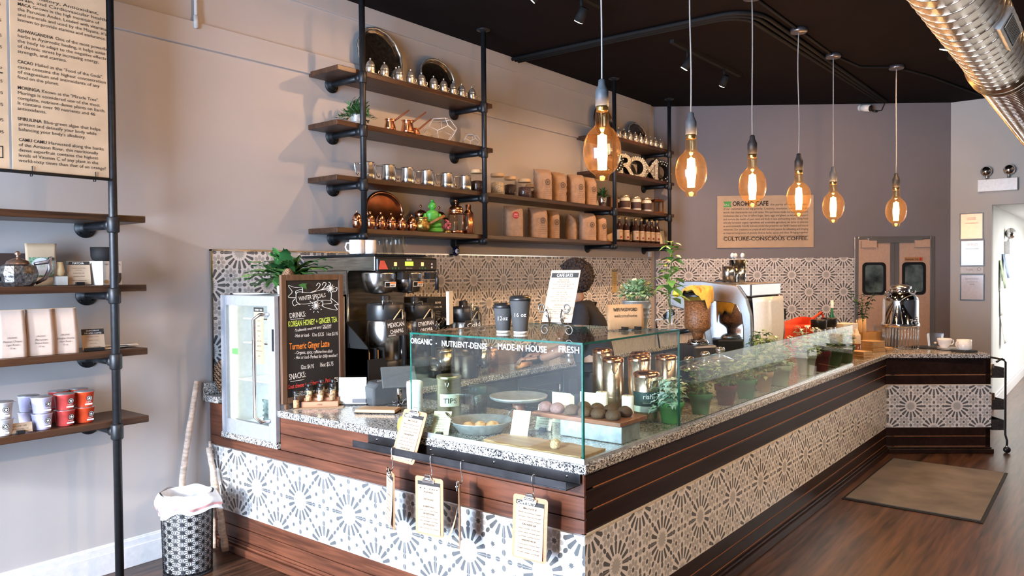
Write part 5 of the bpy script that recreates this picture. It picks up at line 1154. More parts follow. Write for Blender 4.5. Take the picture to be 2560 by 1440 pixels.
def clamp_tin(label, p, r, h, label_band=None, rz=-.9):
    t = thing('clamp_canister', label, 'canister', p, rz, 'metal clamp lid canisters')
    MB().lathe([(0, 0), (r, 0), (r+.002, .004), (r+.002, h), (r-.002, h+.003)], 30).build('canister_body', CTIN, t)
    MB().lathe([(r+.004, h+.002), (r+.004, h+.018), (r*.8, h+.028), (r*.3, h+.03), (0, h+.03)], 30).build('lid', COPPER, t)
    m = MB(); m.tube([(-.014, -r-.004, h+.012), (-.016, -r-.012, h-.02), (-.008, -r-.012, h-.05), (.008, -r-.012, h-.05), (.016, -r-.012, h-.02), (.014, -r-.004, h+.012)], .0025, 6); m.build('clamp', CHROME, t)
    if label_band:
        m = MB(); m.lathe([(r+.0035, h*.36), (r+.0035, h*.68)], 30, 0); m.lathe([(r+.0035, h*.22), (r+.0035, h*.355)], 30, 1); lb = m.build('label', [M('teal_black_label', (.02, .05, .05), .5), PAPER], t)
        m = MB(fr((0, -r-.0048, 0), (1, 0, 0), (0, -1, 0))); m.text(label_band, .034, -.03, h*.53, 0, 'l'); m.text('hibiscus', .012, -.03, h*.42, 0); m.build('label_print', WINK, lb)
    return t
clamp_tin('copper lidded canister behind the case corner, leftmost of the tall pair', V((3.42, 2.06, zg)), .052, .27)
clamp_tin('copper lidded canister behind the case, right one of the tall pair', V((3.48, 1.94, zg)), .056, .28)
q = aY(1615, 720, 1.80); clamp_tin('canister with dark printed label just left of the pale ivy', V((3.38, aX(1615, 720, 3.38).y, zg)), .062, .215, 'rishi')
for i, (px, x) in enumerate(((1505, 3.85), (1600, 3.8), (1665, 3.75))):
    q = aX(px, 720, x); clamp_tin('copper lidded canister in the rear row, %s from the left' % ORD[i], V((q.x, q.y, zg)), .055, .26)
# --- on top of the case
zt = GZ1+EPS
CLEAR = thin_glass('clear_plastic_cup', (.97, .97, .97), .08, 1.35)
def pcup(label, p, n, group):
    t = thing('plastic_cup', label, 'cup', p, 0, group); m = MB()
    for k in range(n): m.lathe([(0, .003+.012*k), (.030, .003+.012*k), (.031, .006+.012*k), (.044, .112+.012*k), (.047, .113+.012*k), (.047, .117+.012*k), (.043, .117+.012*k)], 26)
    m.build('cup_stack' if n > 1 else 'cup_wall', CLEAR, t); return t
pcup('clear plastic cup on the glass case, taller one behind', aZ(1186, 826, GZ1)+V((.06, .03, EPS)), 3, 'clear plastic cups'); pcup('clear plastic cup on the glass case, in front of the taller stack', aZ(1203, 832, GZ1)+V((0, 0, EPS)), 1, 'clear plastic cups')
RIP = M('dark_ripple_sleeve', (.05, .05, .052), .75)
def hotcup(label, p, s, txt_):
    t = thing('paper_cup', label, 'cup', p, -.62, 'dark ripple coffee cups'); h = .115*s; r0, r1 = .03, .03+.012*s
    MB().lathe([(0, 0), (r0, 0), (r0+.001, .012), (r0-.001, .012)], 40).build('white_base', WHITE, t)
    MB().lathe([(r0+.001, .01), (r0+.002, .014), (r1+.001, h)], 96, rf=lambda a: 1+.012*sin(40*a)).build('ripple_sleeve', RIP, t)
    MB().lathe([(r1+.002, h-.002), (r1+.004, h+.002), (r1+.004, h+.009), (r1+.001, h+.012), (r1-.003, h+.02), (r1-.006, h+.021), (r1-.007, h+.016), (0, h+.016)], 36).build('lid', BLACK, t)
    m = MB(fr((0, -r0-.0022, 0), (1, 0, 0), (0, -1, -(r1-r0)/h))); m.text(txt_, .026, -.012, h*.52, 0, 'c'); m.build('size_writing', WINK, t)
hotcup('shorter dark ripple coffee cup marked in ounces on the glass case', aZ(1258, 832, GZ1)+V((0, 0, EPS)), .98, '12oz')
hotcup('taller dark ripple coffee cup marked 16 oz on the glass case', aZ(1301, 834, GZ1)+V((0, 0, EPS)), 1.28, '16 oz')
# acrylic stand seen edge on
p = aZ(1125, 826, GZ1); t = thing('acrylic_sign', 'clear acrylic sign holder seen edge on at the left of the glass case', 'sign holder', p+V((0, 0, EPS)), .62)
m = MB(); m.box(-.075, -.006, .03, .075, .006, .185); m.build('sheet', M('acrylic_milk', (.72, .74, .72), .15), t); m = MB(); m.prism([(-.035, 0), (.04, 0), (.04, .004), (.004, .03), (-.004, .03), (-.01, .026), (.02, .006), (-.035, .004)], -.07, .07); m.v = [V((v.z, v.x, v.y)) for v in m.v]; m.build('foot', GLASSJ, t)
# easel with the CAFE EATS menu
e = aZ(1402, 842, GZ1)+V((.03, .02, EPS)); ez = -1.5
t = thing('easel', 'scrolled dark wire easel on the glass case', 'easel', e, ez); m = MB(); WR_ = M('easel_wire', (.16, .15, .14), .35, .9)
def spiral(cx, cy, cz, r, a0, turns, sgn, n=22): return [(cx+sgn*r*(1-.62*k/n)*cos(a0+turns*2*pi*k/n), cy, cz+r*(1-.62*k/n)*sin(a0+turns*2*pi*k/n)) for k in range(n+1)]
for sx in (-1, 1):
    S = spiral(sx*.058, -.035, .026, .0225, 2.0, -1.15, sx); S = S[::-1]
    m.tube(S+[(sx*.036, -.036, .045), (sx*.03, -.05, .07), (sx*.04, -.056, .09)]+[], .003, 6)
    S2 = spiral(sx*.06, -.056, .122, .0225, 3.4, 1.1, sx); m.tube([(sx*.035, -.028, .0545), (sx*.03, -.052, .085)]+S2, .003, 6)
m.tube([(-.04, -.028, .055), (.04, -.028, .055)], .003, 6); m.tube([(0, .012, .125), (0, .075, .0)], .003, 6); m.tube([(-.04, -.028, .055), (0, .04, .045), (.04, -.028, .055)], .0025, 6); m.tube([(0, .012, .125), (-.03, -.028, .055)], .0025, 6); m.tube([(0, .012, .125), (.03, -.028, .055)], .0025, 6)
m.build('wire_frame', WR_, t)
def cafe_menu(name, label, p, rz, lean, w=.125, h=.235, head='CAFE EATS', body=KRAFTL, cat='menu', curl=0):
    t = thing(name, label, cat, p, rz); Tm = RX(-lean) @ Mx(((1, 0, 0, 0), (0, 0, -1, 0), (0, 1, 0, 0), (0, 0, 0, 1))); m = MB(Tm); m.box(-w/2, 0, -.001, w/2, h, .001); m.build('sheet', body, t)
    m = MB(Tm); m.quad((-w*.46, h*.855, .0014), (w*.46, h*.855, .0014), (w*.46, h*.945, .0014), (-w*.46, h*.945, .0014), 0); m.text(head, h*.085, 0, h*.87, 1, 'c', z=.0022, bold=.012, width=w*.55)
    L = (('SMALL PLATES $7', 1), ('Beet hummus toast', 2), ('avocado, olive oil, chili and sea salt', 0), ('Oat bowl, $8', 2), ('almond butter, banana', 0), ('', 0), ('SALADS $9', 1), ('Ginger noodle, $9', 2), ('kale, carrot, cabbage, sesame', 0), ('Green salad, $9', 2), ('cucumber, dill, lemon and tahini', 0), ('', 0), ('SANDWICHES $9', 1), ('Turkey pesto, $9', 2), ('tomato, basil, spinach, sourdough', 0), ('Veggie hummus', 2), ('sprouts, pepper, grain bread', 0), ('', 0), ('ask about gluten free bread', 0))
    for k, (s, b) in enumerate(L):
        if s: m.text(s, h*(.03, .036, .032)[b], 0, h*(.80-.0405*k), 0, 'c', z=.0016, width=w*(.72, .36, .42)[b])
    m.build('print', [INK, WINK], t); return t
cafe_menu('menu', 'tall kraft CAFE EATS menu resting on the wire easel', e+RZ(ez) @ V((.0, -.036, .0595)), ez, .36, w=.145)
# wifi card
p = aZ(1567, 826, GZ1); t = thing('wifi_card', 'kraft card giving the wifi password in two black clips', 'card', p+V((0, 0, EPS)), -.55)
m = MB(RX(-.12)); m.surf(lambda u, v: (-.095+.19*u, .005*(2*u-1)**2, .005+.115*v), 12, 3); m.build('sheet', M('brown_card', (.50, .32, .18), .7), t, solid=.0012)
m = MB(RX(-.12) @ fr((0, -.0011, 0), (1, 0, 0), (0, -1, 0))); m.text('WIFI PASSWORD', .022, -.002, .088, 0, 'c', bold=.02, width=.125, shear=.1); m.text('welcomehome', .022, -.002, .06, 0, 'c', width=.12); m.build('print', INK, t)
m = MB()
for x in (-.028, .04): m.box(x, -.022, 0, x+.026, .03, .017)
m.build('clips', BLACK, t, bevel=.002)
# bucket plant
p = aZ(1602, 822, GZ1)+V((.05, .05, EPS)); t = thing('potted_plant', 'pale leafy plant in a ribbed galvanised bucket on the glass case', 'potted plant', p)
MB().lathe([(0, 0), (.046, 0), (.049, .004), (.056, .045), (.058, .048), (.057, .052), (.059, .065), (.061, .068), (.06, .072), (.063, .09), (.065, .093), (.064, .097), (.068, .125), (.071, .128), (.07, .132), (.066, .13), (.058, .10), (0, .10)], 36).build('bucket', GALV, t)
m = MB(); random.seed(3); bush(m, (0, 0, .165), .10, .075, 520, .026, .019, (0, 0, 1, 2), down=.35)
for k in range(40): a = random.uniform(0, 6.28); m.tube([(.01*cos(a), .01*sin(a), .1), (random.uniform(.02, .085)*cos(a), random.uniform(.02, .085)*sin(a), random.uniform(.14, .2))], .0012, 4, 1)
m.build('foliage', [LEAFL, M('mid_leaf_green', (.14, .26, .10), .5, na=.4, ns=12), M('cream_leaf', (.58, .62, .44), .5, na=.2)], t)
# bottle vase with a tall lemon branch
p = aZ(1675, 820, GZ1)+V((.0, .0, EPS)); t = thing('bottle_vase', 'clear glass bottle vase holding a tall leafy lemon branch', 'vase', p)
MB().lathe([(0, .004), (.036, .004), (.038, .01), (.038, .085), (.034, .10), (.018, .115), (.016, .122)], 28).build('glass', GLASSJ, t)
m = MB(); S = [V((0, 0, .02)), V((.004, 0, .10)), V((.0, .01, .2)), V((.012, .0, .30)), V((.004, -.006, .41))]; m.tube(S, [.003, .003, .003, .0028, .002], 6); m.tube([(0, 0, .1), (-.02, .01, .16), (-.012, .0, .20)], .002, 5); br = m.build('branch', M('stem_green', (.16, .2, .05), .5), t)
m = MB(); random.seed(21)
for k in range(38):
    u = .14+.27*(k/37); i = min(3, int(u/.11)); q = S[1].lerp(S[4], (u-.1)/.31); a = k*2.4; e = random.uniform(-.1, .9)
    leaf(m, q, V((cos(a), sin(a), e)), random.uniform(.075, .11)*(1.1-.5*(k/37)), random.uniform(.034, .046), random.choice((0, 0, 1)), .35)
m.build('leaves', [M('fresh_leaf', (.22, .42, .09), .35, na=.35, ns=15), M('fresh_leaf_dark', (.10, .27, .05), .35, na=.35, ns=15)], t)
m = MB(); m.ball((.022, -.022, .165), (.017, .017, .02), 16, 10); m.build('lemon', M('lemon_yellow', (.80, .55, .05), .45, bump=.3, bs=300), t)
m = MB(); m.ball((-.02, .012, .30), .007, 10, 6); m.ball((.02, .0, .345), .007, 10, 6); m.build('lemon_buds', M('lemon_yellow'  , (.8, .55, .05)), t)
# left of the case: paper cup, orange fruit
p = on(1034, 2.86); t = thing('paper_roll', 'tall white cup standing at the left end of the glass case', 'cup', p); MB().lathe([(0, 0), (.037, 0), (.039, .003), (.043, .165), (.041, .178), (.034, .182), (.03, .175), (0, .175)], 28).build('cup_body', WHITE, t)
p = on(1003, 2.62); blob('gourd', 'small yellow orange gourd between the clipboard and the white cup', 'gourd', p, (.022, .03, .045), M('gourd_yellow', (.75, .42, .06), .5), None, 4, amp=.1)
# ================================================================= clipboard ledge
t = thing('clipboard_ledge', 'long black steel ledge with a raised lip under the front granite', 'ledge', (2.40, 1.62, .80)); STB = M('raw_black_steel', (.045, .042, .045), .4, .7, na=.4, ns=8)
m = MB(T3(-2.40, -1.62, -.80)); m.box(2.345, 1.62, .799, 2.4455, 2.845, .804); m.box(2.345, 1.62, .804, 2.3485, 2.845, .832); m.box(2.4405, 1.62, .804, 2.4455, 2.845, .842); m.build('steel_channel', STB, t, bevel=.0012)
m = MB(T3(-2.40, -1.62, -.80))
for y in (2.78, 2.42, 2.05, 1.68): m.ball((2.4395, y, .826), (.0035, .006, .006), 10, 6)
m.build('screws', CHROME, t)
CB = M('clipboard_hardboard', (.38, .21, .11), .55, na=.12, ns=90)
def clipboard(label, p, rz, lean, head, swing=0, w=.15, h=.252, curl=.0, hang=True, ln=None):
    """p: top middle of the board; the board hangs down from it"""
    t = thing('clipboard', label, 'clipboard', p, rz, 'menu clipboards'); Tm = RY(swing) @ RX(lean)
    m = MB(Tm @ Mx(((1, 0, 0, 0), (0, 0, -1, 0), (0, 1, 0, 0), (0, 0, 0, 1)))); r = .012
    P = [(w/2-r+r*cos(a), -r+r*sin(a)) for a in (0, .5, 1.05, 1.57)]+[(-w/2+r+r*cos(a), -r+r*sin(a)) for a in (1.57, 2.1, 2.6, 3.14)]+[(-w/2+r+r*cos(a), -h+r+r*sin(a)) for a in (3.14, 3.7, 4.2, 4.71)]+[(w/2-r+r*cos(a), -h+r+r*sin(a)) for a in (4.71, 5.2, 5.8, 6.28)]
    m.prism(P, -.0015, .0015); m.build('hardboard', CB, t)
    m = MB(Tm); pw = w*.80; m.surf(lambda u, v: (-pw/2+pw*u, -.003-curl*(v**2.2)-.002*v, -.018-(h-.028)*v), 2, 10); pg = m.build('menu_sheet', KRAFTL, t)
    m = MB(Tm @ Mx(((1, 0, 0, 0), (0, 0, -1, 0), (0, 1, 0, 0), (0, 0, 0, 1)))); z = .0038
    def Z(yy): v = max(0, (-yy-.018)/(h-.028)); return z+curl*(v**2.2)+.002*v
    m.quad((-pw/2, -.036, Z(-.036)), (pw/2, -.036, Z(-.036)), (pw/2, -.019, z), (-pw/2, -.019, z), 0)
    if head: m.text(head, .016, -pw/2+.004, -.0335, 1, 'l', z=z+.0016, bold=.02)
    for k, (s, b) in enumerate(ln or (('SMALL PLATES $7', 1), ('Beet hummus toast', 0), ('avocado, olive oil, sea salt', 0), ('Oat bowl, banana, almond', 0), ('SALADS $9', 1), ('Ginger noodle, carrot, kale', 0), ('Green salad, dill and tahini', 0), ('cucumber, sesame, lemon', 0), ('SANDWICHES $9', 1), ('Turkey pesto, tomato, basil', 0), ('Veggie hummus, sprouts', 0), ('avocado, pepper, sourdough', 0))):
        yy = -.052-.0155*k
        if s: m.text(s, .0095 if b else .0075, 0, yy, 0, 'c', z=Z(yy)+.0012, width=pw*(.5 if b else .8), bold=.012 if b else 0)
    m.build('menu_print', [INK, WINK], pg)
    m = MB(Tm); m.box(-.03, -.011, -.024, .03, -.004, -.008); m.tube([(-.02, -.012, -.008), (.02, -.012, -.008)], .005, 8); m.add([(-.022, -.009, -.01), (.022, -.009, -.01), (.014, -.014, .012), (-.014, -.014, .012), (-.022, -.004, -.01), (.022, -.004, -.01), (.014, -.010, .014), (-.014, -.010, .014)], [(0, 1, 2, 3), (7, 6, 5, 4), (0, 4, 5, 1), (1, 5, 6, 2), (2, 6, 7, 3), (3, 7, 4, 0)]); m.build('metal_clip', CHROME, t, bevel=.001)
    return t
def shook(label, y, zb, dx=0):
    m = MB(); x = 2.345; P = [(x+.010, y, .822), (x+.008, y, .834), (x+.0005, y, .839), (x-.008, y, .835), (x-.0105, y, .822), (x-.009, y, .80), (x-.004, y+dx, zb+.04), (x-.0, y+dx, zb+.015), (x-.004, y+dx, zb+.003), (x-.014, y+dx, zb), (x-.022, y+dx, zb+.008), (x-.023, y+dx, zb+.016)]
    m.tube([(a-x, b-y, c-zb) for a, b, c in P], .0023, 6); o = m.build('s_hook', STEEL); o.location = (x, y, zb); return tag(o, label, 'hook', 'steel s hooks on the ledge')
BAG_ = (('11:00', 0), ('- PLAIN BAGEL -', 1), ('', 0), ('- EVERYTHING BAGEL -', 1), ('', 0), ('BLUEBERRY BAGEL', 1), ('butter, jam or cream cheese', 0), ('ADDITIONS', 1), ('hummus, avocado, tomato', 0), ('nut butter, honey', 0), ('DAIRY-FREE ADDITIONS', 1), ('beet hummus, nut cheese', 0))
def hung(i, px, ytop, rz, lean, head, lab, hl, swing=0, curl=0, ln=None):
    p = aX(px, ytop, 2.32); p.x = 2.327
    clipboard(lab, V((p.x-.012*0, p.y, p.z)), rz, lean, head, swing, curl=curl, ln=ln)
    shook(hl, p.y, p.z-.004)
hung(0, 973, 1176, -2.08, .0, '', 'narrow turned clipboard with kraft menu hanging first from the left', 'steel s hook holding the first hanging clipboard', curl=.012)
hung(1, 1070, 1194, -1.45, -.0, '', 'clipboard with bagel menu hanging second from the left', 'steel s hook holding the bagel menu clipboard', ln=BAG_)
hung(2, 1146, 1210, -2.44, .0, '', 'clipboard seen edge on with its sheet curling away', 'steel s hook holding the edge on clipboard', curl=.05)
hung(3, 1324, 1242, -1.40, .02, 'CAFE EATS', 'clipboard with cafe menu hanging nearest the counter corner', 'steel s hook holding the clipboard nearest the corner', swing=.05, curl=.004)
p = aX(1040, 1027, 2.40); clipboard('clipboard with kraft menu standing in the ledge and leaning on the glass case', V((2.43, aX(1040, 1027, 2.43).y, aX(1040, 1027, 2.43).z)), -1.5, -.36, 'MENU', .06, w=.14, h=.235)
# ================================================================= side counter: potted ivy, jars, espresso machine
def ivy(label, px, Y, h, r, potm, kinds, n, spread, hang=0, lw=.03, seed=1, z=None, up=.12):
    random.seed(seed); p = on(px, Y, z); t = thing('potted_ivy', label, 'potted plant', p, 0, 'potted ivy along the glass guard')
    P = [(0, 0), (r*.68, 0), (r*.70, .004), (r*.93, h*.72), (r*1.0, h*.725), (r*1.06, h-.003), (r*1.05, h), (r*.98, h), (r*.92, h*.9)]
    MB().lathe(P, 30).build('pot', potm, t); MB().lathe([(0, h*.9), (r*.93, h*.9), (r*.93, h*.895)], 24).build('soil', SOIL, t)
    m = MB()
    for k in range(int(n*1.4)):
        a = random.uniform(0, 2*pi); q = random.uniform(.15, 1); e = random.uniform(-.25 if hang else .1, 1.3)
        c = V((cos(a)*cos(e)*spread*q, sin(a)*cos(e)*spread*q, h+.0+max(-hang, sin(e)*up*q*1.3)))
        if c.y < 1.672-Y: c.y = 1.672-Y; a = -a
        L = lw*random.uniform(.7, 1.3); d = V((cos(a), sin(a), random.uniform(-.6, .5))); s = d.cross(V((0, 0, 1))).normalized(); d.normalize(); nn = s.cross(d); w = L*.55
        pts = [c, c+d*L*.25-s*w*1.0+nn*.2*w, c+d*L*.45-s*w*.55, c+d*L*.75-s*w*.7+nn*.15*w, c+d*L*.85-s*w*.25, c+d*L*1.2-nn*L*.25, c+d*L*.85+s*w*.25, c+d*L*.75+s*w*.7+nn*.15*w, c+d*L*.45+s*w*.55, c+d*L*.25+s*w*1.0+nn*.2*w, c+d*L*.5+nn*w*.12]
        m.add(pts, [(10, i, i+1) for i in range(9)]+[(10, 9, 0)], random.choice(range(len(kinds))), True)
        if k % 6 == 0: m.tube([(0, 0, h*.9), (c.x*.5, c.y*.5, h+(c.z-h)*.7+.01), tuple(c)], .0012, 4, 0)
    m.build('foliage', kinds, t); return t
PG = M('bright_green_pot', (.10, .42, .12), .25); PGD = M('deep_green_pot', (.05, .24, .07), .2); PRED = M('maroon_pot', (.16, .02, .025), .25); PTAN = M('tan_pot', (.45, .28, .14), .4); POL = M('olive_pot', (.07, .13, .05), .25)
IV1 = [M('variegated_ivy', (.50, .62, .48), .5, na=.35, ns=60), M('pale_ivy', (.30, .50, .33), .5, na=.5, ns=70), M('white_ivy_edge', (.72, .78, .66), .5, na=.2, ns=40)]
IV2 = [M('ivy_dark', (.03, .10, .03), .4, na=.4), M('ivy_mid', (.08, .22, .05), .4, na=.4), M('ivy_lime', (.26, .38, .10), .45, na=.3)]
IV3 = [M('ivy_olive', (.22, .30, .09), .45, na=.4), M('ivy_lime'), M('ivy_yellow', (.45, .48, .20), .5, na=.3)] if False else [IV2[1], IV2[2], M('ivy_yellow', (.42, .45, .19), .5, na=.3)]
ivy('bright green pot of pale variegated ivy touching the glass case', 1676, 1.715, .105, .062, PG, IV1, 150, .085, .05, .036, 5, up=.10)
ivy('deep green glossy pot with sparse dark ivy, second in the row', 1750, 1.705, .105, .06, PGD, IV2, 130, .10, 0, .024, 6, up=.13)
ivy('maroon pot of dense ivy, third in the row', 1814, 1.705, .11, .06, PRED, IV2, 170, .11, 0, .024, 7, up=.11)
ivy('olive green pot of lime ivy, fourth in the row', 1864, 1.70, .11, .062, PGD, IV3, 150, .10, .0, .026, 8, up=.13)
ivy('tan pot of tall lime ivy, fifth in the row', 1908, 1.715, .12, .058, PTAN, IV3, 150, .10, .02, .032, 9, up=.17)
ivy('large pot of pale ivy seen through the reflecting glass, sixth in the row', 1948, 1.72, .13, .075, M('pale_green_pot', (.45, .55, .42), .4), IV1, 170, .14, .02, .036, 10, up=.15)
ivy('maroon pot of small leaved ivy, seventh in the row', 2052, 1.72, .15, .07, PRED, IV2, 120, .11, 0, .03, 12, up=.1)
ivy('square shouldered olive pot of ivy, eighth in the row', 2082, 1.72, .145, .075, POL, IV2, 120, .11, 0, .03, 13, up=.1)
ivy('last olive pot of ivy at the end of the glass guard', 2112, 1.72, .14, .075, POL, IV2, 110, .10, 0, .03, 14, up=.1)
ivy('bushy dark green plant behind the guard, below the espresso machine panel', 1905, 1.80, .16, .06, POL, IV2, 330, .09, .03, .03, 15, up=.16)
ivy('pot of pale leaved ivy between the two glass joints, far from the case', 2015, 1.74, .16, .07, M('white_green_pot', (.6, .64, .58), .4), IV1, 140, .12, .03, .034, 16, up=.16)
# glass jars with knob lids
def knobjar(label, px, Y, r, h, fill):
    t = thing('glass_jar', label, 'jar', on(px, Y), 0, 'knob lidded glass jars')
    MB().lathe([(0, .004), (r, .004), (r+.004, .01), (r+.006, h*.6), (r*.86, h*.82), (r*.8, h*.9), (r*.86, h*.95)], 32).build('jar_glass', GLASSJ, t)
    MB().lathe([(0, .006), (r-.003, .008), (r, h*.4), (0, h*.42)], 26).build('contents', fill, t)
    MB().lathe([(r*.86, h*.95), (r*.98, h*.96), (r*.9, h*1.0), (r*.4, h*1.08), (.012, h*1.12), (.012, h*1.15), (.026, h*1.2), (.03, h*1.27), (.022, h*1.34), (0, h*1.36)], 32, rf=lambda a: 1+.0*a).build('lid', M('mercury_glass_lid', (.72, .68, .62), .1, .9), t)
knobjar('glass jar with silver knob lid, first from the glass case', 1722, 1.93, .075, .185, DBEAN); knobjar('glass jar with silver knob lid, middle of the three', 1762, 1.92, .08, .195, NUTS); knobjar('glass jar with silver knob lid nearest the espresso machine', 1800, 1.90, .085, .205, MIXB)
# grinder with bean hopper
g = on(1744, 2.12); t = thing('coffee_grinder', 'espresso grinder with a clear hopper full of coffee beans', 'coffee grinder', g, -.6)
m = MB(); m.box(-.085, -.10, 0, .085, .12, .27); m.build('housing', M('dark_grinder_paint', (.05, .05, .055), .35, .4), t, bevel=.015)
m = MB(); m.lathe([(.07, .27), (.075, .275), (.06, .295), (.045, .30)], 26); m.box(-.07, -.17, .16, -.0, -.1, .2); m.build('collar', CHROME, t)
MB().lathe([(.032, .30), (.036, .335), (.05, .35), (.080, .37), (.086, .385), (.086, .575), (.088, .58)], 36).build('hopper_glass', GLASSJ, t)
MB().lathe([(0, .302), (.030, .302), (.034, .337), (.048, .352), (.077, .372), (.0835, .387), (.0835, .545), (0, .55)], 36).build('beans', M('hopper_beans', (.23, .09, .035), .4, na=.75, ns=110, bump=1, bs=110), t)
MB().lathe([(.089, .575), (.09, .582), (.086, .595), (0, .6)], 32).build('hopper_lid', BLACK, t)
TOW = M('yellow_towel', (.78, .42, .05), .9, na=.12, ns=70, bump=.6, bs=150, sheen=.3)
m = MB(); random.seed(8)
def towel(u, v):
    a = 2*pi*u; r = .165*v; fold = .018*sin(5*a+1)*v+.012*sin(9*a)*v; x, y = (r+fold)*cos(a)*1.25, (r+fold)*sin(a)*.8; d = math.hypot(x/1.05, y); top = .612+.022*cos(3*a)*min(1, v*2)*(1-v*.4)+.012*sin(11*u*6+v*9)*(1-v*.3)+.02*(1-v)
    drop = max(0, d-.092); return (min(1, .098/max(d, 1e-4)) * x if d > .098 else x, min(1, .098/max(d, 1e-4))*y if d > .098 else y, top-1.15*drop*(1+.9*sin(a*1.0+2.4)))
m.surf(towel, 60, 14, 0, closed=True); o = m.build('towel', TOW, None, solid=.004); o.location = g; o.rotation_euler = (0, 0, .7); tag(o, 'yellow cloth towel draped over the bean hopper', 'towel')
# espresso machine
EX0, EX1, EY0, EY1 = 4.84, 5.47, 1.92, 2.42
t = thing('espresso_machine', 'large white and steel espresso machine with rounded mirrored side', 'espresso machine', (EX0, EY0, zg)); WHP = M('white_machine_panel', (.78, .78, .76), .25); DGR = M('dark_machine_trim', (.045, .043, .042), .3)
def prof(s=1.0, off=0): return [(-.02-off, .10), (-.035-off, .30), (-.03-off, .45), (.0-off, .555), (.05, .63+off), (.30, .66+off), (.46, .66+off), (.52+off, .60), (.53+off, .50), (.30, .44), (.26, .16), (.50, .13), (.52, .06), (.50, .05), (.0, .05)]
def sideplate(x0, x1, name, mat, pr):
    m = MB(); m.prism(pr, x0, x1); m.v = [V((v.z, v.x, v.y)) for v in m.v]; return m.build(name, mat, t, bevel=.008)
sideplate(0, .035, 'side_frame', M('grey_machine_metal', (.28, .27, .26), .3, .7), prof(off=.012)); sideplate(EX1-EX0-.035, EX1-EX0, 'side_frame', DGR, prof(off=.012))
m = MB(); pr = [(.015, .15), (.005, .22), (.005, .36), (.02, .46), (.05, .515), (.09, .53), (.22, .54), (.27, .50), (.26, .44), (.22, .25), (.19, .17), (.15, .14), (.06, .13)]
m.prism(pr, -.006, .001); m.v = [V((v.z, v.x, v.y)) for v in m.v]; m.build('mirror_panel', M('mirror_side', (.75, .80, .84), .06, 1), t, bevel=.004)
m = MB(); m.surf(lambda u, v: (.036+v*(EX1-EX0-.072), -.028-.02*sin(pi*u*.8), .12+.44*u), 12, 2); m.build('white_back_panel', WHP, t, solid=.006)
m = MB(); m.box(.036, -.03, .565, EX1-EX0-.036, .45, .655); m.build('top_cover', STEEL, t, bevel=.01)
m = MB(); m.box(.036, .0, .06, EX1-EX0-.036, .28, .56); m.build('boiler_housing', DGR, t)
m = MB(); m.box(.036, .28, .06, EX1-EX0-.036, .50, .13); m.build('drip_tray', STEEL, t, bevel=.006)
for k in range(2):
    x = .18+.26*k; f = MB(T3(x, .40, 0)); f.lathe([(.035, .32), (.04, .33), (.04, .44), (0, .44)], 20); hd = f.build('group_head', CHROME, t); f = MB(T3(x, .40, 0)); f.tube([(0, .03, .325), (0, .16, .30)], [.013, .016], 10); f.build('portafilter_handle', BLACK, hd)
for x in (.04, EX1-EX0-.04):
    for y in (.06, .44): MB().lathe([(0, 0), (.025, 0), (.02, .05), (0, .05)], 14, at=(x, y, 0)).build('foot', BLACK, t)
m = MB(); m.tube([(-.02, .5, .42), (-.05, .62, .40), (-.03, .60, .2)], .006, 8); m.build('steam_wand', CHROME, t)
m = MB(); m.tube([(-.03, .56, .42), (-.03, .50, .46)], [.02, .026], 12); m.build('steam_knob', BLACK, t)
zt2 = zg+.655+.003
# on top of the machine
p = V((EX0+.28, EY0+.16, zt2)); t = thing('perforated_cylinder', 'perforated steel cutlery cylinder holding white spoons on the espresso machine', 'utensil holder', p)
PERF = M('perforated_steel', (.6, .57, .52), .18, 1, na=.3, ns=30)
m = MB(); m.lathe([(0, 0), (.055, 0), (.056, .004), (.056, .155), (.053, .155), (.053, .006), (0, .006)], 36)
for j in range(5):
    for k in range(16): a = 2*pi*(k+.5*(j % 2))/16; q = V((.0566*cos(a), .0566*sin(a), .03+.024*j)); s = V((-sin(a), cos(a), 0)); m.add([q+s*(.005*cos(b))+V((0, 0, .005*sin(b))) for b in (0, .785, 1.57, 2.36, 3.14, 3.93, 4.71, 5.5)], [tuple(range(8))], 1)
m.build('cylinder', [PERF, BLACKM], t)
for k, (dx, dy) in enumerate(((-.03, .01), (.0, -.02), (.025, .02))):
    m = MB(); m.tube([(dx, dy, .01), (dx*1.6, dy*1.6, .17)], .003, 5); m.ball((dx*1.7, dy*1.7, .185), (.022, .012, .018), 12, 8); m.build('spoon', WHITE, t)
m = MB(); m.lathe([(0, 0), (.04, 0), (.042, .06), (.042, .11), (.038, .11), (.038, .01), (0, .01)], 24); o = m.build('steel_tumbler', STEEL); o.location = (EX0+.17, EY0+.18, zt2); tag(o, 'small steel tumbler left of the perforated cylinder', 'tumbler')
for i, (dx, w, h, col, lab) in enumerate(((.37, .10, .11, KRAFTL, 'light wooden card standing right of the perforated cylinder'), (.475, .09, .085, M('olive_card', (.30, .24, .10), .7), 'olive brown card on top of the espresso machine'), (.55, .07, .075, M('tan_card', (.60, .40, .22), .7), 'small tan card at the right end of the espresso machine top'))):
    o = MB(RX(-.12)).box(-w/2, -.004, 0, w/2, .004, h).build('display_card', col, None, bevel=.001); o.location = (EX0+dx, EY0+.20+.02*i, zt2+.002); o.rotation_euler = (0, 0, -.3); tag(o, lab, 'card')
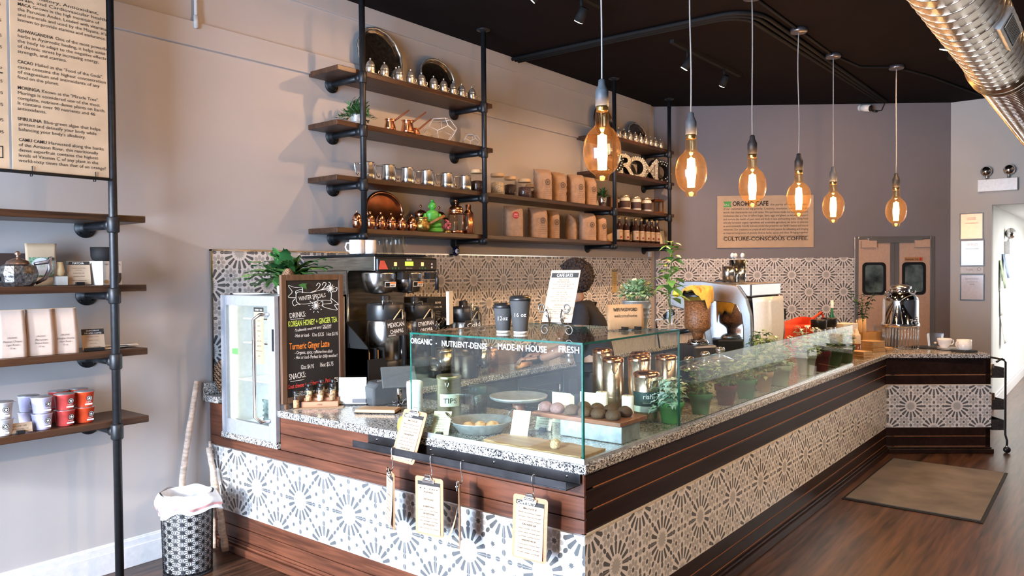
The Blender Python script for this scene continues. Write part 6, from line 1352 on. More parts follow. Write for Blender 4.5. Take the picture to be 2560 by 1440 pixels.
# --- beyond the machine
p = on(2040, 1.98); RED = M('orange_red_felt', (.80, .07, .02), .7, na=.08, ns=20)
t = thing('tote_bag', 'bright orange red tote bag slumped on the counter', 'bag', (6.55, 2.22, zg), -.5)
m = MB(); m.surf(lambda u, v: (lambda a: (abs(cos(a))**.6*(1 if cos(a) > 0 else -1)*(.27-.02*v), abs(sin(a))**.6*(1 if sin(a) > 0 else -1)*(.12+.03*v+.01*sin(3*a)), v*.30*(1+.06*sin(2*a+1)+.05*cos(a))))(2*pi*u), 36, 8, 0, closed=True); m.add([(-.2, -.1, .001), (.2, -.1, .001), (.2, .1, .001), (-.2, .1, .001)], [(0, 1, 2, 3)]); m.build('bag_body', RED, t, solid=.004)
for sx, tilt in ((-1, .02), (1, .1)):
    m = MB(); cx = sx*.2
    m.tube([(cx-.06, -.09, .23), (cx-.055+tilt*.3, -.08, .31), (cx+tilt, -.07, .375), (cx+.05+tilt, -.05, .33), (cx+.05, -.02, .24)], .011, 6); m.build('strap', RED, t)
for px, lab in ((2047, 'steel coffee carafe with black top before the orange bag, left of two'), (2073, 'steel coffee carafe with black top before the orange bag, right of two')):
    t = thing('carafe', lab, 'carafe', on(px, 1.93), 0, 'steel carafes'); t.scale = (1.3,)*3; MB().lathe([(0, 0), (.065, 0), (.068, .01), (.06, .12), (.042, .19), (.04, .2)], 26).build('body', STEEL, t); MB().lathe([(.041, .198), (.046, .2), (.05, .25), (.048, .256), (0, .257)], 26).build('collar', BLACK, t)
    m = MB(); m.tube([(.045, 0, .22), (.10, 0, .21), (.1, 0, .1), (.066, 0, .05)], .008, 8); m.build('handle', BLACK, t)
for px, lab in ((1966, 'clear oil bottle with pourer, nearest the espresso machine'), (1976, 'clear oil bottle with pourer, nearest the orange bag')):
    t = thing('pourer_bottle', lab, 'bottle', on(px, 2.0), 0, 'pourer bottles'); MB().lathe([(0, .003), (.032, .003), (.033, .01), (.022, .12), (.014, .155), (.014, .17)], 20).build('glass', GLASSJ, t); MB().lathe([(0, .006), (.029, .006), (.024, .07), (0, .072)], 18).build('oil', M('amber_juice', (.55, .28, .10), .15), t); m = MB(); m.tube([(0, 0, .165), (0, 0, .2), (.004, 0, .225)], [.012, .006, .003], 8); m.build('pourer', BLACK, t)
m = MB(); m.tube([(0, 0, 0), (0, 0, .2)], .012, 10); t = thing('green_bottle', 'slim green bottle with white cap behind the orange bag', 'bottle', on(2080, 2.3)); MB().lathe([(0, 0), (.03, 0), (.03, .25), (.014, .3), (.013, .35), (0, .351)], 18).build('bottle_body', M('bottle_green', (.01, .14, .06), .15), t); MB().lathe([(.016, .35), (.016, .43), (0, .431)], 16).build('cap', WHITE, t)
o = MB().box(-.09, -.07, 0, .09, .07, .25).build('white_box', PAPER, None, bevel=.004); o.location = on(2112, 1.98); o.rotation_euler = (0, 0, -.5); tag(o, 'white box standing behind the far end of the glass guard', 'box')
# honey, sticks, cups, napkins
HON = M('honey', (.22, .06, .02), .25, trans=.3)
t = thing('honey_bottle', 'honey squeeze bottle with pale cap just past the glass guard', 'bottle', on(2141, 1.79)); MB().lathe([(0, 0), (.032, 0), (.034, .006), (.034, .10), (0, .101)], 22).build('honey_fill', HON, t); MB().lathe([(.034, .1), (.034, .17), (.03, .18), (.024, .182), (.02, .20), (.008, .225), (0, .226)], 22).build('bottle_top', M('milky_plastic', (.72, .62, .48), .35), t)
KB = M('bamboo_box', (.48, .27, .10), .55, na=.12, ns=14)
b = on(2170, 1.88); t = thing('caddy_box', 'bamboo box holding upright stir sticks and sugar', 'caddy', b, -.6); m = MB(); m.box(-.11, -.05, 0, .11, -.044, .15); m.box(-.11, .044, 0, .11, .05, .15); m.box(-.11, -.05, 0, -.104, .05, .15); m.box(.104, -.05, 0, .11, .05, .15); m.box(-.11, -.05, 0, .11, .05, .006); m.box(.0, -.05, 0, .006, .05, .15); m.build('box', KB, t)
m = MB()
for k in range(26): x, y = -.09+random.uniform(0, .08), random.uniform(-.035, .035); m.tube([(x, y, .02), (x*1.15+random.uniform(-.02, .02), y*1.3, .255+random.uniform(-.02, .02))], .0035, 4)
m.build('stir_sticks', M('pale_stick_wood'  , (.62, .45, .26)), t)
pcup('tall stack of clear plastic cups beside the urn', on(2197, 1.84), 9, 'far clear cup stack')
NAP = M('brown_napkins', (.50, .33, .17), .85, na=.1, ns=30)
for i, (px, Y, w, h, lab) in enumerate(((2180, 1.76, .15, .10, 'tall stack of brown napkins before the bamboo box'), (2152, 1.70, .13, .06, 'low stack of brown napkins at the end of the glass guard'), (2207, 1.70, .14, .035, 'flat brown napkin stack left of the urn stand'))):
    m = MB(); n = int(h/.006)
    for k in range(n): dx, dy = random.uniform(-.004, .004), random.uniform(-.004, .004); m.box(-w/2+dx, -w/2+dy, .006*k, w/2+dx, w/2+dy, .006*k+.005)
    o = m.build('napkins', NAP); o.location = on(px, Y); o.rotation_euler = (0, 0, -.5+.2*i); tag(o, lab, 'napkins', 'brown napkin stacks')
v = on(2158, 2.16); t = thing('bottle_vase', 'glass vase of dark leafy branches before the kitchen doors', 'vase', v); MB().lathe([(0, .003), (.04, .003), (.042, .01), (.036, .10), (.014, .16), (.013, .21), (.017, .22)], 26).build('glass', GLASSJ, t)
m = MB(); random.seed(31); S = []
for k in range(5):
    a = 2*pi*k/5+.4; top = V((.14*cos(a), .14*sin(a), .47+.08*sin(k*2.1))); S = [V((0, 0, .02)), V((.006*cos(a), .006*sin(a), .22)), V((.05*cos(a), .05*sin(a), .36)), top]; m.tube(S, .0025, 5)
    for q in range(13): u = q/12; c = S[1].lerp(S[2], u*2) if u < .5 else S[2].lerp(S[3], u*2-1); b = random.uniform(0, 6.28); leaf(m, c, V((cos(b), sin(b), random.uniform(-.2, .7))), random.uniform(.06, .09), .032, random.choice((0, 0, 1)), .3)
m.build('branches', [LEAFD, LEAF], t)
# urn on a ribbed stand
c = aZ(2243, 873, ZG); c = V((c.x+.13, c.y-.0, zg)); t = thing('drink_urn', 'polished steel drink urn with tap on a ribbed wire stand', 'urn', c, -.6)
m = MB()
for k in range(36): a = 2*pi*k/36; m.tube([(.155*cos(a), .155*sin(a), 0), (.15*cos(a), .15*sin(a), .20)], .003, 5)
for z in (.003, .2): m.tube([(.153*cos(2*pi*k/40), .153*sin(2*pi*k/40), z) for k in range(40)], .004, 5, closed=True)
m.build('wire_stand', STEEL, t)
MB().lathe([(0, .2), (.158, .2), (.164, .205), (.164, .235), (.155, .245), (.155, .44), (.15, .47), (.12, .51), (.085, .525), (.08, .53), (.08, .555), (.088, .56)], 44).build('tank', CHROME, t)
MB().lathe([(.092, .555), (.094, .575), (.085, .583), (.05, .595), (.0, .6)], 36).build('lid', STEEL, t)
for sx in (-1, 1): m = MB(); m.tube([(sx*.11, 0, .51), (sx*.15, -.01, .535), (sx*.175, 0, .53), (sx*.165, .01, .50), (sx*.15, 0, .475)], .007, 7); m.build('handle', CHROME, t)
m = MB(); m.tube([(.0, -.155, .27), (.0, -.195, .27)], .011, 10); m.tube([(0, -.19, .285), (0, -.19, .25), (0, -.2, .235)], .009, 10); m.tube([(-.022, -.19, .298), (.022, -.19, .298)], .005, 6); m.build('tap', CHROME, t)
c = aZ(2320, 869, ZG); MB().lathe([(0, 0), (.15, 0), (.152, .004), (.148, .007), (0, .007)], 40, rf=lambda a: 1+.015*sin(30*a)); m = MB(); m.lathe([(0, 0), (.15, 0), (.152, .004), (.148, .007), (0, .007)], 60, rf=lambda a: 1+.02*sin(30*a)); o = m.build('round_mat', M('woven_black_mat', (.02, .02, .022), .8, na=.6, ns=90, bump=1, bs=90)); o.location = (c.x, c.y, zg); tag(o, 'round black woven mat on the granite between urn and cups', 'mat')
c = aZ(2338, 868, ZG); t = thing('plastic_tub', 'clear square plastic tub behind the white teacup', 'tub', (c.x, c.y, zg+.008)); m = MB(); m.add([(x*w, y*w, z) for z, w in ((.002, .05), (.12, .062), (.122, .072)) for x, y in ((-1, -1), (1, -1), (1, 1), (-1, 1))], [(3, 2, 1, 0)]+[(i+4*k, (i+1) % 4+4*k, (i+1) % 4+4*k+4, i+4*k+4) for k in range(2) for i in range(4)]); m.build('tub_body', CLEAR, t)
m = MB(); m.ball((0, 0, .03), (.03, .012, .012), 10, 6); m.build('scoop', M('cream_scoop', (.75, .6, .45), .5), t)
c = aZ(2367, 875, ZG)
for k, (dz, lab) in enumerate(((0, 'lower white saucer under the teacup'), (.012, 'upper white saucer under the teacup'))):
    o = MB().lathe([(0, 0), (.05, 0), (.08, .011), (.082, .013), (.05, .004), (0, .004)], 32).build('saucer', WHITE); o.location = (c.x+.008*k, c.y, zg+dz+.0005); tag(o, lab, 'saucer', 'white saucers')
t = thing('teacup', 'white rounded teacup on two saucers beside the plastic tub', 'cup', (c.x-.0, c.y+.02, zg+.0185), -.8); MB().lathe([(0, .0), (.028, 0), (.03, .006), (.05, .03), (.058, .07), (.06, .085), (.056, .085), (.045, .03), (0, .01)], 30).build('cup_body', WHITE, t); m = MB(); m.tube([(.057, 0, .07), (.085, 0, .068), (.09, 0, .045), (.075, 0, .028), (.05, 0, .03)], .006, 8); m.build('handle', WHITE, t)
c = aZ(2410, 880, ZG); t = thing('coaster', 'dark square coaster under the straight white mug', 'coaster', (c.x, c.y, zg), -.6); MB().box(-.075, -.075, 0, .075, .075, .018).build('slab', M('dark_slate', (.03, .035, .035), .5), t, bevel=.003)
mug('straight white mug on a dark coaster at the granite end', (c.x, c.y, zg+.0195), .06, .09, 2.5)
# ================================================================= back worktop goods
zb = ZB+EPS
DKT = M('dark_blue_tin', (.02, .035, .06), .35, .3)
for i, (px, Y, r, h, mt, lab) in enumerate(((1070, 3.86, .075, .19, STEEL, 'wide steel canister on the back worktop, first from the left'), (1105, 3.64, .07, .20, STEEL, 'wide steel canister on the back worktop beside the dark blue tin'), (1142, 4.05, .06, .26, DKT, 'tall dark blue tin on the back worktop'), (1196, 3.72, .07, .16, STEEL, 'low steel canister on the back worktop under the cups'))):
    t = thing('canister', lab, 'canister', on(px, Y-.14, zb), 0, 'canisters on the back worktop'); MB().lathe([(0, 0), (r, 0), (r, h), (r-.004, h+.002)], 28).build('canister_body', mt, t); MB().lathe([(r+.003, h), (r+.003, h+.018), (r*.5, h+.024), (.01, h+.026), (.012, h+.04), (0, h+.042)], 28).build('lid', mt, t)
t = thing('hammered_canister', 'hammered copper canister with knob standing on the back worktop edge', 'canister', on(1226, 3.56, zb)); MB().lathe([(0, 0), (.05, 0), (.053, .004), (.053, .145), (.05, .15)], 28).build('canister_body', HAMC, t); MB().lathe([(.054, .148), (.055, .17), (.03, .182), (.006, .186), (.01, .2), (0, .21)], 26).build('lid', HAMC, t)
t = thing('wooden_crate', 'shallow wooden crate on the back worktop behind the hammered canister', 'crate', on(1246, 3.88, zb), -.1); CR_ = wood('crate_wood', (.25, .14, .07), (.42, .26, .14), 0, rough=.6); m = MB(); m.box(-.2, -.12, 0, .2, .12, .01); m.box(-.2, -.12, 0, .2, -.108, .11); m.box(-.2, .108, 0, .2, .12, .11); m.box(-.2, -.12, 0, -.19, .12, .11); m.box(.19, -.12, 0, .2, .12, .11); m.build('crate', CR_, t)
for i, (px, Y, lab) in enumerate(((1330, 3.65, 'dark stovetop kettle on the back worktop left of the barista'), (1425, 3.66, 'steel gooseneck kettle on the back worktop behind the case lettering'))):
    mt = BLACK if i == 0 else STEEL; t = thing('kettle', lab, 'kettle', on(px, Y, zb), .4); MB().lathe([(0, 0), (.085, 0), (.09, .01), (.075, .09), (.05, .125), (.045, .13), (.02, .138), (.012, .142), (.016, .158), (0, .165)], 30).build('body', mt, t); m = MB(); m.tube([(-.08, 0, .04), (-.13, 0, .06), (-.12, 0, .12), (-.15, 0, .15)], [.014, .012, .008, .007], 8); m.build('spout', mt, t); m = MB(); m.tube([(.05, 0, .12), (.12, 0, .14), (.135, 0, .1), (.12, 0, .04)], .009, 8); m.build('handle', BLACK, t)
m = MB(); m.tube([(0, 0, .022), (.10, 0, .028), (.17, 0, .03)], [.02, .02, .016], 12); o = m.build('bread_roll', M('toasted_roll', (.55, .25, .08), .6, na=.3, ns=30)); o.location = on(1290, 3.5, zb); tag(o, 'small golden wrapped roll on the back worktop edge', 'food')
# little notice and outlets on tiles
def wallbox(name, label, cat, p, n, x, w, h, d, mat, extra=None):
    m = MB(fr(p, x, n)); m.box(-w/2, -h/2, 0, w/2, h/2, d); o = m.build(name, mat, None, bevel=.002); return tag(o, label, cat)
yw_ = YW-.0125; p = aY(1536, 702, yw_); t = thing('notice', 'small narrow yellowish notice stuck on the tiles right of the barista', 'notice', p)
m = MB(fr((0, -.001, 0), (1, 0, 0), (0, -1, 0))); m.box(-.05, -.125, 0, .05, .125, .002, 0); m.build('sheet', M('yellow_notice', (.55, .40, .16), .7), t); m = MB(fr((0, -.0035, 0), (1, 0, 0), (0, -1, 0))); m.quad((-.045, .10, 0), (.045, .10, 0), (.045, .12, 0), (-.045, .12, 0), 0); m.text('RECIPES', .016, 0, .104, 1, 'c', z=.0006)
for k in range(9): m.text(('latte', 'mocha', 'cortado', 'chai', 'matcha', 'turmeric', 'ginger', 'honey', 'drip')[k], .014, 0, .075-.022*k, 0, 'c')
m.build('print', [INK, WINK], t)
p = aY(1362, 821, yw_); wallbox('wall_outlet', 'dark power outlet on the tiles behind the easel', 'outlet', p, (0, -1, 0), (1, 0, 0), .11, .12, .01, M('bronze_plate', (.06, .045, .03), .4, .5))
p = aW(1956, 785, .013); wallbox('wall_outlet', 'black power outlet on the slate wall tiles beside the orange bag', 'outlet', p, BN, BD, .075, .12, .012, BLACK)
p = aY(1622, 640, YW-.001); wallbox('wall_sensor', 'tiny white sensor at the wall corner above the tiles', 'sensor', p+V((0, 0, .02)), (0, -1, 0), (1, 0, 0), .045, .06, .03, WHITE)
# ================================================================= the barista
SKIN = M('brown_skin', (.20, .10, .06), .5, na=.08, sss=.05); HAIR = M('dark_curly_hair', (.022, .011, .008), .8, na=.6, ns=70, bump=1, bs=120); SHIRT = M('black_shirt', (.008, .008, .012), .85, na=.2); TROU = M('dark_trousers', (.015, .015, .02), .8)
pp = aY(1492, 720, 2.95); base = V((pp.x, pp.y, 0)); pr_ = thing('person', 'barista with dark curly hair in a black shirt turned towards the back counter', 'person', base, 2.05)
def skin(name, verts, edges, radii, mat, parent, sub=2):
    me = bpy.data.meshes.new(name); me.from_pydata(verts, edges, []); o = bpy.data.objects.new(name, me); COL.objects.link(o); md = o.modifiers.new('skin', 'SKIN'); md.use_smooth_shade = True
    for v, r in zip(me.skin_vertices[0].data, radii): v.radius = r if isinstance(r, tuple) else (r, r)
    me.skin_vertices[0].data[0].use_root = True
    s = o.modifiers.new('sub', 'SUBSURF'); s.levels = sub; s.render_levels = sub; me.materials.append(mat); o.parent = parent; return o
# local frame: +x forward (towards what the hands do), +y the person's left
Vb = [(0, 0, .90), (.03, 0, 1.05), (.07, 0, 1.2), (.10, 0, 1.32), (.125, 0, 1.40), (.15, 0, 1.47), (.09, .17, 1.345), (.09, -.17, 1.345), (.13, .21, 1.12), (.13, -.21, 1.12), (.34, .16, 1.02), (.34, -.17, 1.02), (.40, .15, 1.01), (.40, -.16, 1.01),
      (0, .09, .86), (0, -.09, .86), (.02, .10, .5), (.02, -.10, .5), (-.01, .10, .09), (-.01, -.10, .09), (.12, .11, .04), (.12, -.11, .04), (.165, 0, 1.52)]
Eb = [(0, 1), (1, 2), (2, 3), (3, 4), (4, 5), (3, 6), (3, 7), (6, 8), (7, 9), (8, 10), (9, 11), (10, 12), (11, 13), (0, 14), (0, 15), (14, 16), (15, 17), (16, 18), (17, 19), (18, 20), (19, 21), (5, 22)]
Rb = [(.12, .15), (.11, .14), (.115, .155), (.10, .14), .058, .05, .062, .062, .046, .046, .036, .036, .028, .028, .085, .085, .06, .06, .04, .04, .032, .032, .05]
skin('body', Vb, Eb, Rb, SKIN, pr_)
skin('shirt', Vb[:10]+[(.20, .20, 1.08), (.20, -.205, 1.08)], Eb[:3]+[(3, 6), (3, 7), (6, 8), (7, 9), (3, 4), (8, 10), (9, 11)], [(.135, .168), (.124, .155), (.128, .17), (.115, .155), .066, .05, .076, .076, .06, .06, .052, .052], SHIRT, pr_)
skin('trousers', [Vb[0], Vb[14], Vb[15], Vb[16], Vb[17], (-.01, .10, .11), (-.01, -.10, .11)], [(0, 1), (0, 2), (1, 3), (2, 4), (3, 5), (4, 6)], [(.13, .16), .098, .098, .075, .075, .055, .055], TROU, pr_)
hx = V((.185, 0, 1.545)); m = MB()
m.surf(lambda u, v: (lambda a, b: (hx.x+cos(a)*cos(b)*(.092+.012*max(0, cos(a))*max(0, -sin(b))), hx.y+sin(a)*cos(b)*.074, hx.z+sin(b)*.115-.01*max(0, cos(a))*max(0, -sin(b))))(2*pi*u, pi*(v-.5)), 28, 18, 0, closed=True)
m.tube([(hx.x+.088, 0, hx.z+.02), (hx.x+.115, 0, hx.z-.02), (hx.x+.092, 0, hx.z-.028)], [.010, .016, .012], 8)
for sy in (-1, 1): m.ball((hx.x, sy*.076, hx.z-.005), (.018, .008, .03), 10, 8)
m.build('head', SKIN, pr_)
m = MB()
for sy in (-1, 1): m.ball((hx.x+.084, sy*.03, hx.z+.01), (.009, .014, .007), 8, 6)
m.build('eyes', WHITE, pr_); m = MB(); m.ball((hx.x+.09, 0, hx.z-.055), (.01, .024, .007), 10, 6); m.build('mouth', M('lips', (.22, .06, .05), .5), pr_)
m = MB(); random.seed(4); m.surf(lambda u, v: (lambda a, b: (hx.x-.035+cos(a)*cos(b)*.125*(1-.22*max(0, cos(a))*max(0, 1-abs(sin(b)-.1))), sin(a)*cos(b)*.128, hx.z+.045+sin(b)*(.118 if b > 0 else .13)))(2*pi*u, pi*(v-.5)), 40, 26, 0, closed=True)
for _ in range(900):
    a, b = random.uniform(0, 2*pi), random.uniform(-1.1, 1.5)
    if cos(a) > .75 and b < .55: continue
    d = V((cos(a)*cos(b), sin(a)*cos(b), sin(b))); q = V((hx.x-.035+d.x*.121, d.y*.125, hx.z+.045+d.z*.119))+d*random.uniform(-.004, .008); m.ball(q, random.uniform(.006, .0125), 6, 4)
m.build('hair', HAIR, pr_)
for sy in (-1, 1):
    hb = V((.40, sy*.155, 1.01)); pal = MB(); pal.surf(lambda u, v: (hb.x+.01+.085*v, hb.y+cos(2*pi*u)*(.03+.010*sin(pi*v)), hb.z-.01*v+sin(2*pi*u)*.013), 14, 6, 0, closed=True); pal.ball((hb.x+.095, hb.y, hb.z-.01), (.012, .04, .012), 12, 6)
    for k in range(4):
        y = hb.y+(-.03+.02*k); L = (.06, .07, .074, .055)[k]; pal.tube([(hb.x+.092, y, hb.z-.01), (hb.x+.092+L*.45, y, hb.z-.008), (hb.x+.092+L*.8, y, hb.z-.03), (hb.x+.092+L*.9, y, hb.z-.05)], [.0095, .009, .008, .006], 8)
    y = hb.y-sy*.036; pal.tube([(hb.x+.03, y, hb.z), (hb.x+.06, y-sy*.022, hb.z-.01), (hb.x+.09, y-sy*.03, hb.z-.02)], [.012, .011, .008], 8); pal.build('hand', SKIN, pr_)
# ================================================================= slate wall: sign, doors, camera
def wallT(px, py, off): return fr(aW(px, py, off), BD, BN)
sa, sb = aW(1793, 490, .02), aW(2034, 619, .02); sw_, sh_ = (V((sb.x, sb.y, 0))-V((sa.x, sa.y, 0))).length, abs(aW(1793, 620, .02).z-sa.z)
t = thing('wall_sign', 'kraft wall sign headed Oromo Cafe on the slate wall', 'sign', V((sa.x, sa.y, sa.z-sh_)), math.atan2(BD.y, BD.x))
MB().box(0, .0, 0, sw_, .018, sh_).build('board', KRAFTL, t)
m = MB(fr((0, -.0012, 0), (1, 0, 0), (0, -1, 0))); px_ = lambda x: (x-1793)/241*sw_; py_ = lambda y: (620-y)/130*sh_
m.add([(px_(1808), py_(518), 0), (px_(1829), py_(518), 0), (px_(1826), py_(511), 0), (px_(1829), py_(504), 0), (px_(1808), py_(504), 0), (px_(1812), py_(511), 0)], [(0, 1, 2, 5), (5, 2, 3, 4)], 1); m.text('O.C', .035, px_(1818), py_(515), 2, 'c', z=.001, shear=.3)
m.text('OROMO CAFE', .075, px_(1831), py_(515), 0, bold=.025, width=px_(1921)-px_(1831))
SL = ('of our customers is our top priority. Creativity, innovation, and originality are', 'words that characterize our craft lattes. We use house-made nut milks and natural', 'confections that are free of refined sugar, dairy, eggs, and gluten, as we aim to support', 'and nurture the health of your mind and body in new and exciting ways. Using fresh', 'ethically harvested organic ingredients and sustainable agriculture, we strive to advocate', 'an environmentally friendly business model that preserves our Earth\'s beauty and natural', 'resources. Our creations are prepared with love and passion by cultivating and bringing', 'an inspired integration of globally diverse herbs, spices and ideas. Bringing together', 'our sweet complexity we transcend the traditional coffee experience to bring you')
m.text('the purity of our ingredients', .035, px_(1926), py_(515), 0, width=px_(2018)-px_(1926))
for k, s in enumerate(SL): m.text(s, .034, px_(1808), py_(525+8.6*k), 0, width=px_(2020)-px_(1808))
m.text('CULTURE-CONSCIOUS COFFEE.', .06, px_(1808), py_(602), 0, bold=.02, width=px_(2020)-px_(1808)); m.build('lettering', [INK, M('leaf_green_print', (.06, .33, .08), .6), WINK], t)
# kitchen doors (swing pair)
da, db = aW(2134, 592), aW(2333, 592); zd = da.z; L0 = (V((da.x, da.y, 0))-BW).length; L1 = (V((db.x, db.y, 0))-BW).length; FM = M('door_steel', (.52, .50, .47), .3, .85, na=.08, ns=4); DL = M('peach_door_laminate', (.52, .36, .27), .4)
DT = fr((BW.x, BW.y, 0), BD, BN); fwd = .045
m = MB(DT); m.box(L0, 0, .001, L0+fwd, zd, .03); m.box(L1-fwd, 0, .001, L1, zd, .03); m.box(L0+fwd, zd-.03, .001, L1-fwd, zd, .03); m.box(L0+.15, zd-.075, .03, L1-.15, zd-.02, .06)
struct(m.build('door_frame', FM, None, bevel=.003)).name = 'trim_5'
mid = (L0+L1)/2
def doorleaf(nm, a, b, wx, sign):
    d = struct(MB(DT).box(a, .02, .004, b, zd-.035, .028).build(nm, DL, None, bevel=.002))
    wz0, wz1 = aW(2180, 737).z, aW(2180, 656).z; cx, cz, hw, hh, r = wx, (wz0+wz1)/2, .135, (wz1-wz0)/2, .05
    def rr(hw, hh, r, n=6): return [(cx+sx*(hw-r)+r*cos(q), cz+sy*(hh-r)+r*sin(q)) for sx, sy, a0 in ((1, 1, 0), (-1, 1, pi/2), (-1, -1, pi), (1, -1, 1.5*pi)) for q in [a0+pi/2*k/n for k in range(n+1)]]
    A, B = rr(hw, hh, r), rr(hw-.03, hh-.03, r-.015); n = len(A); m = MB(DT)
    m.add([(x, y, .029) for x, y in A]+[(x, y, .04) for x, y in A]+[(x, y, .04) for x, y in B]+[(x, y, .03) for x, y in B], [(i, (i+1) % n, n+(i+1) % n, n+i) for i in range(n)]+[(n+i, n+(i+1) % n, 2*n+(i+1) % n, 2*n+i) for i in range(n)]+[(2*n+i, 2*n+(i+1) % n, 3*n+(i+1) % n, 3*n+i) for i in range(n)]); m.build('window_gasket', BLACK, d)
    m = MB(DT); m.add([(x, y, .031) for x, y in B], [tuple(range(n))]); m.build('window_glass', M('kitchen_window', (.10, .14, .14), .05, na=.8, ns=5, spec=.8), d)
    m = MB(DT); e = b if sign > 0 else a; m.box(e-.05 if sign > 0 else e, .02, .028, e if sign > 0 else e+.05, zd-.035, .034); m.build('edge_guard', FM, d)
    m = MB(DT); q = a+.02 if sign > 0 else b-.19; m.box(q, zd-.13, .028, q+.17, zd-.05, .07); m.build('hinge_cover', M('hinge_cover_paint', (.55, .38, .28), .4), d); return d
doorleaf('door_1', L0+fwd+.003, mid-.003, (V((aW(2182, 700).x, aW(2182, 700).y, 0))-BW).length, 1); d2 = doorleaf('door_2', mid+.003, L1-fwd-.003, (V((aW(2281, 700).x, aW(2281, 700).y, 0))-BW).length, -1)
q = aW(2281, 648); ql = (V((q.x, q.y, 0))-BW).length; t = thing('door_sign', 'small Employees Only sign above the right kitchen door window', 'sign', BW+BD*ql+BN*.0295+V((0, 0, q.z)), math.atan2(BD.y, BD.x)); m = MB(); m.box(-.105, -.004, -.025, .105, 0, .025); m.build('plate', M('amber_plate', (.45, .22, .10), .4), t)
m = MB(fr((0, -.0045, 0), (1, 0, 0), (0, -1, 0))); m.text('Employees Only', .028, -.098, -.008, 0, bold=.02, width=.15); m.add([(.078+.016*cos(2*pi*k/8), .018*sin(2*pi*k/8), 0) for k in range(8)], [tuple(range(8))], 1); m.build('print', [INK, M('stop_red', (.5, .02, .02), .5)], t)
# CCTV camera
q = aW(2165, 270, .06); t = thing('security_camera', 'small white dome ended security camera high on the slate wall', 'camera', q, math.atan2(BD.y, BD.x)); m = MB(); m.tube([(-.035, .05, .012), (.03, -.04, -.012)], [.04, .04], 18); m.ball((-.035, .05, .012), .04, 16, 10); m.build('housing', WHITE, t); m = MB(); m.tube([(.03, -.04, -.012), (.036, -.048, -.0145)], .034, 18); m.build('lens', BLACK, t); m = MB(); m.tube([(-.03, .058, .03), (.12, .05, -.03), (.2, .05, -.02), (.24, .05, .07), (.22, .05, .16)], .006, 6); m.tube([(.1, .05, -.025), (.15, .05, -.03)], .014, 8); m.build('cable', BLACK, t)
# right wall: papers, emergency lamp
def paper(label, x0, y0, x1, y1, mats, lines, frame=None, name='framed_notice', cat='notice'):
    a, b = aX(x0, y0, XB-.006), aX(x1, y1, XB-.006); w, h = a.y-b.y, a.z-b.z; t = thing(name, label, cat, (XB-.001, (a.y+b.y)/2, (a.z+b.z)/2)); T0 = fr((0, 0, 0), (0, -1, 0), (-1, 0, 0))
    m = MB(T0); m.box(-w/2, -h/2, 0, w/2, h/2, .006); m.build('sheet', mats, t)
    if frame:
        m = MB(T0); f = .012
        for A in ((-w/2-f, -h/2-f, 0, -w/2, h/2+f, .012), (w/2, -h/2-f, 0, w/2+f, h/2+f, .012), (-w/2, h/2, 0, w/2, h/2+f, .012), (-w/2, -h/2-f, 0, w/2, -h/2, .012)): m.box(*A)
        m.build('frame', frame, t)
    m = MB(T0)
    for s, sz, x, y, wd in lines: m.text(s, sz, x*w, y*h, 0, 'c', z=.007, width=wd*w if wd else None)
    if m.v: m.build('print', M('faint_grey_ink', (.25, .25, .27), .7), t)
BRZ = M('bronze_mirror_frame', (.36, .24, .15), .3, .3); LAV = M('glossy_lavender_sheet', (.62, .62, .72), .12); PNK = M('glossy_pale_sheet', (.64, .58, .58), .12)
paper('bronze glossy framed licence, topmost on the pale wall', 2402, 536, 2456, 596, BRZ, (('LICENSE', .05, 0, .25, .4), ('retail food establishment', .03, 0, .1, .6)), BLACK)
paper('bluish glossy certificate below the bronze frame', 2403, 603, 2458, 663, LAV, (('CERTIFICATE', .04, 0, .3, .5), ('food service sanitation', .03, 0, .15, .6)), BLACK)
paper('no smoking notice strip between the certificates', 2402, 667, 2458, 683, M('grey_strip', (.58, .56, .56), .4), (('No Smoking', .04, -.1, -.1, .3), ('O', .06, .32, -.15, None)), None)
paper('pale printed certificate lowest on the pale wall', 2403, 688, 2458, 749, PNK, (('Department of Public Health', .03, 0, .32, .6), ('summary of inspection report', .025, 0, .2, .5), ('passed', .03, 0, .1, .2)), BLACK)
a = aX(2495, 463, XB-.001); t = thing('emergency_light', 'twin head white emergency light high on the pale wall', 'emergency light', (XB-.001, a.y, a.z)); T0 = fr((0, 0, 0), (0, -1, 0), (-1, 0, 0)); m = MB(T0); m.box(-.19, -.07, 0, .19, .07, .07); m.build('housing', WHITE, t, bevel=.006)
for sx in (-1, 1): m = MB(T0); m.tube([(sx*.1, .07, .04), (sx*.105, .11, .05)], .014, 8); m.ball((sx*.11, .16, .055), (.06, .06, .045), 20, 12); m.build('lamp_head', CHROME, t)
q = aY(2532, 560, 1.15-.001); t = thing('emergency_light', 'small emergency lamp on the corridor wall', 'emergency light', (11.4, 1.149, 2.02)); m = MB(); m.box(-.06, -.06, -.22, .06, 0, -.06); m.build('housing', WHITE, t, bevel=.005); m = MB(); m.ball((0, -.06, .04), (.07, .06, .07), 18, 12); m.tube([(0, -.03, -.07), (0, -.05, 0)], .012, 8); m.build('lamp_head', CHROME, t)
m = MB(T3(14.299, .75, 1.75) @ fr((0, 0, 0), (0, -1, 0), (-1, 0, 0))); m.box(-.25, -.3, 0, .25, .3, .015)
for k in range(14): m.box(-.22, -.27+.04*k, .015, .22, -.25+.04*k, .025)
tag(m.build('air_vent', CORR), 'white louvred air vent on the far corridor wall', 'vent')
t = thing('pinned_papers', 'sheaf of papers and leaflets pinned on the corridor wall', 'papers', (10.9, 1.149, 1.3)); random.seed(5)
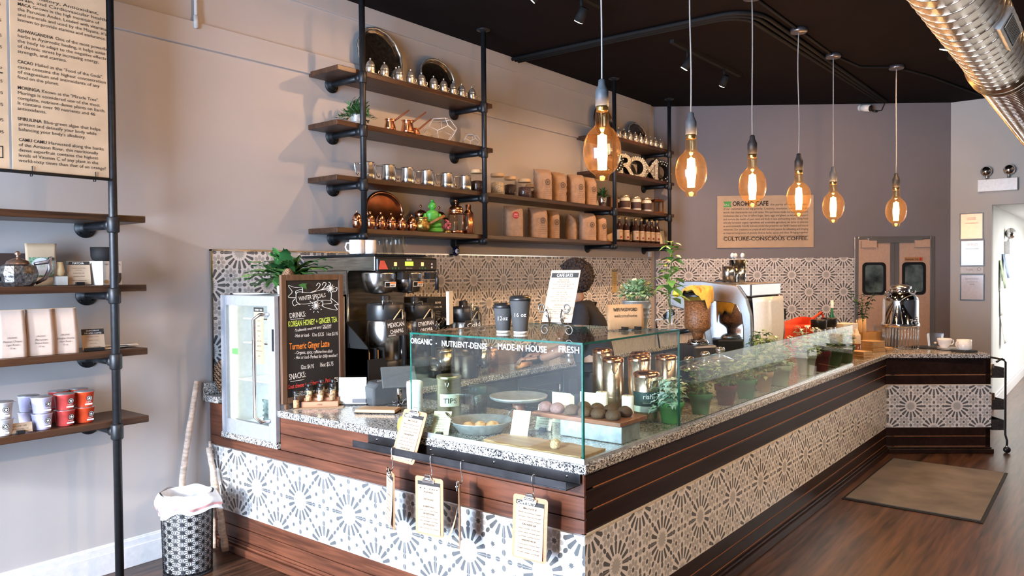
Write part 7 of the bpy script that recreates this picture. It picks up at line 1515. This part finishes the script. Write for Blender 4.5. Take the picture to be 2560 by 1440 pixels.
for k, (dx, dz, w, h, mt) in enumerate(((0, .25, .22, .34, M('green_leaflet', (.25, .35, .18), .5, na=.8, ns=12)), (.3, .35, .25, .3, M('blue_leaflet', (.12, .22, .4), .5, na=.9, ns=10)), (.05, -.1, .22, .3, PAPER), (.1, -.42, .22, .34, PAPER))):
    m = MB(); m.surf(lambda u, v, dx=dx, dz=dz, w=w, h=h: (dx-w/2+w*u, -.006-.0*k-.06*(1-v)*abs(sin(k+1)), dz-h/2+h*v), 4, 6); m.build('paper', mt, t, solid=.001)
# ================================================================= goods on the left pipe unit
YL = 4.08
def lx(px, y=640, Y=YL): return aY(px, y, Y).x
# second board: teapot, pouch, whisk, card, box, bowl
x = lx(40); t = thing('teapot', 'dark engraved silver teapot with curved handle on the second board', 'teapot', (x, 4.06, Y2), 0)
DSIL = M('dark_engraved_pot', (.20, .19, .19), .3, .9, na=.6, ns=70, bump=.8, bs=90)
MB().lathe([(0, 0), (.06, 0), (.075, .02), (.085, .06), (.075, .095), (.05, .105)], 12, sm=False).build('body', DSIL, t)
MB().lathe([(.052, .104), (.045, .118), (.02, .13), (.006, .134), (.006, .145), (.014, .152), (.006, .165), (0, .167)], 16).build('lid', M('coppery_lid', (.45, .28, .2), .3, .9), t)
m = MB(); m.tube([(.07, 0, .105), (.125, 0, .115), (.14, 0, .14), (.138, 0, .08), (.115, 0, .035), (.075, 0, .012)], [.008, .01, .009, .012, .010, .007], 8); m.build('handle', M('grey_handle', (.32, .30, .33), .3, .7), t)
m = MB(); m.tube([(-.07, 0, .04), (-.12, 0, .06), (-.15, 0, .11)], [.018, .012, .008], 8); m.build('spout', DSIL, t)
p = V((aY(102, 640, 4.2).x, 4.2, Y2)); t = thing('tea_pouch', 'kraft tea pouch with round pale label behind the teapot', 'pouch', p, -.25); m = MB(); m.surf(lambda u, v: ((-.5+u)*.135*(1-.06*sin(pi*v)), -.018*(1-v)**.5*(1+0*sin(pi*u)), .21*v), 12, 8); m.surf(lambda u, v: ((-.5+u)*.135*(1-.06*sin(pi*v)), .018*(1-v)**.5, .21*v), 12, 8); m.build('pouch', KRAFT, t, solid=.001)
m = MB(fr((0, -.019, .095), (1, 0, 0), (0, -1, .09)))
m.quad((-.052, -.048, .001), (.052, -.048, .001), (.052, .045, .001), (-.052, .045, .001), 0); m.add([(.043*cos(2*pi*k/28), .043*sin(2*pi*k/28), .0016) for k in range(28)], [tuple(range(28))], 1); m.text('TEA', .02, 0, -.005, 2, 'c', z=.0022, shear=.2)
m.add([(.04+.012*cos(2*pi*k/16), .035+.012*sin(2*pi*k/16), .002) for k in range(16)], [tuple(range(16))], 3); m.build('label', [M('green_label_border', (.20, .34, .20), .6, na=.8, ns=120), PAPER, M('light_green_print', (.5, .6, .4), .6), INK], t)
o = MB(RX(-.06)).box(-.08, 0, 0, .08, .004, .16).build('dark_folder', M('dark_brown_folder', (.06, .035, .03), .6)); o.location = (lx(50), 4.22, Y2); tag(o, 'dark brown folder leaning behind the teapot', 'folder')
p = V((lx(150), 4.08, Y2)); t = thing('whisk_case', 'clear case with a bamboo matcha whisk and white powder', 'case', p); MB().box(-.028, -.028, .001, .028, .028, .125).build('clear_case', GLASSJ, t); m = MB(); m.lathe([(0, .045), (.014, .05), (.02, .07), (.016, .085), (.012, .115), (0, .116)], 18); m.build('whisk', M('pale_bamboo', (.72, .50, .26), .5), t); m = MB(); m.box(-.024, -.024, .003, .024, .024, .045); m.build('white_filler', PAPER, t)
card('price_card', 'kraft card headed MATCHA beside the white box', V((lx(196), 4.07, Y2)), .105, .122, -.12, .2, [KRAFTL], (('MATCHA', .015, .107, .05, 1), ('matcha bowl set', .006, .085, .06, 0), ('twenty four', .005, .075, .03, 0), ('matcha tin', .006, .06, .05, 0), ('bamboo whisk', .006, .043, .05, 0), ('matcha starter set', .006, .022, .065, 0)), band=(.103, .121, 1), foot=.04)
p = V((lx(262), 4.10, Y2)); t = thing('matcha_bowl_box', 'white printed box showing a dark bowl at the end of the second board', 'box', p, .35); MB().box(-.06, -.06, 0, .06, .06, .12).build('carton', PAPER, t, bevel=.001)
m = MB(fr((0, -.0606, 0), (1, 0, 0), (0, -1, 0))); m.text('rishi', .014, -.05, .1, 0); m.text('MATCHA BOWL', .014, -.018, .1, 0, width=.07); P = [(-.02, .06), (.055, .06), (.055, .03), (.045, .008), (-.01, .008), (-.02, .03)]; m.add([(x, y, .0005) for x, y in P], [tuple(range(6))], 1)
m.add([(-.04+.016*cos(2*pi*k/14), .016+.01*sin(2*pi*k/14), .0004) for k in range(14)], [tuple(range(14))], 2); m.build('print', [INK, M('bowl_print', (.05, .035, .035), .6), M('tan_print', (.5, .32, .15), .6)], t)
t = thing('bowl', 'matt black bowl standing on the white matcha box', 'bowl', V((lx(262), 4.10, Y2+.1212))); MB().lathe([(0, 0), (.035, 0), (.05, .006), (.057, .025), (.059, .072), (.055, .072), (.05, .02), (0, .01)], 32).build('bowl_body', BLACKM, t)
# third board: paper coffee bags and card
WBAG = M('pale_brown_bag', (.54, .42, .35), .75, na=.06, ns=12, bump=.4, bs=25)
for i, (px, n1, n2, lab) in enumerate(((26, 'Mexican Chiapas', 'Light Roast', 'pale brown coffee bag marked light roast, left of three on the third board'), (98, 'Peruvian', 'Medium Roast', 'pale brown coffee bag marked medium roast, middle of three on the third board'), (158, 'Ethiopian Oromia', 'Dark Roast', 'pale brown coffee bag marked dark roast, right of three on the third board'))):
    p = V((lx(px, 830, 4.07), 4.07, Y3)); t = thing('coffee_bag', lab, 'coffee bag', p, -.12, 'pale brown coffee bags on the left unit'); w, d, h = .118, .07, .222
    m = MB(); m.surf(lambda u, v: (lambda a: ((max(-.5, min(.5, .75*cos(a)/max(abs(cos(a)), abs(sin(a)))*.67)))*w*(1-.06*v), (max(-.5, min(.5, .5*sin(a)/max(abs(cos(a)), abs(sin(a))))))*d*(1-.85*max(0, (v-.45)/.55)), h*v))(2*pi*u+.01), 32, 10, 0, closed=True, sm=True)
    m.build('bag', WBAG, t)
    m = MB(); m.box(-w*.47, -.006, h*.97, w*.47, .008, h*1.0); m.build('folded_top', KRAFT, t)
    m = MB(fr((0, -d/2-.0012, 0), (1, 0, 0), (0, -1, .0)))
    T0 = m.T
    m.T = fr((0, -d/2*.93-.001, .0), (1, 0, 0), (0, -1, .12))
    for k in range(40):
        a = 2*pi*k/40; r0, r1 = .010+.004*(k % 3), .026+.006*(k % 2); m.add([(r0*cos(a-.02), h*.64+r0*sin(a-.02), .002), (r1*cos(a-.03), h*.64+r1*sin(a-.03)*.8, .004), (r1*cos(a+.03), h*.64+r1*sin(a+.03)*.8, .004), (r0*cos(a+.02), h*.64+r0*sin(a+.02), .002)], [(0, 1, 2, 3)])
    m.T = T0
    for s, sz, z, wd in (('ORGANIC', .011, h*.40, .04), (n1, .013, h*.32, .075 if len(n1) > 10 else .05), ('- '+n2+' -', .012, h*.25, .062), ('12 oz', .011, h*.18, .022)): m.text(s, sz, 0, z, 0, 'c', width=wd, shear=.15)
    m.build('hand_lettering', M('brown_ink', (.10, .07, .06), .7), t)
card('price_card', 'kraft card headed organic coffee beside the pale bags', V((lx(235, 850, 4.06), 4.06, Y3)), .105, .112, -.1, .2, [KRAFTL], (("DEAN'S BEANS", .010, .099, .06, 1), ('ORGANIC COFFEE', .011, .086, .08, 1), ('ethiopian oromia', .006, .07, .055, 0), ('mexican chiapas', .006, .052, .05, 0), ('peruvian', .006, .036, .03, 0), ('twelve ounce bags', .006, .018, .06, 0)), band=(.082, .111, 1), foot=.09)
for i, (a, b) in enumerate(((0, 0), (.03, .02))):
    m = MB(); m.surf(lambda u, v: (-.1+.2*u, -.06+.12*v, .006*sin(2.5*u+v*2)**2), 8, 5); o = m.build('paper_sheet', PAPER, None, solid=.0008); o.location = (1.82+a, 4.13+b, Y3+.0012+.009*i); o.rotation_euler = (0, 0, .2-.5*i); tag(o, ('lower' if i == 0 else 'upper')+' loose white sheet curling at the shelf end behind the pole', 'paper')
# fourth board: yogurt cups
ORC = M('orange_red_cup', (.80, .09, .03), .3); REDC = M('coral_red_cup', (.70, .09, .08), .3); LILC = M('lilac_cup', (.62, .58, .80), .35); GRYC = M('pale_grey_cup', (.62, .60, .62), .35); FOIL = M('foil_lid', (.6, .6, .62), .3, .8)
def ycup(label, px, Y, level, mat, group, rz=0):
    z = Y4+.0785*level; p = V((aY(px, 1010, Y).x, Y, z)); t = thing('yogurt_cup', label, 'cup', p, rz, group)
    MB().lathe([(0, 0), (.036, 0), (.037, .002), (.044, .07), (.046, .071), (.046, .075)], 28).build('cup', mat, t)
    m = MB(); m.lathe([(0, .0755), (.0465, .0755), (.047, .0765), (.0465, .0775), (0, .0775)], 28); m.add([(.04, -.02, .0765), (.058, -.012, .07), (.046, .006, .0765)], [(0, 1, 2)]); m.build('foil_lid', FOIL, t)
    m = MB(RZ(.0)); T0 = fr((0, -.0425, .0), (1, 0, 0), (0, -1, -.10)); m.T = T0
    k = 20; c = (.008, .045); m.add([(c[0]+.014*cos(2*pi*q/k), c[1]+.014*sin(2*pi*q/k), .0025) for q in range(k)], [tuple(range(k))], 0); m.add([(c[0]+r*cos(2*pi*q/k), c[1]+r*sin(2*pi*q/k), .0031) for q in range(k) for r in (.010, .0115)], [(2*q, 2*q+1, 2*((q+1) % k)+1, 2*((q+1) % k)) for q in range(k)], 1)
    m.add([(c[0]+(.008 if q % 2 == 0 else .0035)*cos(pi*q/5+.31), c[1]+(.008 if q % 2 == 0 else .0035)*sin(pi*q/5+.31), .0031) for q in range(10)], [tuple(range(10))], 1)
    m.quad((-.012, .012, .002), (.022, .012, .002), (.022, .02, .002), (-.012, .02, .002), 1); m.text('yogurt', .009, .005, .025, 1, 'c', z=.002); m.build('cup_print', [INK, WINK], t); return t
for lev, lv in ((0, 'lower'), (1, 'upper')):
    for px, Y, mat, nm, g in ((71, 4.16, LILC, 'lilac yogurt cup, %s one of the rear left pair', 'lilac yogurt cups'), (104, 4.06, LILC, 'lilac yogurt cup, %s one of the front pair', 'lilac yogurt cups'),
            (146, 4.20, REDC, 'coral red yogurt cup, %s one at the back behind the front red pair', 'red yogurt cups'), (161, 4.07, REDC, 'coral red yogurt cup, %s one of the front pair', 'red yogurt cups'), (196, 4.20, ORC, 'orange red yogurt cup, %s one at the back right', 'red yogurt cups'), (211, 4.08, ORC, 'orange red yogurt cup, %s one of the right front pair', 'red yogurt cups'), (5, 4.05, GRYC, 'pale grey yogurt cup, %s one cut by the left edge', 'pale yogurt cups')):
        ycup(nm % lv, px, Y, lev, mat, g, random.uniform(-.25, .1))
card('price_card', 'small kraft card before the lilac yogurt cups', V((lx(52, 1070, 3.995+.02), 4.02, Y4)), .10, .05, -.1, .3, [KRAFTL], (('HOLLAND CAFE', .008, .033, .055, 0), ('homemade yogurt cups', .007, .02, .07, 0)), foot=.035)
# ================================================================= bin, birch sticks, mat, trolley
c = V((2.13, 3.98, .001)); t = thing('waste_bin', 'oval black metal waste basket with cut out star pattern', 'waste bin', c, -.9)
BINM = M('black_bin_metal', (.02, .022, .026), .35, .5)
R0, R1, HB = .128, .138, .43; SXB, SYB = 1.0, .86
def bp(a, z, o=0): r = R0+(R1-R0)*z/HB+o; return V((r*cos(a)*SXB, r*sin(a)*SYB, z))
m = MB(); nc = 22; da = 2*pi/nc; hz = .043
def strip(a0, z0, a1, z1, w):
    p, q = V((a0*R1, z0)), V((a1*R1, z1)); d = (q-p).normalized(); n = V((-d.y, d.x))*w/2; P = [p+n, p-n, q-n, q+n]
    m.add([bp(v.x/R1, min(HB-.002, max(.002, v.y)), o) for o in (.0, -.0015) for v in P], [(0, 1, 2, 3), (7, 6, 5, 4), (0, 4, 5, 1), (2, 6, 7, 3), (1, 5, 6, 2), (3, 7, 4, 0)], 0)
cs = []
for i in range(nc):
    for j in range(11): cs.append((i*da, .012+(j+.5*(i % 2))*hz))
for a, z in cs:
    if z > HB-.005: continue
    k = 12; m.add([bp(a+.0095/R1*cos(2*pi*q/k), min(HB-.001, z+.0095*sin(2*pi*q/k)), .0004) for q in range(k)], [tuple(range(k))])
    for q in range(12):
        an = 2*pi*q/12+pi/12*0; L = .0245 if q % 2 == 0 else .0265
        strip(a, z, a+L*sin(an)/R1, z+L*cos(an), .0032)
for z, w in ((.006, .012), (HB-.008, .016)): m.lathe([(R0+(R1-R0)*z/HB+.001, z-w/2), (R0+(R1-R0)*z/HB+.001, z+w/2), (R0+(R1-R0)*z/HB-.002, z+w/2), (R0+(R1-R0)*z/HB-.002, z-w/2)], 48, sx=SXB, sy=SYB)
m.lathe([(0, .002), (R0, .002)], 40, sx=SXB, sy=SYB); m.build('pierced_basket', BINM, t)
LIN = M('white_bin_liner', (.78, .77, .78), .4, na=.06, ns=12, bump=.5, bs=40, trans=.0); PINKL = M('pink_drawstring', (.85, .42, .42), .5)
m = MB()
m.surf(lambda u, v: (lambda a: (lambda q: (q.x, q.y, q.z))(bp(a, .02+(HB-.01)*v, -.008-.003*sin(9*a)*v)))(2*pi*u), 48, 6, 0, closed=True)
def skirt(u, v):
    a = 2*pi*u; drop = (.085+.055*(.5+.5*cos(a-2.55))+.012*sin(5*a))*v; o = .004+.022*sin(pi*min(1, v*1.2))+.006*sin(11*a+2*v)*v+.05*max(0, cos(a-2.3))**6*v+.05*max(0, cos(a+.05))**10*v
    q = bp(a, HB+.012*(1-v)*sin(3*a)**2+.006, o); return (q.x, q.y, q.z-drop)
m.surf(skirt, 72, 10, 0, closed=True); m.build('bin_liner', LIN, t)
m = MB(); m.surf(lambda u, v: (lambda q: (q[0]*1.012, q[1]*1.012, q[2]))(skirt(u, .62+.16*v)), 72, 3, 0, closed=True); m.build('drawstring_band', PINKL, t)
BIRCH = M('birch_bark', (.60, .47, .38), .75, na=.35, ns=22, bump=.5, bs=60, stretch=(1, 1, 3))
def stick(label, pts, r, seed):
    random.seed(seed); P = []
    for i in range(len(pts)-1):
        for k in range(8): u = k/8; q = V(pts[i]).lerp(V(pts[i+1]), u); P.append(q+V((random.uniform(-.003, .003), random.uniform(-.003, .003), 0)))
    P.append(V(pts[-1])); R = [r*(1-.25*i/len(P))*random.uniform(.94, 1.06) for i in range(len(P))]; o0 = P[0]
    m = MB(); m.tube([p-o0 for p in P], R, 12, 0); 
    for k in (6, 11, 14):
        if k < len(P): m.ball(P[k]-o0+V((-R[k]*.8, -R[k]*.4, 0)), (R[k]*.35,)*3, 8, 6)
    o = m.build('birch_stick', BIRCH); o.location = o0; return tag(o, label, 'stick', None)
top = aY(492, 953, 4.27); mid_ = aY(455, 1195, 4.235)
stick('tall pale birch stick leaning on the wall behind the waste bin', [(2.215, 4.19, .016), tuple(mid_), tuple(top)], .020, 2)
b1 = V((2.398, 4.05, .016)); stick('short birch stick leaning on the counter boards, nearer of two', [tuple(b1), (2.40, 4.13, .30), (2.395, 4.215, .60)], .021, 3)
stick('thin short birch stick beside the thicker one against the tiles', [(2.398, 4.165, .012), (2.415, 4.21, .32), (2.43, 4.262, .625)], .012, 4)
pc_ = [aZ(*q, 0) for q in ((2230, 1146), (2520, 1184), (2458, 1310), (2104, 1248))]
cen = sum(pc_, V())/4
t = thing('door_mat', 'grey brown ribbed door mat with a dark rubber edge on the floor by the counter', 'mat', (cen.x, cen.y, .001))
MATM = M('grey_brown_mat', (.15, .125, .10), .95, na=.35, ns=3, bump=1, bs=400)
Q = [(p.x-cen.x, p.y-cen.y) for p in pc_]; m = MB(); m.prism(Q[::-1], 0, .005); m.build('rubber_base', BLACKM, t, bevel=.002)
m = MB(); m.prism([(x*.955, y*.955) for x, y in Q][::-1], .005, .011); m.build('carpet_top', MATM, t)
# trolley at the end of the counter
c = e1+BD*.07-BN*.02; t = thing('utility_trolley', 'slim dark metal trolley on castors tucked at the counter end', 'trolley', (c.x, c.y, 0), math.atan2(BD.y, BD.x)); TRM = M('dark_trolley_metal', (.035, .033, .033), .4, .6)
for sy in (-1, 1):
    m = MB(); m.tube([(.02+0*.0, .13+.12*0+sy*.0, .08)], .01) if False else None
m = MB()
for y in (-.02, .34): m.tube([(-.02, y, .80), (.03, y, .83), (.06, y, .80), (.06, y, .16), (.075, y, .11), (.075, y, .07)], .009, 8)
m.tube([(.045, -.02, .82), (.045, .34, .82)], .009, 8); m.build('frame', TRM, t)
for z in (.66, .38, .20):
    m = MB(); m.box(-.05, -.01, z, .05, .33, z+.006); m.box(-.05, -.014, z, .052, -.01, z+.09); m.box(-.05, .33, z, .052, .334, z+.09); m.box(.05, -.01, z, .054, .33, z+.09)
    for k in range(9): m.box(.0535, -.005+.036*k, z+.02, .0555, .015+.036*k, z+.075)
    m.build('mesh_basket', M('pierced_trolley_mesh', (.045, .042, .04), .5, .4, na=.9, ns=160), t)
for y in (-.02, .34):
    cst = MB(); cst.tube([(.075, y, .07), (.075, y, .045)], .012, 8); cst = cst.build('castor', CHROME, t); m = MB(); m.tube([(.075, y-.012, .028), (.075, y+.012, .028)], .027, 18); m.build('wheel', BLACK, cst)
q = c+BD*.0-BN*.1
for dz, w, hh, mt, lab in ((.668, .07, .10, M('clear_beige_box', (.6, .55, .48), .4), 'pale plastic box in the top basket of the trolley'), (.388, .08, .12, M('salmon_box', (.60, .38, .28), .6), 'salmon cardboard box in the middle basket of the trolley')):
    o = MB().box(-w/2, 0, 0, w/2, .18, hh).build('small_box', mt, None, bevel=.002); o.location = (q.x, q.y, dz); o.rotation_euler = (0, 0, math.atan2(BD.y, BD.x)); tag(o, lab, 'box')
